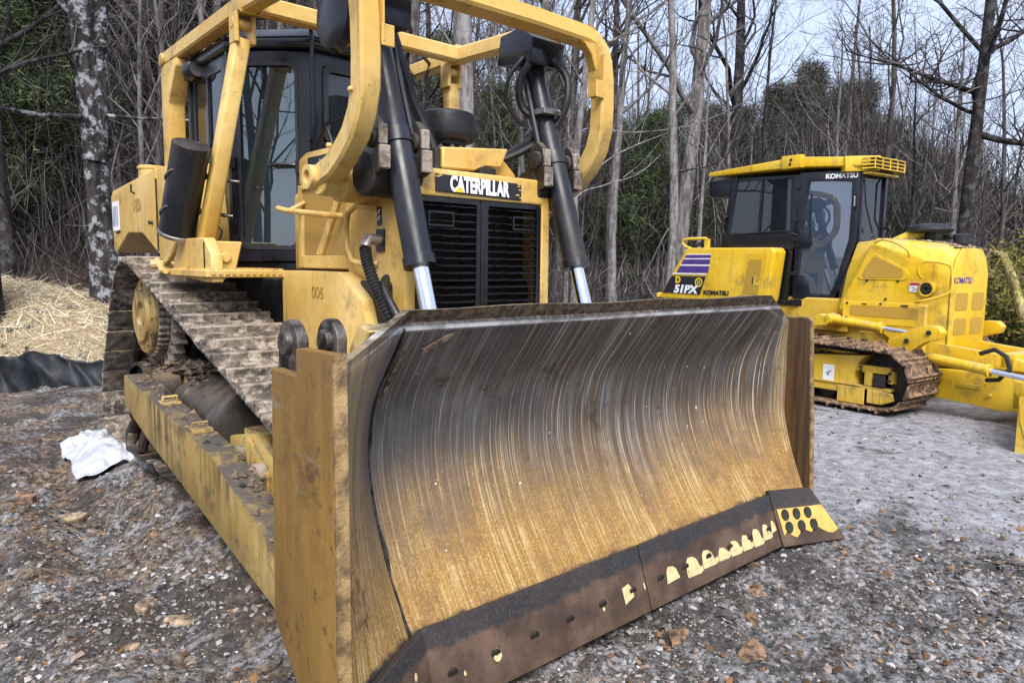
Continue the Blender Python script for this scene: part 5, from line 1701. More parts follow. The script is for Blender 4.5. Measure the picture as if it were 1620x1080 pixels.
    for z0, z1, mt in ((1.515, 1.605, 'purple'), (1.635, 1.70, 'purple'), (1.725, 1.765, 'purple')):
        y0, y1 = 2.885 - (z0 - 1.2) * .17, 3.655 - (z0 - 1.2) * .68
        dz = z1 - z0
        side([(y0 - .02, z0), (y1 - .05, z0), (y1 - .05 - dz * .68, z1), (y0 - .02 - dz * .17, z1)], .001).build('decal_stripe', M[mt], tank)
    for z0, z1 in ((1.610, 1.630), (1.705, 1.72), (1.77, 1.782)):
        y0, y1 = 2.885 - (z0 - 1.2) * .17, 3.655 - (z0 - 1.2) * .68
        dz = z1 - z0
        side([(y0 - .02, z0), (y1 - .05, z0), (y1 - .05 - dz * .68, z1), (y0 - .02 - dz * .17, z1)], .001).build('decal_stripe', M['white'], tank)
    text_mesh('lettering', '51PX', 0.155, frame_m((xs - .006, 3.22, 1.265), xf_, (0, 0, 1)), M['white'], dk, bold=.008, shear=.2, sx=1.25)
    text_mesh('lettering', 'D', 0.13, frame_m((xs - .006, 3.36, 1.40), xf_, (0, 0, 1)), M['ybright'], dk, bold=.006)
    m = MB()
    m.lathe([(.050, 0), (.066, 0), (.066, .002), (.050, .002), (.05, 0)], (xs - .0075, 2.97, 1.375), 'X', 20)
    m.box(xs - .0075, xs - .0055, 2.945, 2.957, 1.34, 1.41)
    m.box(xs - .0075, xs - .0055, 2.983, 2.995, 1.34, 1.41)
    m.box(xs - .0075, xs - .0055, 2.945, 2.995, 1.37, 1.38)
    m.build('round_badge', M['ybright'], dk)
    m = MB()
    m.tube([(-.80, 3.22, 1.86), (-.80, 3.32, 1.89), (-.80, 3.38, 1.94), (-.80, 3.36, 1.99), (-.80, 3.28, 2.005), (-.80, 2.95, 2.005), (-.80, 2.92, 1.98), (-.80, 2.92, 1.86)], .022, 8)
    m.box(-.83, -.77, 2.90, 2.96, 1.86, 2.0)
    m.build('rear_rail', M['kom'], root)
    m = MB()
    m.tube([(-.80, 3.14, 1.92), (-.70, 3.0, 1.94)], .03, 8)
    m.build('rail_lamp', M['void'], root)

    # ---- cab: wide at the back, doors slanting in to a narrow front
    w, nf, yd, yf = .60, .30, 1.66, .98
    m = MB()
    for sx in (-1, 1):
        a, b = sorted((sx * w, sx * (w - .05)))
        m.ring([(2.86, 1.88), (2.70, 2.84), (1.62, 2.80), (1.66, 1.88)], [(2.70, 2.08), (2.60, 2.79), (1.76, 2.755), (1.74, 2.07)], 'X', a, b)
        m.prism([(2.84, 1.90), (1.64, 1.90), (1.66, 1.84), (2.80, 1.84)], 'X', a, b)
        m.prism([(2.9, 1.84), (1.70, 1.84), (1.74, 1.18), (2.9, 1.18)], 'X', *sorted((sx * (w - .03), sx * (w - .12))))
        m.box(*sorted((sx * (nf + .01), sx * (nf - .05))), yf - .02, yf + .05, 1.18, 2.82)
    m.ring([(-.60, 1.2), (.60, 1.2), (.55, 2.82), (-.55, 2.82)], [(-.48, 2.05), (.48, 2.05), (.45, 2.75), (-.45, 2.75)], 'Y', 2.70, 2.75)
    m.prism([(-w + .02, 2.75), (-w + .02, yd), (-nf, yf + .02), (nf, yf + .02), (w - .02, yd), (w - .02, 2.75)], 'Z', 1.10, 1.18)
    m.box(-nf, nf, yf, yf + .04, 2.76, 2.82)
    m.box(-nf, nf, yf, yf + .04, 1.15, 1.96)
    m.prism([(3.05, 2.60), (3.12, 2.66), (3.12, 2.83), (2.62, 2.86), (2.64, 2.60)], 'X', -.58, .40)
    cab = m.build('cab', M['cab'], root, bevel=0.012, seg=2)
    # roof: hexagonal plan, thin nose with slotted lamps
    m = MB()
    rp = [(-.64, 3.08), (-.66, 1.68), (-.36, .86), (.36, .86), (.66, 1.68), (.64, 3.08)]
    zl = {3.08: 2.90, 1.68: 2.895, .86: 2.86}
    zh = {3.08: 2.955, 1.68: 3.02, .86: 2.965}
    vs = [(x, y, zl[y]) for x, y in rp] + [(x, y, zh[y]) for x, y in rp] + [(x * .7, 2.0 + (y - 2.0) * .8, zh[y] + .03) for x, y in rp]
    fs = [(5, 4, 3, 2, 1, 0), (12, 13, 14, 15, 16, 17)]
    for b in (0, 6):
        fs += [(b + k, b + (k + 1) % 6, b + 6 + (k + 1) % 6, b + 6 + k) for k in range(6)]
    m.add(vs, fs)
    roof = m.build('cab_roof', M['kom'], root, bevel=0.012, seg=2)
    m = MB()
    for sx in (-1, 1):
        m.box(*sorted((sx * .69, sx * .60)), 1.58, 1.86, 2.880, 3.045)
        m.hexa([(sx * .47, 1.10, 2.80), (sx * .20, .80, 2.80), (sx * .20, 1.0, 2.80), (sx * .40, 1.2, 2.80), (sx * .49, 1.10, 2.985), (sx * .20, .80, 2.985), (sx * .20, 1.0, 2.985), (sx * .40, 1.2, 2.985)])
    m.build('roof_bracket', M['kom'], roof, bevel=0.010, seg=2)
    m = MB()
    for sx in (-1, 1):
        for y, z in ((1.72, 2.985), (1.73, 2.93)):
            m.disc((sx * .692, y, z), .022, -.004, .004, 'X', 10)
    m.box(-.34, .34, .80, .86, 2.815, 2.96)
    m.build('lamp_cage', M['void'], roof, bevel=.004)
    m = MB()
    for k in range(4):
        m.tube([(-.40, .92, 2.825 + k * .043), (-.36, .79, 2.825 + k * .043), (.36, .79, 2.825 + k * .043), (.40, .92, 2.825 + k * .043)], .009, 6)
    for x in (-.36, -.18, 0, .18, .36):
        m.tube([(x, .785, 2.82), (x, .785, 2.96)], .008, 6)
    m.box(-.34, .34, .84, .94, 2.765, 2.785)
    m.build('lamp_guard', M['kom'], roof)
    for sx in (-1, 1):
        x = sx * (w - .018)
        MB().prism([(2.71, 2.06), (2.61, 2.80), (1.75, 2.765), (1.73, 2.06)], 'X', x - .004, x + .004).build('side_window', M['glass_dark'], cab)
        m = MB()
        a, b = sorted((sx * (w + .002), sx * (w - .03)))
        m.prism([(2.24, 2.07), (2.20, 2.07), (2.175, 2.77), (2.215, 2.77)], 'X', a, b)
        m.build('window_bar', M['black'], cab)
        m = MB()
        xx = sx * (w + .04)
        m.tube([(xx - sx * .04, 2.76, 2.32), (xx, 2.77, 2.30), (xx, 2.80, 2.14), (xx, 2.76, 2.07), (xx, 2.66, 2.05), (xx, 1.80, 2.08), (xx, 1.70, 2.05), (xx - sx * .03, 1.64, 2.03)], .012, 8)
        m.build('grab_rail', M['black'], root)
        # door built flat in (u, z), then set on the slanted line
        A, B = (sx * w, yd), (sx * nf, yf)
        L = math.hypot(B[0] - A[0], B[1] - A[1])
        if sx < 0:
            T = frame_m((A[0], A[1], 0), (B[0] - A[0], B[1] - A[1], 0), (0, 0, 1))
            U = lambda pts: pts
        else:
            T = frame_m((B[0], B[1], 0), (A[0] - B[0], A[1] - B[1], 0), (0, 0, 1))
            U = lambda pts: [(L - u, z) for u, z in pts][::-1]
        out = [(.01, 1.20), (.28, 1.185), (.50, 1.185), (.57, 1.36), (L - .01, 1.94), (L - .005, 2.4), (L - .01, 2.80), (.40, 2.82), (.03, 2.82), (.02, 2.4), (.01, 1.9), (.005, 1.5)]
        inn = [(.075, 1.30), (.28, 1.265), (.455, 1.265), (.52, 1.42), (L - .10, 1.97), (L - .095, 2.4), (L - .10, 2.68), (.40, 2.70), (.16, 2.705), (.13, 2.4), (.11, 1.97), (.08, 1.5)]
        m = MB().ring(U(out), U(inn), 'Z', -.03, .02)
        m.prism(U([(.05, 1.86), (.19, 1.86), (.22, 1.92), (.22, 2.00), (.19, 2.06), (.05, 2.10)]), 'Z', .0205, .034)
        m.prism(U([(.05, 1.27), (.22, 1.27), (.20, 1.40), (.14, 1.50), (.05, 1.52)]), 'Z', .0203, .028)
        dr = m.xf(T).build('cab_door', M['cab'], root, bevel=.010, seg=2)
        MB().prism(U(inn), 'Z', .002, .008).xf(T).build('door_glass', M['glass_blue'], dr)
        m = MB()
        q = lambda u: u if sx < 0 else L - u
        m.tube([(q(.19), 1.98, .045), (q(.185), 2.2, .05), (q(.18), 2.55, .045)], .009, 6)
        m.tube([(q(L - .04), 2.52, .02), (q(L - .035), 2.50, .05), (q(L - .035), 2.36, .05), (q(L - .04), 2.34, .02)], .011, 6)
        m.xf(T).build('door_handle', M['black'], dr)
        m = MB()
        for zz in (2.62, 2.2, 1.95, 1.5):
            m.box(*sorted((q(-.03), q(.05))), zz, zz + .05, .02, .038)
        m.xf(T).build('door_hinge', M['black'], dr, bevel=.004)
        MB().box(*sorted((q(L - .065), q(L - .03))), 2.38, 2.50, .0203, .0225).xf(T).build('door_sticker', M['white'], dr)
        MB().box(*sorted((q(.0), q(.55))), 1.10, 1.182, -.05, .012).xf(T).build('sill_plate', M['cab'], cab, bevel=.006)
        if sx < 0:
            text_mesh('lettering', 'KOMATSU', 0.080, T @ frame_m((q(.52), 2.755, .0225), (1, 0, 0), (0, 1, 0)), M['white'], cab, bold=.003, sx=1.0)
    MB().box(-.46, .46, 2.712, 2.720, 2.04, 2.76).build('rear_window', M['glass_dark'], cab)
    MB().box(-nf + .03, nf - .03, yf + .01, yf + .018, 1.96, 2.78).build('windscreen', M['glass_dark'], cab)
    m = MB()
    m.tube([(nf - .02, yf - .03, 2.78), (nf, yf - .10, 2.70), (nf, yf - .10, 2.25), (nf - .02, yf - .02, 2.1)], .012, 6)
    m.tube([(-nf + .03, yf - .03, 2.70), (-nf + .03, yf - .06, 2.4), (-.05, yf - .05, 2.05)], .010, 6)
    m.build('wiper_arm', M['black'], root)
    # driver's seat and console seen through the glass
    m = MB()
    m.box(-.25, .25, 1.62, 2.07, 1.62, 1.78)
    m.prism([(2.02, 1.72), (2.17, 1.72), (2.27, 2.42), (2.15, 2.46)], 'X', -.25, .25)
    m.box(-.14, .14, 2.20, 2.30, 2.42, 2.62)
    m.box(-.22, .22, 1.67, 2.02, 1.2, 1.62)
    m.build('driver_seat', M['seat'], root, bevel=.03, seg=2)
    m = MB()
    m.box(-.46, -.32, 1.60, 2.05, 1.2, 1.92)
    m.box(.32, .46, 1.60, 2.05, 1.2, 1.92)
    m.prism([(1.06, 1.2), (1.24, 1.2), (1.22, 1.85), (1.08, 2.0)], 'X', -.22, .22)
    m.build('console', M['cab_in'], root, bevel=.02, seg=2)
    m = MB()
    for x in (-.39, .39):
        m.tube([(x, 1.66, 1.9), (x, 1.62, 2.06)], .012, 6)
        m.disc((x, 1.62, 0), .03, 2.04, 2.12, 'Z', 10, .01)
    m.build('control_lever', M['black'], root)
    MB().box(.06, .20, 1.36, 1.39, 2.0, 2.14).build('monitor', M['white'], root, bevel=.004)

    # ---- lift cylinder along the flank, bell crank
    for sx in (-1, 1):
        x = sx * .76
        m = MB()
        m.tube([(x, 1.00, .975), (x, .96, .972), (x, .955, .972), (x, .40, .92), (x, .395, .92), (x, .35, .915)], [.062, .062, .052, .052, .066, .066], 18)
        m.disc((x, 1.02, .977), .06, -.06, .06, 'X', 16, .01)
        cy = m.build('lift_cylinder', M['kom'], root)
        MB().tube([(x, .36, .916), (x, -.10, .873)], .028, 14).build('cylinder_rod', M['chrome'], cy)
        m = MB()
        m.prism([(1.12, .90), (1.16, 1.0), (1.06, 1.05), (.95, 1.02), (.92, .93), (1.0, .89)], 'X', *sorted((sx * .68, sx * .60)))
        m.prism([(1.30, .93), (1.12, 1.04), (1.0, 1.0), (1.02, .90), (1.3, .86)], 'X', *sorted((sx * .82, sx * .70)))
        m.build('cylinder_mount', M['kom'], root, bevel=.01)
        m = MB()
        m.box(*sorted((x - .02, x + .03)), .42, .62, .845, .865)
        m.build('hose_bracket', M['kom_low'], root, bevel=.004)
        m = MB()
        m.prism([(.24, .80), (.04, .91), (-.14, .985), (-.27, .985), (-.33, .92), (-.30, .84), (-.16, .80), (-.06, .72), (.02, .66), (.12, .66), (.24, .72)], 'X', *sorted((sx * .85, sx * .70)))
        m.build('bell_crank', M['kom'], root, bevel=.012, seg=2)
        m = MB()
        for y, z in ((-.20, .91), (.03, .80)):
            m.disc((sx * .85, y, z), .026, min(sx * -.01, sx * .02), max(sx * -.01, sx * .02), 'X', 14)
        m.build('pivot_pin', M['void'], root)
    # ---- C-frame and angling cylinders reaching forward to the blade
    m = MB()
    for sx in (-1, 1):
        a, b = sorted((sx * .58, sx * .50))
        m.prism([(.30, .20), (.30, .44), (-.30, .50), (-.85, .50), (-1.12, .44), (-1.12, .16), (-.85, .12), (-.35, .16)], 'X', a, b)
    m.box(-.58, .58, -1.10, -.94, .16, .46)
    cf = m.build('blade_frame', M['kom'], root, bevel=.015, seg=2)
    m = MB()
    m.box(-.60, -.585, -.66, -.42, .32, .37)
    m.disc((-.59, -.74, .27), .022, -.02, .01, 'X', 10)
    m.build('frame_step', M['kom'], cf, bevel=.006)
    m = MB()
    m.prism([(.05, .60), (.0, .78), (-.80, .70), (-1.10, .62), (-1.10, .54), (-.40, .56)], 'X', -.46, -.36)
    m.prism([(.05, .60), (.0, .78), (-.80, .70), (-1.10, .62), (-1.10, .54), (-.40, .56)], 'X', .36, .46)
    m.box(-.46, .46, -.90, -.76, .56, .72)
    m.build('upper_frame', M['kom'], root, bevel=.012, seg=2)
    for sx in (-1, 1):
        m = MB()
        a, b = Vector((sx * .66, -.12, .62)), Vector((sx * .78, -.80, .56))
        m.tube([a, b.lerp(a, .06), b.lerp(a, .055), b], [.056, .056, .066, .066], 18)
        cy = m.build('angle_cylinder', M['kom'], root)
        MB().tube([b, b + (b - a) * .62], .030, 14).build('cylinder_rod', M['chrome'], cy)
        m = MB()
        m.tube([(sx * .70, -.66, .72), (sx * .72, -.80, .78), (sx * .74, -.92, .72), (sx * .74, -.96, .60), (sx * .72, -.86, .47), (sx * .64, -.72, .44)], .024, 8)
        m.build('hose', M['rubber'], root)
    # ---- blade, angled, curved section
    prof = [(0.0, .02), (.08, .14), (.13, .30), (.14, .44), (.11, .57), (.04, .70)]
    m = MB()
    xs2 = np.linspace(-1.68, 1.68, 9)
    vs, fs = [], []
    n = len(prof)
    for s, off in ((0, 0.0), (1, .05)):
        for x in xs2:
            for y, z in prof:
                vs.append((x, y + off, z if not (abs(x) > 1.6 and z > .5) else z - .10))
    nx = len(xs2)
    for i in range(nx - 1):
        for k in range(n - 1):
            a = i * n + k
            fs.append((a, a + n, a + n + 1, a + 1))
            b = nx * n + a
            fs.append((b, b + 1, b + n + 1, b + n))
    for k in range(n - 1):
        for i in (0, nx - 1):
            a = i * n + k
            fs.append((a, a + 1, nx * n + a + 1, nx * n + a))
    for i in range(nx - 1):
        for k in (0, n - 1):
            a = i * n + k
            fs.append((a, a + n, nx * n + a + n, nx * n + a))
    m.add(vs, fs, True)
    m.box(-1.2, 1.2, .16, .30, .20, .56)
    for x in (-1.64, 1.64):
        m.box(x - .03, x + .03, -.02, .20, .0, .50)
    T = Matrix.Translation((-0.12, -1.48, -0.02)) @ Matrix.Rotation(R(5), 4, 'Z')
    m.xf(T)
    bl = m.build('blade', M['kom_low'], root, ang=30)
    MB().box(-1.70, 1.70, -.04, 0.0, .0, .20).xf(T).build('cutting_edge', M['edge'], bl, bevel=.004)
    # rear drawbar and ripper block hidden behind the blade
    m = MB()
    m.box(-.45, .45, 3.2, 3.75, .55, 1.12)
    m.box(-.90, .90, 3.74, 3.80, 1.12, 1.2)
    m.build('rear_block', M['kom_low'], root, bevel=.02)
    return root

build_far_dozer()
# ------------------------------------------------------------------ ground
ORG[:] = [0, 0, 0]
NR = np.random.RandomState(11)
_lat = [NR.rand(64, 64) for _ in range(12)]
def vnoise(x, y, s, i):
    g = _lat[i % 12]
    x = np.asarray(x, float) * s + 17.3 * i
    y = np.asarray(y, float) * s + 9.1 * i
    xi, yi = np.floor(x).astype(int), np.floor(y).astype(int)
    fx, fy = x - xi, y - yi
    fx, fy = fx * fx * (3 - 2 * fx), fy * fy * (3 - 2 * fy)
    a, b = g[xi % 64, yi % 64], g[(xi + 1) % 64, yi % 64]
    c, d = g[xi % 64, (yi + 1) % 64], g[(xi + 1) % 64, (yi + 1) % 64]
    return (a * (1 - fx) + b * fx) * (1 - fy) + (c * (1 - fx) + d * fx) * fy - 0.5

def sstep(a, b, v):
    t = np.clip((v - a) / (b - a), 0, 1)
    return t * t * (3 - 2 * t)

def mound_h(x, y):
    # long bank of straw left of the near machine
    d = ((x + 0.9) / 2.6) ** 2 + ((y - 11.2) / 2.3) ** 2
    d2 = ((x + 4.5) / 3.0) ** 2 + ((y - 11.6) / 2.3) ** 2
    return (0.95 * np.exp(-d * 0.8) + 0.85 * np.exp(-d2 * 0.8)) * sstep(8.0, 9.6, np.asarray(y, float) + .2 * np.asarray(x, float))

def ground_h(x, y):
    x, y = np.asarray(x, float), np.asarray(y, float)
    near = sstep(26, 9, np.hypot(x + 2.5, y + 2)) 
    h = 0.05 * vnoise(x, y, .5, 0) + near * (0.055 * vnoise(x, y, 1.6, 1) + 0.045 * vnoise(x, y, 4.5, 2) + 0.040 * vnoise(x, y, 10, 3) + 0.022 * vnoise(x, y, 21, 4) + .05 * np.maximum(vnoise(x, y, 2.6, 9) * vnoise(x, y, 6.5, 10) * 4, -.5))
    calm = sstep(0.6, 2.2, 0.75 * x + 0.55 * y) * sstep(-.5, 1.2, x) * sstep(8, 5, y)
    h = h * (1 - 0.80 * calm)
    # wheel ruts left of the near machine
    h = h - 0.055 * np.exp(-((x + 2.35 + .1 * np.sin(y)) / .22) ** 2) * sstep(8, 3, y) + 0.055 * np.exp(-((x + 2.0 + .1 * np.sin(y)) / .16) ** 2) * sstep(8, 3, y)
    # low berm of soil squeezed out along the outside of the near track
    ridge = .19 * sstep(-1.74 + .05 * np.sin(y * 3.1), -1.30, x) * (x < -1.236) * sstep(.2, .9, y) * sstep(4.7, 3.9, y) * (1 + 1.2 * vnoise(x, y, 4, 2))
    # spill of soil pushed up in front of the blade
    h = h + 0.03 * np.exp(-((y + 0.32 - .12 * vnoise(x, y, 2, 6)) / .16) ** 2) * sstep(1.5, .9, np.abs(x))
    # flat under the tracks and blade
    for (cx, wx, y0, y1) in ((-0.945, .29, .8, 4.9), (.945, .29, .8, 4.9)):
        k = sstep(wx + .03, wx, np.abs(x - cx)) * sstep(y0 - .3, y0 + .1, y) * sstep(y1 + .3, y1 - .1, y)
        h = h * (1 - k) + 0.0 * k
    h = h + ridge
    k = sstep(2.6, 1.9, np.hypot(x - 6.9, (y - 2.2) * .8))
    h = h * (1 - .8 * k)
    h = h - 0.02
    far = np.hypot(x - 1, y + 2)
    h = h + sstep(15, 60, far) * 5.0 * sstep(R(-25), R(-5), np.arctan2(x + 2.6, y + 2)) * sstep(R(75), R(25), np.arctan2(x + 2.6, y + 2)) * (1 + .5 * vnoise(x, y, .03, 7)) + sstep(14, 40, far) * .9 * vnoise(x, y, .12, 5)
    # bank rising to the wood at the left rear
    h = h + sstep(11, 30, y - .55 * x) * 3.0
    return h + mound_h(x, y)

def axis_pts(dense0, dense1, step, lo, hi):
    pts = list(np.arange(dense0, dense1, step))
    s, p = step, dense1
    while p < hi:
        pts.append(p); s *= 1.09; p += s
    pts.append(hi)
    s, p = step, dense0
    left = []
    while p > lo:
        s *= 1.09; p -= s
        left.append(p)
    return np.array(left[::-1] + pts)

gx = axis_pts(-4.2, 4.6, .022, -170, 190)
gy = axis_pts(-1.9, 4.8, .022, -60, 220)
GX, GY = np.meshgrid(gx, gy)
GZ = ground_h(GX, GY)
def grid_mesh(name, X, Y, Z, mat, smooth=True):
    ny, nx = X.shape
    co = np.stack([X, Y, Z], -1).reshape(-1, 3).astype(np.float32)
    i = np.arange(ny - 1)[:, None] * nx + np.arange(nx - 1)[None]
    q = np.stack([i, i + 1, i + nx + 1, i + nx], -1).reshape(-1, 4)
    return raw_mesh(name, co, q, mat, smooth)
def raw_mesh(name, co, faces, mat, smooth=False):
    me = bpy.data.meshes.new(name)
    k = faces.shape[1]
    me.vertices.add(len(co))
    me.vertices.foreach_set('co', np.ascontiguousarray(co, dtype=np.float32).ravel())
    me.loops.add(faces.size)
    me.loops.foreach_set('vertex_index', np.ascontiguousarray(faces, dtype=np.int32).ravel())
    me.polygons.add(len(faces))
    me.polygons.foreach_set('loop_start', np.arange(0, faces.size, k, dtype=np.int32))
    me.polygons.foreach_set('use_smooth', np.full(len(faces), smooth))
    me.update(calc_edges=True)
    me.materials.append(mat)
    return me
def link(name, me, parent=None, loc=None, rz=None):
    o = bpy.data.objects.new(name, me)
    C.objects.link(o)
    if parent is not None: o.parent = parent
    if loc is not None: o.location = loc
    if rz is not None: o.rotation_euler = (0, 0, rz)
    return o
tag(link('ground', grid_mesh('ground', GX, GY, GZ, M['ground'])), kind='structure')

# wooded ridge closing the view
a = np.linspace(R(-18), R(115), 120)
rr = np.linspace(62, 120, 26)
A_, R_ = np.meshgrid(a, rr)
HX, HY = -2.6 + R_ * np.sin(A_), -2 + R_ * np.cos(A_)
HZ = 1.0 + sstep(62, 92, R_) * (4.2 + 9.0 * sstep(R(45), R(15), A_)) + 3.2 * vnoise(HX, HY, .05, 8) + 2.0 * vnoise(HX, HY, .17, 9) - sstep(100, 120, R_) * 4
tag(link('wooded_hill', grid_mesh('wooded_hill', HX, HY, HZ, M['hillmat'])), kind='structure')

# ------------------------------------------------------------------ loose stones
CAMP = np.array([-2.583, -2.059])
def scatter_stones():
    rs = np.random.RandomState(5)
    base = np.array([(1, 0, -.3), (-.5, .87, -.3), (-.5, -.87, -.3), (.5, .6, .35), (-.7, .1, .4), (.4, -.65, .3), (0, 0, .75)])
    tri = np.array([(0, 3, 5), (0, 1, 3), (1, 4, 3), (1, 2, 4), (2, 5, 4), (2, 0, 5), (3, 6, 5), (3, 4, 6), (4, 5, 6), (0, 2, 1)])
    xs, ys, ss = [], [], []
    def lot(n, x0, x1, y0, y1, smin, smax, keep):
        x = rs.uniform(x0, x1, n); y = rs.uniform(y0, y1, n)
        s = smin * (smax / smin) ** (rs.rand(n) ** 2.6)
        k = rs.rand(n) < keep(x, y)
        xs.append(x[k]); ys.append(y[k]); ss.append(s[k])
    def view(x, y):
        az = np.arctan2(x - CAMP[0], y - CAMP[1])
        return (az > R(-1)) & (az < R(84))
    def dens(x, y):
        d = np.hypot(x - CAMP[0], y - CAMP[1])
        calm = sstep(0.8, 2.0, 0.75 * x + 0.55 * y) * sstep(-.3, 1.0, x)
        patch = 0.35 + 0.65 * sstep(-.08, .12, vnoise(x, y, 1.2, 3))
        under = (np.abs(x) < 1.4) & (y > 0.6) & (y < 4.5)
        return view(x, y) * (1 - .45 * calm) * patch * np.where(under, .15, 1) * np.clip(2.2 / d, .15, 1)
    lot(150000, -2.8, 3.4, -1.6, 3.0, .004, .020, dens)
    lot(42000, -3.0, 9.0, -1.6, 9.0, .008, .028, dens)
    lot(900, -2.8, 5.0, -1.6, 5.0, .018, .042, dens)
    x, y, s = map(np.concatenate, (xs, ys, ss))
    n = len(x)
    z = ground_h(x, y)
    v = base[None] * (1 + rs.uniform(-.35, .35, (n, 7, 3)))
    v *= (s[:, None] * np.stack([rs.uniform(.7, 1.5, n), rs.uniform(.7, 1.2, n), rs.uniform(.35, .85, n)], -1))[:, None, :]
    t = rs.uniform(0, 2 * np.pi, n)
    c, sn = np.cos(t)[:, None], np.sin(t)[:, None]
    tl = rs.uniform(-.5, .5, (n, 1))
    vx, vy, vz = v[..., 0], v[..., 1], v[..., 2]
    vz = vz + vx * tl
    co = np.stack([vx * c - vy * sn + x[:, None], vx * sn + vy * c + y[:, None], vz + z[:, None] + s[:, None] * .12], -1).reshape(-1, 3)
    f = (tri[None] + (np.arange(n) * 7)[:, None, None]).reshape(-1, 3)
    tag(link('gravel', raw_mesh('gravel', co, f, M['stone'])), kind='stuff')
scatter_stones()

# ------------------------------------------------------------------ flat rocks one can point at
def rock(x, y, w, l, h, rz, mat, label, seed):
    r = random.Random(seed)
    t = np.linspace(0, 2 * math.pi, 9)[:-1]
    m = MB()
    ring = [(w * math.cos(a) * r.uniform(.75, 1.15), l * math.sin(a) * r.uniform(.75, 1.15)) for a in t]
    z = float(ground_h(x, y))
    lo = [(p[0], p[1], -.04) for p in ring]
    mi = [(p[0] * 1.04, p[1] * 1.04, h * r.uniform(.3, .6)) for p in ring]
    hi = [(p[0] * r.uniform(.55, .85) + w * .06, p[1] * r.uniform(.5, .85), h * r.uniform(.7, 1.2)) for p in ring]
    h *= .55; lo = [(a, b, -.04) for a, b, _ in lo]; mi = [(a, b, c * .55) for a, b, c in mi]; hi = [(a, b, c * .55) for a, b, c in hi]
    n = 8
    fs = [tuple(range(n - 1, -1, -1))]
    for b in (0, n):
        fs += [(b + i, b + (i + 1) % n, b + n + (i + 1) % n, b + n + i) for i in range(n)]
    m.add(lo + mi + hi + [(w * .04, 0, h * 1.1)], fs + [(2 * n + i, 2 * n + (i + 1) % n, 3 * n) for i in range(n)])
    ORG[:] = [0, 0, 0]
    o = m.build('rock', M[mat], None, bevel=.002, ang=20)
    o.location = (x, y, z - .004)
    o.rotation_euler = (r.uniform(-.12, .12), r.uniform(-.12, .12), rz)
    return tag(o, label, 'rock')
rock(-1.72, 1.49, .095, .05, .045, .7, 'tanrock', 'flat tan rock lying on dark gravel below the push arm', 3)
rock(-1.70, 2.64, .10, .05, .025, .2, 'clay', 'thin orange slab of clay half sunk in the mud beside the push arm', 4)
rock(-0.03, -.30, .085, .045, .05, .3, 'clay', 'orange brown stone on dark gravel just under the cutting edge', 5)
rock(0.10, -.58, .13, .06, .05, .55, 'clay', 'largest reddish slab on the gravel at the front of the yard', 6)
rock(0.36, -.42, .05, .03, .05, 1.0, 'clay', 'small rust coloured stone between the reddish slab and the pale yard', 7)
rock(1.78, 1.10, .035, .03, .035, .4, 'stone', 'dark grey stone alone on the smooth pale yard right of the blade', 8)
rock(-1.90, 1.10, .05, .03, .03, .1, 'tanrock', 'small pale tan chip nearest the corner of the blade', 9)

# ------------------------------------------------------------------ straw bank, silt fence, plastic sheet
def ribbons(n, org, dirs, length, width, rs, bend=.3, segs=2):
    """thin flat stems as quad strips; returns verts, faces"""
    side = np.cross(dirs, rs.normal(size=(n, 3)))
    side /= np.linalg.norm(side, axis=1)[:, None] + 1e-9
    up = np.cross(side, dirs)
    P = []
    for k in range(segs + 1):
        t = k / segs
        c = org + dirs * (length * t)[:, None] + up * (bend * length * (t * t - t))[:, None]
        w = width * (1 - .6 * t)
        P += [c - side * w[:, None], c + side * w[:, None]]
    co = np.stack(P, 1).reshape(-1, 3)
    m = 2 * (segs + 1)
    f = np.array([(2 * k, 2 * k + 1, 2 * k + 3, 2 * k + 2) for k in range(segs)])
    fs = (f[None] + (np.arange(n) * m)[:, None, None]).reshape(-1, 4)
    return co, fs
def straw():
    rs = np.random.RandomState(3)
    n = 26000
    x, y = rs.uniform(-4.0, 1.9, n), rs.uniform(8.2, 13.5, n)
    k = mound_h(x, y) > .10 + .1 * rs.rand(n)
    x, y = x[k], y[k]
    n = len(x)
    z = ground_h(x, y) + rs.uniform(-.01, .05, n)
    t = rs.uniform(0, 2 * np.pi, n)
    e = .01
    gx_, gy_ = (ground_h(x + e, y) - ground_h(x - e, y)) / (2 * e), (ground_h(x, y + e) - ground_h(x, y - e)) / (2 * e)
    d = np.stack([np.cos(t), np.sin(t), np.cos(t) * gx_ + np.sin(t) * gy_ + rs.normal(0, .22, n)], -1)
    d /= np.linalg.norm(d, axis=1)[:, None]
    co, f = ribbons(n, np.stack([x, y, z], -1), d, rs.uniform(.10, .34, n), rs.uniform(.0025, .006, n), rs, .3)
    tag(link('straw', raw_mesh('straw', co, f, M['straw'])), kind='stuff')
    # matted body of the bank just under the loose stems
    X, Y = np.meshgrid(np.linspace(-4.4, 2.2, 110), np.linspace(8.0, 13.6, 90))
    H = mound_h(X, Y)
    Z = ground_h(X, Y) + np.where(H > .08, .012 + .05 * vnoise(X, Y, 9, 2) + .05 * vnoise(X, Y, 3, 4), -.06)
    t = mk_island('matted_straw', [(0, (.40, .31, .18)), (1, (.50, .40, .25))])
    b = NT('matted_straw_bank')
    c = b.mix(b.rng(b.noise(1.0, 6, .7, vec=b.mapv((30, 60, 20))), .35, .66), (.22, .155, .085), (.60, .50, .33))
    b.set(Base_Color=c, Roughness=.95, Specular_IOR_Level=.15)
    b.bump(b.noise(40, 6, .7), 1.0, .04)
    tag(link('straw_bank', grid_mesh('straw_bank', X, Y, Z, b.m)), kind='structure')
straw()

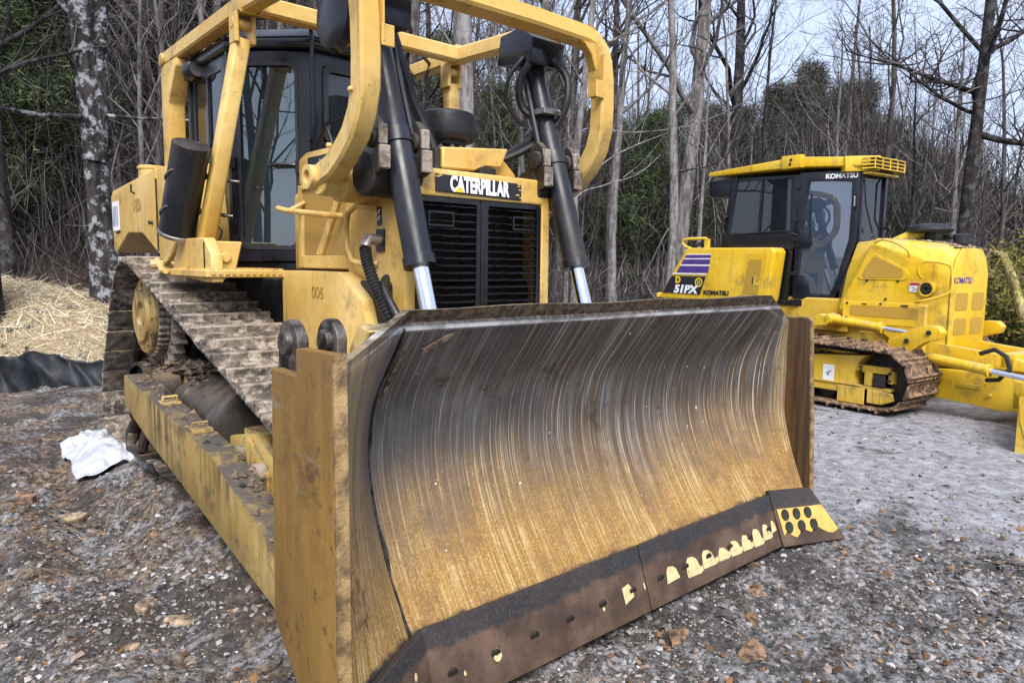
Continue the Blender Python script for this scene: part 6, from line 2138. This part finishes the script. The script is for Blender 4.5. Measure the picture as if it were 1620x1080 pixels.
def silt_fence():
    root = thing('silt_fence', 'sagging black plastic silt fence at the foot of the straw bank', 'fence', (-1.2, 8.2, 0))
    nx, nz = 150, 16
    u = np.linspace(0, 1, nx)
    px = -4.6 + u * 5.2
    py = 9.0 - u * 1.05 + .12 * np.sin(u * 21) + .05 * np.sin(u * 57 + 1)
    top = .46 + .05 * np.sin(u * 13 + .6) + .05 * np.sin(u * 31) - .05 * (np.abs(np.sin(u * 16.5)) ** 3)
    V = np.linspace(0, 1, nz)
    U_, V_ = np.meshgrid(np.arange(nx), V)
    X = px[U_] + .02 * np.sin(V_ * 7 + U_ * .5) - root.location.x
    Y = py[U_] + .16 * V_ + .06 * np.sin(V_ * 5 + U_ * .21) * V_ + .03 * np.sin(U_ * .9 + V_ * 3) - root.location.y
    Z = ground_h(px, py)[U_] - .04 + V_ * top[U_] + .02 * np.sin(U_ * .33)
    s = link('fabric', grid_mesh('fabric', X, Y, Z, M['fence']), root)
    md = s.modifiers.new('thickness', 'SOLIDIFY'); md.thickness = .004
    for k in (.08, .36, .64, .90):
        i = int(k * nx)
        z = float(ground_h(px[i], py[i]))
        MB().box(px[i] - .018, px[i] + .018, py[i] + .20, py[i] + .235, z - .1, z + top[i] + .04).build('stake', M['bark_mid'], root, bevel=.003)
silt_fence()

def plastic_sheet():
    rs = np.random.RandomState(9)
    n = 110
    u, v = np.meshgrid(np.linspace(-1, 1, n), np.linspace(-1, 1, n))
    th = np.arctan2(v, u)
    edge = 1 + .10 * np.sin(th * 3 + .6) + .07 * np.sin(th * 5 + 2) + .04 * np.sin(th * 9)
    sq = np.maximum(np.abs(u), np.abs(v)) / (np.hypot(u, v) + 1e-6)
    x = u * sq * edge; y = v * sq * edge
    c, s = math.cos(1.50), math.sin(1.50)
    X = -1.22 + (x * .95 * c - y * .38 * s)
    Y = 4.46 + (x * .95 * s + y * .38 * c)
    rad = np.hypot(u * sq, v * sq)
    fold = lambda f, i: (1 - np.abs(vnoise(X, Y, f, i)) * 4)
    Z = ground_h(X, Y) + .012 + np.clip(1.05 - rad, 0, 1) ** .6 * (.085 + .05 * fold(2.6, 6) + .035 * fold(7, 2) + .010 * fold(19, 3))
    Z = np.maximum(Z, ground_h(X, Y) + .006)
    X = np.minimum(X, -1.245 + .02 * np.sin(Y * 9) + .6 * sstep(4.5, 5.0, Y))
    ox, oy = -1.22, 4.46
    me = grid_mesh('plastic_sheet', X - ox, Y - oy, Z, M['plastic'])
    o = link('plastic_sheet', me, None, (ox, oy, 0))
    md = o.modifiers.new('thickness', 'SOLIDIFY'); md.thickness = .003
    tag(o, 'crumpled white plastic sheet on the mud beside the rear of the push arm', 'plastic sheet')
plastic_sheet()

# ------------------------------------------------------------------ trees
class Tree:
    def __init__(self, seed):
        self.r = random.Random(seed)
        self.tr, self.tw = MB(), MB()
    def limb(self, p, d, L, r0, lv, curve=0.0, up=0.10, wander=.16, segs=None, thick=.5, kids=None, start=.3, tip=.25):
        r = self.r
        segs = segs or (9, 7, 5, 3, 2)[lv]
        pts, rad = [p.copy()], [r0]
        d = d.normalized()
        dirs = [d.copy()]
        for i in range(segs):
            w = wander * (1.0 if lv else .45)
            d = (d + Vector((r.gauss(0, w), r.gauss(0, w), r.gauss(0, w) * .7 + up * (1 if lv else .25)))).normalized()
            p = p + d * (L / segs)
            pts.append(p.copy()); dirs.append(d.copy())
            rad.append(max(r0 * (1 - (1 - tip) * (i + 1) / segs), .0025))
        if lv == 0:
            rad[0] *= 1.35
        (self.tr if lv <= 1 else self.tw).tube(pts, rad, (10, 6, 4, 3, 3)[lv], cap=lv == 0)
        return pts, rad, dirs
    def grow(self, base, d, H, r0, n1, n2, n3, start=.35, spread=.9, l1=.34, lv1up=.10, wander=.16, n4=0):
        r = self.r
        P, Rd, D = self.limb(base, d, H, r0, 0, wander=wander)
        def at(P, Rd, D, t):
            f = t * (len(P) - 1); i = min(int(f), len(P) - 2); k = f - i
            return P[i].lerp(P[i + 1], k), Rd[i] + (Rd[i + 1] - Rd[i]) * k, D[i + 1]
        def side(dv, ang):
            a = dv.orthogonal().normalized()
            a.rotate(Matrix.Rotation(r.uniform(0, 6.283), 3, dv))
            return (dv * math.cos(ang) + a * math.sin(ang)).normalized()
        for i in range(n1):
            t = start + (1 - start) * (i + r.random()) / n1
            p, q, dv = at(P, Rd, D, min(t, .99))
            L1 = H * l1 * (1.15 - .75 * (t - start) / (1 - start)) * r.uniform(.55, 1.2)
            P1 = self.limb(p, side(dv, spread * r.uniform(.7, 1.2)), L1, q * r.uniform(.32, .55), 1, up=lv1up, wander=.2)
            for j in range(n2):
                t1 = .2 + .8 * (j + r.random()) / n2
                p, q, dv = at(*P1, min(t1, .99))
                L2 = L1 * r.uniform(.28, .6) * (1.2 - .6 * t1)
                P2 = self.limb(p, side(dv, r.uniform(.4, .95)), L2, max(q * .5, .006), 2, up=.06, wander=.24)
                for k in range(n3):
                    t2 = .15 + .85 * (k + r.random()) / n3
                    p, q, dv = at(*P2, min(t2, .99))
                    L3 = L2 * r.uniform(.3, .7)
                    P3 = self.limb(p, side(dv, r.uniform(.35, .9)), L3, max(q * .55, .0045), 3, up=.05, wander=.26)
                    for _ in range(n4):
                        p, q, dv = at(*P3, r.uniform(.2, .95))
                        self.limb(p, side(dv, r.uniform(.4, .9)), L3 * r.uniform(.35, .7), .0035, 4, up=.03, wander=.25)
        return P, Rd, D
    def finish(self, bark, twig):
        ORG[:] = [0, 0, 0]
        return self.tr.mesh('trunk', M[bark], recalc=False), (self.tw.mesh('crown', M[twig], recalc=False) if self.tw.v else None)

def put_tree(meshes, x, y, label, rz=0.0, s=1.0, group=None, name='bare_tree', sink=.15, cat='tree'):
    o = thing(name, label, cat, (x, y, float(ground_h(x, y)) - sink), rz, group, world_coords=False)
    o.scale = (s, s, s)
    link('trunk', meshes[0], o)
    if meshes[1]: link('crown', meshes[1], o)
    return o

Z3 = Vector((0, 0, 1))
# the big lichened trunk behind the near machine: two stems from one foot
t = Tree(1)
t.grow(Vector((0, 0, 0)), Vector((-.062, -.03, 1)), 13, .20, 9, 5, 5, start=.30, l1=.30, spread=1.1, wander=.06)
t.limb(Vector((-.10, -.04, 2.35)), Vector((.06, .05, 1)), 9, .135, 0, wander=.07)
P1 = t.limb(Vector((-.15, -.05, 3.0)), Vector((-1, -.3, -.10)), 2.2, .05, 1, up=.0, wander=.12)
for p in P1[0][2:]:
    t.limb(p, Vector((-.5, -.2, .6)), .9, .015, 2)
P1 = t.limb(Vector((-.05, -.05, 3.05)), Vector((1, -.35, .02)), 2.2, .035, 1, up=-.01, wander=.08)
put_tree(t.finish('bark_dark', 'twig_dark'), 0.10, 10.6, 'thick dark trunk spotted with pale lichen, close behind the near machine\'s rear')
t = Tree(2)
t.grow(Vector((0, 0, 0)), Vector((-.05, -.02, 1)), 13, .23, 9, 5, 5, start=.30, l1=.32, wander=.06)
P1 = t.limb(Vector((.02, -.02, 3.05)), Vector((.75, .3, .36)), 2.3, .05, 1, up=-.01, wander=.13)
for p in P1[0][1:]:
    t.limb(p, Vector((.3, .2, -.5)), .7, .012, 2); t.limb(p, Vector((.5, .1, .6)), .8, .012, 2)
P1 = t.limb(Vector((.02, -.02, 2.2)), Vector((.7, .3, -.5)), 1.2, .03, 1, up=-.05, wander=.2)
put_tree(t.finish('bark_black', 'twig_dark'), -1.62, 9.8, 'black trunk cut by the photo\'s left edge with one crooked limb to the right')
# pale trunks seen over the engine of the near machine
def straight(seed, bark, twig, lean, H, r0, **k):
    t = Tree(seed)
    t.grow(Vector((0, 0, 0)), Vector(lean), H, r0, **k)
    return t.finish(bark, twig)
put_tree(straight(11, 'bark_grey', 'twig', (.030, 0, 1), 15, .21, n1=12, n2=5, n3=5, start=.5, l1=.26, wander=.05), 5.35, 8.3, 'pale shaggy trunk rising right of the black intake drum')
put_tree(straight(12, 'bark_grey', 'twig', (-.05, .01, 1), 16, .23, n1=12, n2=5, n3=5, start=.45, l1=.26, wander=.05), 6.9, 12.2, 'grey trunk between the lift cylinder and the pale shaggy trunk')
put_tree(straight(13, 'bark_mid', 'twig', (-.03, .03, 1), 16, .19, n1=12, n2=5, n3=5, start=.4, l1=.28, wander=.06), 7.3, 14.8, 'dark brown trunk just right of the front hoop\'s left leg')
put_tree(straight(14, 'bark_grey', 'twig', (.03, .02, 1), 11, .095, n1=14, n2=5, n3=5, start=.42, l1=.30, wander=.12), 7.25, 7.35, 'slender whitish trunk inside the right leg of the tube hoop')
t = Tree(15)
t.grow(Vector((0, 0, 0)), Vector((.10, -.03, 1)), 16, .26, 13, 5, 5, start=.34, l1=.28, wander=.05)
P1 = t.limb(Vector((.25, .05, 4.4)), Vector((-.9, -.45, -.22)), 4.6, .035, 1, up=-.012, wander=.12)
for p in P1[0][1:]:
    t.limb(p, Vector((-.5, -.3, .1)), 1.0, .01, 2); t.limb(p, Vector((-.3, -.3, -.4)), .9, .008, 2)
P1 = t.limb(Vector((.2, .05, 3.2)), Vector((-.9, -.5, -.3)), 3.6, .022, 1, up=-.012, wander=.14)
put_tree(t.finish('bark_grey', 'twig'), 14.3, 10.3, 'tall leaning grey trunk standing left of the far machine\'s cab')
t = Tree(16)
t.grow(Vector((0, 0, 0)), Vector((.03, .0, 1)), 15, .25, 15, 6, 5, start=.34, l1=.36, wander=.07, spread=1.1)
put_tree(t.finish('bark_black', 'twig_dark'), 18.3, 10.9, 'black forked trunk above the far machine\'s yellow roof')
t = Tree(17)
P = t.grow(Vector((0, 0, 0)), Vector((.045, -.03, 1)), 14, .155, 12, 7, 6, start=.32, l1=.42, spread=1.0, wander=.06, n4=1)
for z, dv, L, r in ((4.6, Vector((.9, -.55, -.35)), 3.4, .075), (5.4, Vector((-.8, .55, .30)), 2.6, .06), (6.3, Vector((.8, -.6, .5)), 3.0, .06), (5.0, Vector((-.9, .5, .15)), 2.2, .045)):
    P1 = t.limb(Vector((.045 * z, -.03 * z, z)), dv, L, r, 1, up=.02, wander=.12)
    for p in P1[0][2:]:
        for _ in range(3):
            P2 = t.limb(p, Vector((t.r.uniform(-1, 1), t.r.uniform(-1, 1), t.r.uniform(-.1, .9))), 1.4 * t.r.uniform(.5, 1.2), .022, 2)
            for q in P2[0][2:]:
                t.limb(q, Vector((t.r.uniform(-1, 1), t.r.uniform(-1, 1), t.r.uniform(-.2, .8))), .6, .008, 3)
                t.limb(q, Vector((t.r.uniform(-1, 1), t.r.uniform(-1, 1), t.r.uniform(-.2, .8))), .5, .006, 3)
put_tree(t.finish('bark_black', 'twig_dark'), 14.7, 3.25, 'dark spreading bare tree against the sky beyond the far machine\'s hood')
t = Tree(18)
t.grow(Vector((0, 0, 0)), Vector((.06, .0, 1)), 13, .20, 14, 6, 5, start=.36, l1=.42, spread=.8, wander=.10)
put_tree(t.finish('bark_mid', 'twig_dark'), 12.0, 12.6, 'fork topped bare tree with steep limbs just right of the tube hoop')

# ---- filler kinds, shared meshes
kinds = []
for i, (bark, H, r0, k) in enumerate((('bark_mid', 13, .13, dict(n1=13, n2=6, n3=5, start=.30, l1=.30, spread=.9)),
                                      ('bark_grey', 15, .16, dict(n1=13, n2=6, n3=5, start=.42, l1=.28, spread=.8)),
                                      ('bark_black', 12, .12, dict(n1=15, n2=6, n3=5, start=.25, l1=.34, spread=1.0)),
                                      ('bark_mid', 10, .085, dict(n1=14, n2=6, n3=5, start=.22, l1=.34, spread=.85)),
                                      ('bark_grey', 9, .06, dict(n1=12, n2=5, n3=5, start=.18, l1=.32, spread=.7)))):
    t = Tree(40 + i)
    t.grow(Vector((0, 0, 0)), Vector((t.r.uniform(-.05, .05), t.r.uniform(-.05, .05), 1)), H, r0, wander=.11, n4=1, **k)
    kinds.append(t.finish(bark, 'twig' if i % 2 == 0 else 'twig_dark'))
rt = random.Random(21)
KLAB = ('slim brown bare tree among many in the winter wood', 'tall grey bare tree among many in the winter wood', 'black barked twiggy tree among many in the winter wood', 'thin brown sapling with many twigs in the winter wood', 'thin pale sapling with many twigs in the winter wood')
def polar(az, d):
    return -2.58 + d * math.sin(R(az)), -2.06 + d * math.cos(R(az))
spots = []
tries = 0
while len(spots) < 180 and tries < 5000:
    tries += 1
    az = rt.uniform(-2, 86)
    d = rt.uniform(15, 46)
    if az > 62 and d < 17.5: continue
    x, y = polar(az, d)
    if math.hypot(x - 6.9, y - 2.5) < 6: continue
    if any((x - a) ** 2 + (y - b) ** 2 < 1.3 for a, b in spots): continue
    if az > 46 and rt.random() < .30: continue
    spots.append((x, y))
    k = rt.choices(range(5), (3, 3, 2, 4, 4))[0]
    put_tree(kinds[k], x, y, KLAB[k], rt.uniform(0, 6.28), rt.uniform(.72, 1.2) * (1.0 if az < 44 else (.58 if rt.random() < .5 else 1.0)), group='bare trees in the wood: ' + ('slim brown', 'tall grey', 'black barked', 'brown saplings', 'pale saplings')[k])
# two that stand left of and behind the viewer and show only in the cab glass
put_tree(kinds[2], -11.4, -2.5, 'twiggy tree mirrored in the near machine\'s door glass', 1.0, .8)
put_tree(kinds[0], -16.0, -4.6, 'second smaller tree mirrored in the near machine\'s door glass', 2.0, 1.2)

# ---- pines
def pine(seed, H, r0, c0, n, rad, flat=.55, clump=70):
    rs = np.random.RandomState(seed)
    t = Tree(seed)
    P, Rd, D = t.limb(Vector((0, 0, 0)), Vector((.02, .01, 1)), H, r0, 0, wander=.05)
    cen = []
    nb = clump
    for i in range(nb):
        f = c0 + (1 - c0) * (i + rs.rand()) / nb
        j = min(int(f * (len(P) - 1)), len(P) - 2)
        p = P[j].lerp(P[j + 1], f * (len(P) - 1) - j)
        sh = math.sin(min(1, (f - c0) / (1 - c0) * 1.15 + .12) * math.pi) ** .6
        L = rad * sh * rs.uniform(.45, 1.1) + .15
        az = rs.uniform(0, 2 * np.pi)
        dv = Vector((math.cos(az), math.sin(az), rs.uniform(-.05, .45)))
        b = t.limb(p, dv, L, r0 * .22, 1, up=.05, wander=.14)
        for q in b[0][2:]:
            for _ in range(2):
                cen.append((q.x + rs.normal(0, .18), q.y + rs.normal(0, .18), q.z + rs.normal(0, .14)))
    cen = np.array(cen)
    idx = rs.randint(0, len(cen), n)
    d = rs.normal(size=(n, 3)); d[:, 2] = d[:, 2] * .7 + .35
    d /= np.linalg.norm(d, axis=1)[:, None]
    org = cen[idx] + rs.normal(size=(n, 3)) * np.array([.20, .20, .12]) * (rad / 2.2)
    co, f = ribbons(n, org, d, rs.uniform(.10, .24, n) * 1.2, rs.uniform(.010, .022, n), rs, .2, 1)
    ORG[:] = [0, 0, 0]
    tr = t.tr.mesh('trunk', M['bark_mid'], recalc=False)
    return tr, raw_mesh('crown', co, f, M['needle_dull' if seed == 61 else 'needle'])
pines = [pine(61, 12, .17, .22, 34000, 3.6, clump=150), pine(62, 9.5, .13, .10, 34000, 3.2, clump=150), pine(63, 16, .2, .42, 26000, 3.0, clump=110)]
def pine_at(k, az, d, s, label, group=None):
    x, y = polar(az, d)
    put_tree(pines[k], x, y, label, rt.uniform(0, 6.28), s, group, name='pine_tree')
pine_at(1, 51.2, 23.5, .66, 'rounded dark pine behind the tall leaning grey trunk')
pine_at(1, 54.6, 25, .58, 'lower dark pine right of the tall leaning grey trunk')
pine_at(0, 60.5, 37, .80, 'broad dark pine left of centre behind the far machine\'s roof')
pine_at(0, 63.5, 35, .84, 'tallest broad pine over the far machine\'s cab')
pine_at(0, 66.5, 37, .80, 'dark pine over the front of the far machine\'s roof')
pine_at(1, 68.6, 25, .50, 'low dark pine right of the far machine\'s roof')
pine_at(1, 40.5, 24, .75, 'small green pine showing under the right lift cylinder\'s hoses')
for az, d, k, s in ((9.5, 27, 1, 1.2), (5, 22, 1, .9), (52.8, 29, 1, .78), (49.5, 26, 1, .62), (67.2, 31, 1, .62), (38.5, 27, 1, .7), (1, 24, 0, 1.0), (4.5, 30, 2, 1.05), (8, 26, 0, 1.1), (12.5, 32, 2, 1.1), (16.5, 28, 0, 1.15), (21, 34, 2, 1.1), (26, 33, 0, 1.1), (33, 38, 0, .9), (37, 36, 1, 1.1), (46, 40, 1, .9), (74, 44, 1, .62), (79, 38, 1, .55), (83, 34, 1, .5), (57.5, 44, 0, .75), (71.8, 42, 0, .6), (62, 44, 0, .9), (65, 43, 0, .9), (53.4, 40, 1, .85), (49, 37, 1, .8), (58.5, 33, 0, .66), (62.3, 33, 0, .74), (65, 34, 0, .70), (68.3, 34, 0, .62), (70.5, 40, 0, .62), (56.5, 38, 0, .74), (47.5, 34, 1, .75), (44, 33, 0, .8)):
    pine_at(k, az, d, s, 'dark green pine among the bare trees deep in the wood', 'pines deep in the wood')

# ------------------------------------------------------------------ thicket: twigs nobody could count
def thicket(name, n, dmin, dmax, az0, az1, h0, h1, w, seed, mat, spread=.45):
    rs = np.random.RandomState(seed)
    az = R(1) * rs.uniform(az0, az1, n)
    d = dmin + (dmax - dmin) * rs.rand(n) ** .8
    x, y = -2.58 + d * np.sin(az), -2.06 + d * np.cos(az)
    k = (np.hypot(x - 6.9, y - 2.4) > 4.6) & (mound_h(x, y) < .25)
    dens = .35 + .9 * sstep(-.2, .25, vnoise(x, y, .35, 3))
    k &= rs.rand(n) < dens
    x, y, d = x[k], y[k], d[k]
    n = len(x)
    z0 = ground_h(x, y)
    lim = np.where(np.arctan2(x + 2.58, y + 2.06) > R(44), .58, 1.0)
    base = rs.uniform(0, 1, n) ** 1.7 * (h1 * .72) * lim
    L = rs.uniform(h0, h1, n) * .42 * lim
    t = rs.uniform(0, 2 * np.pi, n)
    s = np.abs(rs.normal(0, spread, n))
    dv = np.stack([np.cos(t) * s, np.sin(t) * s, rs.uniform(.55, 1, n) * np.where(rs.rand(n) < .14, -.35, 1)], -1)
    dv /= np.linalg.norm(dv, axis=1)[:, None]
    co, f = ribbons(n, np.stack([x, y, z0 + base - .05], -1), dv, L, rs.uniform(.5, 1.3, n) * w * (d / 20), rs, .35, 3)
    tag(link(name, raw_mesh(name, co, f, M[mat])), kind='stuff')
thicket('undergrowth', 42000, 14.0, 30, -3, 62, .8, 3.6, .0085, 71, 'brush')
thicket('undergrowth', 26000, 17.5, 34, 60, 87, .8, 3.6, .0085, 72, 'brush')
thicket('woodland', 52000, 26, 62, -4, 88, 2.5, 9.5, .012, 73, 'brush', .55)
thicket('woodland', 46000, 22, 34, 43, 74, 3.0, 11.5, .010, 75, 'brush', .5)
thicket('woodland', 30000, 34, 52, 43, 88, 3.0, 12.5, .013, 76, 'twig_dark', .6)
thicket('woodland', 30000, 18, 50, -4, 34, 2.0, 11.0, .010, 74, 'twig_dark', .8)

# ------------------------------------------------------------------ logs and olive shrubs beyond the far machine
def log(p0, p1, r0, r1, label, mat='wood_log', seed=0, group=None):
    p0, p1 = Vector(p0), Vector(p1)
    o = thing('log', label, 'log', tuple(p0), 0, group)
    r = random.Random(seed)
    n = 9
    pts = [p0.lerp(p1, i / n) + Vector((r.uniform(-1, 1), r.uniform(-1, 1), r.uniform(-1, 1))) * r0 * .22 * (0 < i < n) for i in range(n + 1)]
    MB().tube(pts, [r0 + (r1 - r0) * i / n for i in range(n + 1)], 14).build('bark', M[mat], o)
    d = (p1 - p0).normalized()
    MB().tube([p0 - d * .006, p0 - d * .001], r0 * .9, 14).build('cut_end', M['wood_end'], o)
def kp(s, w, z):
    th = R(5.8)
    return (5.6 + math.sin(th) * s + math.cos(th) * w, 1.05 + math.cos(th) * s - math.sin(th) * w, z)
log(kp(-.9, 6.5, .35), kp(2.6, 7.0, .55), .30, .26, 'lowest brown log of the heap beyond the far machine\'s hood', seed=1)
log(kp(-1.1, 7.2, .85), kp(2.2, 7.6, 1.0), .26, .22, 'thick brown log second from the ground in the heap', seed=2)
log(kp(-.8, 6.9, 1.30), kp(2.3, 7.2, 1.45), .20, .17, 'top log of the brown heap, level with the far machine\'s hood', seed=3)
log(kp(-1.6, 5.8, .22), kp(.6, 5.6, .28), .20, .17, 'short log on the ground in front of the heap', seed=4)
o = thing('branch', 'bent yellow mossy branch leaning over the far machine\'s nose', 'branch', kp(-.35, 3.6, 0))
path = [kp(.55, 3.6, 1.62), kp(.45, 3.6, 1.86), kp(.32, 3.6, 1.80), kp(.15, 3.55, 1.45), kp(.0, 3.5, 1.05), kp(-.2, 3.5, .65), kp(-.6, 3.4, .35), kp(-1.0, 3.3, .05)]
MB().tube(path, [.05, .055, .06, .06, .065, .07, .07, .06], 10).build('stem', M['mosslog'], o)
rb = np.random.RandomState(8)
pp = np.array(path)
n = 900
ix = rb.randint(1, len(pp) - 1, n); fr_ = rb.rand(n)[:, None]
og = pp[ix] * (1 - fr_) + pp[ix + 1 if False else np.minimum(ix + 1, len(pp) - 1)] * fr_ + rb.normal(0, .035, (n, 3))
dv = rb.normal(size=(n, 3)); dv[:, 2] -= .6; dv /= np.linalg.norm(dv, axis=1)[:, None]
co, f = ribbons(n, og - np.array(ORG), dv, rb.uniform(.05, .18, n), rb.uniform(.004, .010, n), rb, .3, 1)
link('moss', raw_mesh('moss', co, f, M['shrubleaf']), o)

def shrub(x, y, rx, h, n, label, seed):
    rs = np.random.RandomState(seed)
    z = float(ground_h(x, y))
    o = thing('shrub', label, 'shrub', (x, y, z), 0)
    t = Tree(seed)
    ends = []
    for i in range(26):
        a = rs.uniform(0, 6.28)
        P = t.limb(Vector((x, y, z)), Vector((math.cos(a) * rx * .8, math.sin(a) * rx * .8, h * rs.uniform(.4, 1))), math.hypot(rx, h) * rs.uniform(.6, 1.0), .02, 2, up=.02, wander=.2, segs=6)
        ends += [tuple(p) for p in P[0][2:]]
    ORG[:] = [x, y, z]
    link('stems', t.tw.mesh('stems', M['twig'], recalc=False), o)
    ends = np.array(ends)
    og = ends[rs.randint(0, len(ends), n)] + rs.normal(0, .17, (n, 3)) * np.array([1, 1, .8])
    dv = rs.normal(size=(n, 3)); dv /= np.linalg.norm(dv, axis=1)[:, None]
    co, f = ribbons(n, og - np.array([x, y, z]), dv, rs.uniform(.04, .12, n), rs.uniform(.010, .024, n), rs, .3, 1)
    link('leaves', raw_mesh('leaves', co, f, M['shrubleaf']), o)
x, y, _ = kp(.1, 5.4, 0)
shrub(x, y, 1.2, 1.9, 14000, 'olive leafy shrub growing through the log heap', 3)
x, y, _ = kp(-1.0, 6.4, 0)
shrub(x, y, 1.3, 2.0, 15000, 'yellowish shrub at the right edge in front of the log heap', 4)
x, y, _ = kp(1.3, 8.5, 0)
shrub(x, y, 1.2, 2.4, 12000, 'tall olive shrub between the log heap and the wood', 5)

# ------------------------------------------------------------------ wet brown leaves trodden into the yard
def leaves():
    rs = np.random.RandomState(17)
    n = 9000
    x, y = rs.uniform(-2.9, 5, n), rs.uniform(-1.6, 7, n)
    az = np.arctan2(x + 2.58, y + 2.06)
    calm = sstep(0.8, 2.0, 0.75 * x + 0.55 * y) * sstep(-.3, 1.0, x)
    k = (rs.rand(n) < (.12 + sstep(.0, .22, vnoise(x, y, 1.4, 6))) * (1 - .85 * calm)) & (az > 0) & ~((np.abs(x) < 1.3) & (y > .5) & (y < 4.8))
    x, y = x[k], y[k]
    n = len(x)
    t = rs.uniform(0, 6.28, n)
    d = np.stack([np.cos(t), np.sin(t), rs.normal(0, .25, n)], -1)
    s = rs.uniform(.015, .05, n)
    w = s * rs.uniform(.25, .5, n)
    side = np.stack([-np.sin(t), np.cos(t), rs.normal(0, .25, n)], -1)
    o = np.stack([x, y, ground_h(x, y) + .010], -1)
    P = [o, o + d * (s * .35)[:, None] + side * w[:, None], o + d * s[:, None] + np.array([0, 0, .006]), o + d * (s * .4)[:, None] - side * w[:, None], o + d * (s * .45)[:, None] + np.array([0, 0, .004])]
    co = np.stack(P, 1).reshape(-1, 3)
    f = np.array([(0, 1, 4), (1, 2, 4), (2, 3, 4), (3, 0, 4)])
    fs = (f[None] + (np.arange(n) * 5)[:, None, None]).reshape(-1, 3)
    tag(link('fallen_leaves', raw_mesh('fallen_leaves', co, fs, M['leaflitter'])), kind='stuff')
leaves()

# flat shale slabs poking out of the mud at the left
for k_, (x, y, w_, l_, mt, lab) in enumerate((
        (-1.83, 2.95, .15, .06, 'tanrock', 'broad tan slab by the rut, nearest the white sheet'),
        (-1.50, 2.10, .10, .045, 'clay', 'narrow clay slab under the middle of the push arm'),
        (-1.95, 3.55, .12, .05, 'clay', 'clay slab in the rut left of the white sheet'),
        (-1.66, 1.20, .08, .04, 'tanrock', 'tan slab just below the flat tan rock'),
        (0.62, -.28, .09, .035, 'clay', 'reddish sliver of slab below the painted edge marks'),
        (0.95, -.05, .07, .035, 'tanrock', 'tan chip of slab nearest the right corner bit'))):
    rock(x, y, w_, l_, .035, k_ * .8 + .2, mt, lab, 30 + k_)

# pale arching stems that cross in front of the wood right of the tube frame
o = thing('sapling', 'pale arching saplings with long bare stems between tube frame and tall leaning trunk', 'sapling', (8.0, 8.1, float(ground_h(8.0, 8.1))))
t = Tree(91)
for path in ([(8.0, 8.1, .2), (8.05, 8.2, 2.2), (8.25, 8.5, 3.7), (8.76, 8.6, 4.44), (10.31, 8.6, 4.57), (12.32, 8.6, 4.97), (13.51, 8.6, 5.36), (15.09, 8.6, 6.03)],
             [(8.1, 8.0, .2), (8.12, 8.1, 2.2), (8.19, 8.2, 3.12), (9.03, 8.2, 3.78), (10.05, 8.2, 4.24), (11.4, 8.2, 4.73), (12.37, 8.2, 5.22)],
             [(7.9, 8.0, .2), (7.92, 8.0, 2.3), (7.98, 8.0, 2.97), (8.82, 8.0, 3.26), (9.84, 8.0, 3.57), (10.58, 8.0, 4.05)]):
    sp_ = smooth_path(path, 5)
    t.tr.tube(sp_, [.028 - .022 * i / len(sp_) for i in range(len(sp_))], 6)
    for q in sp_[8::2]:
        for _ in range(2):
            t.limb(q, Vector((t.r.uniform(-.3, 1), t.r.uniform(-.5, .5), t.r.uniform(-.5, .9))), t.r.uniform(.3, 1.0), .007, 3)
ORG[:] = list(o.location)
t.tr.build('stem', M['bark_grey'], o)
tag(t.tw.build('twigs', M['twig'], o), kind='stuff')
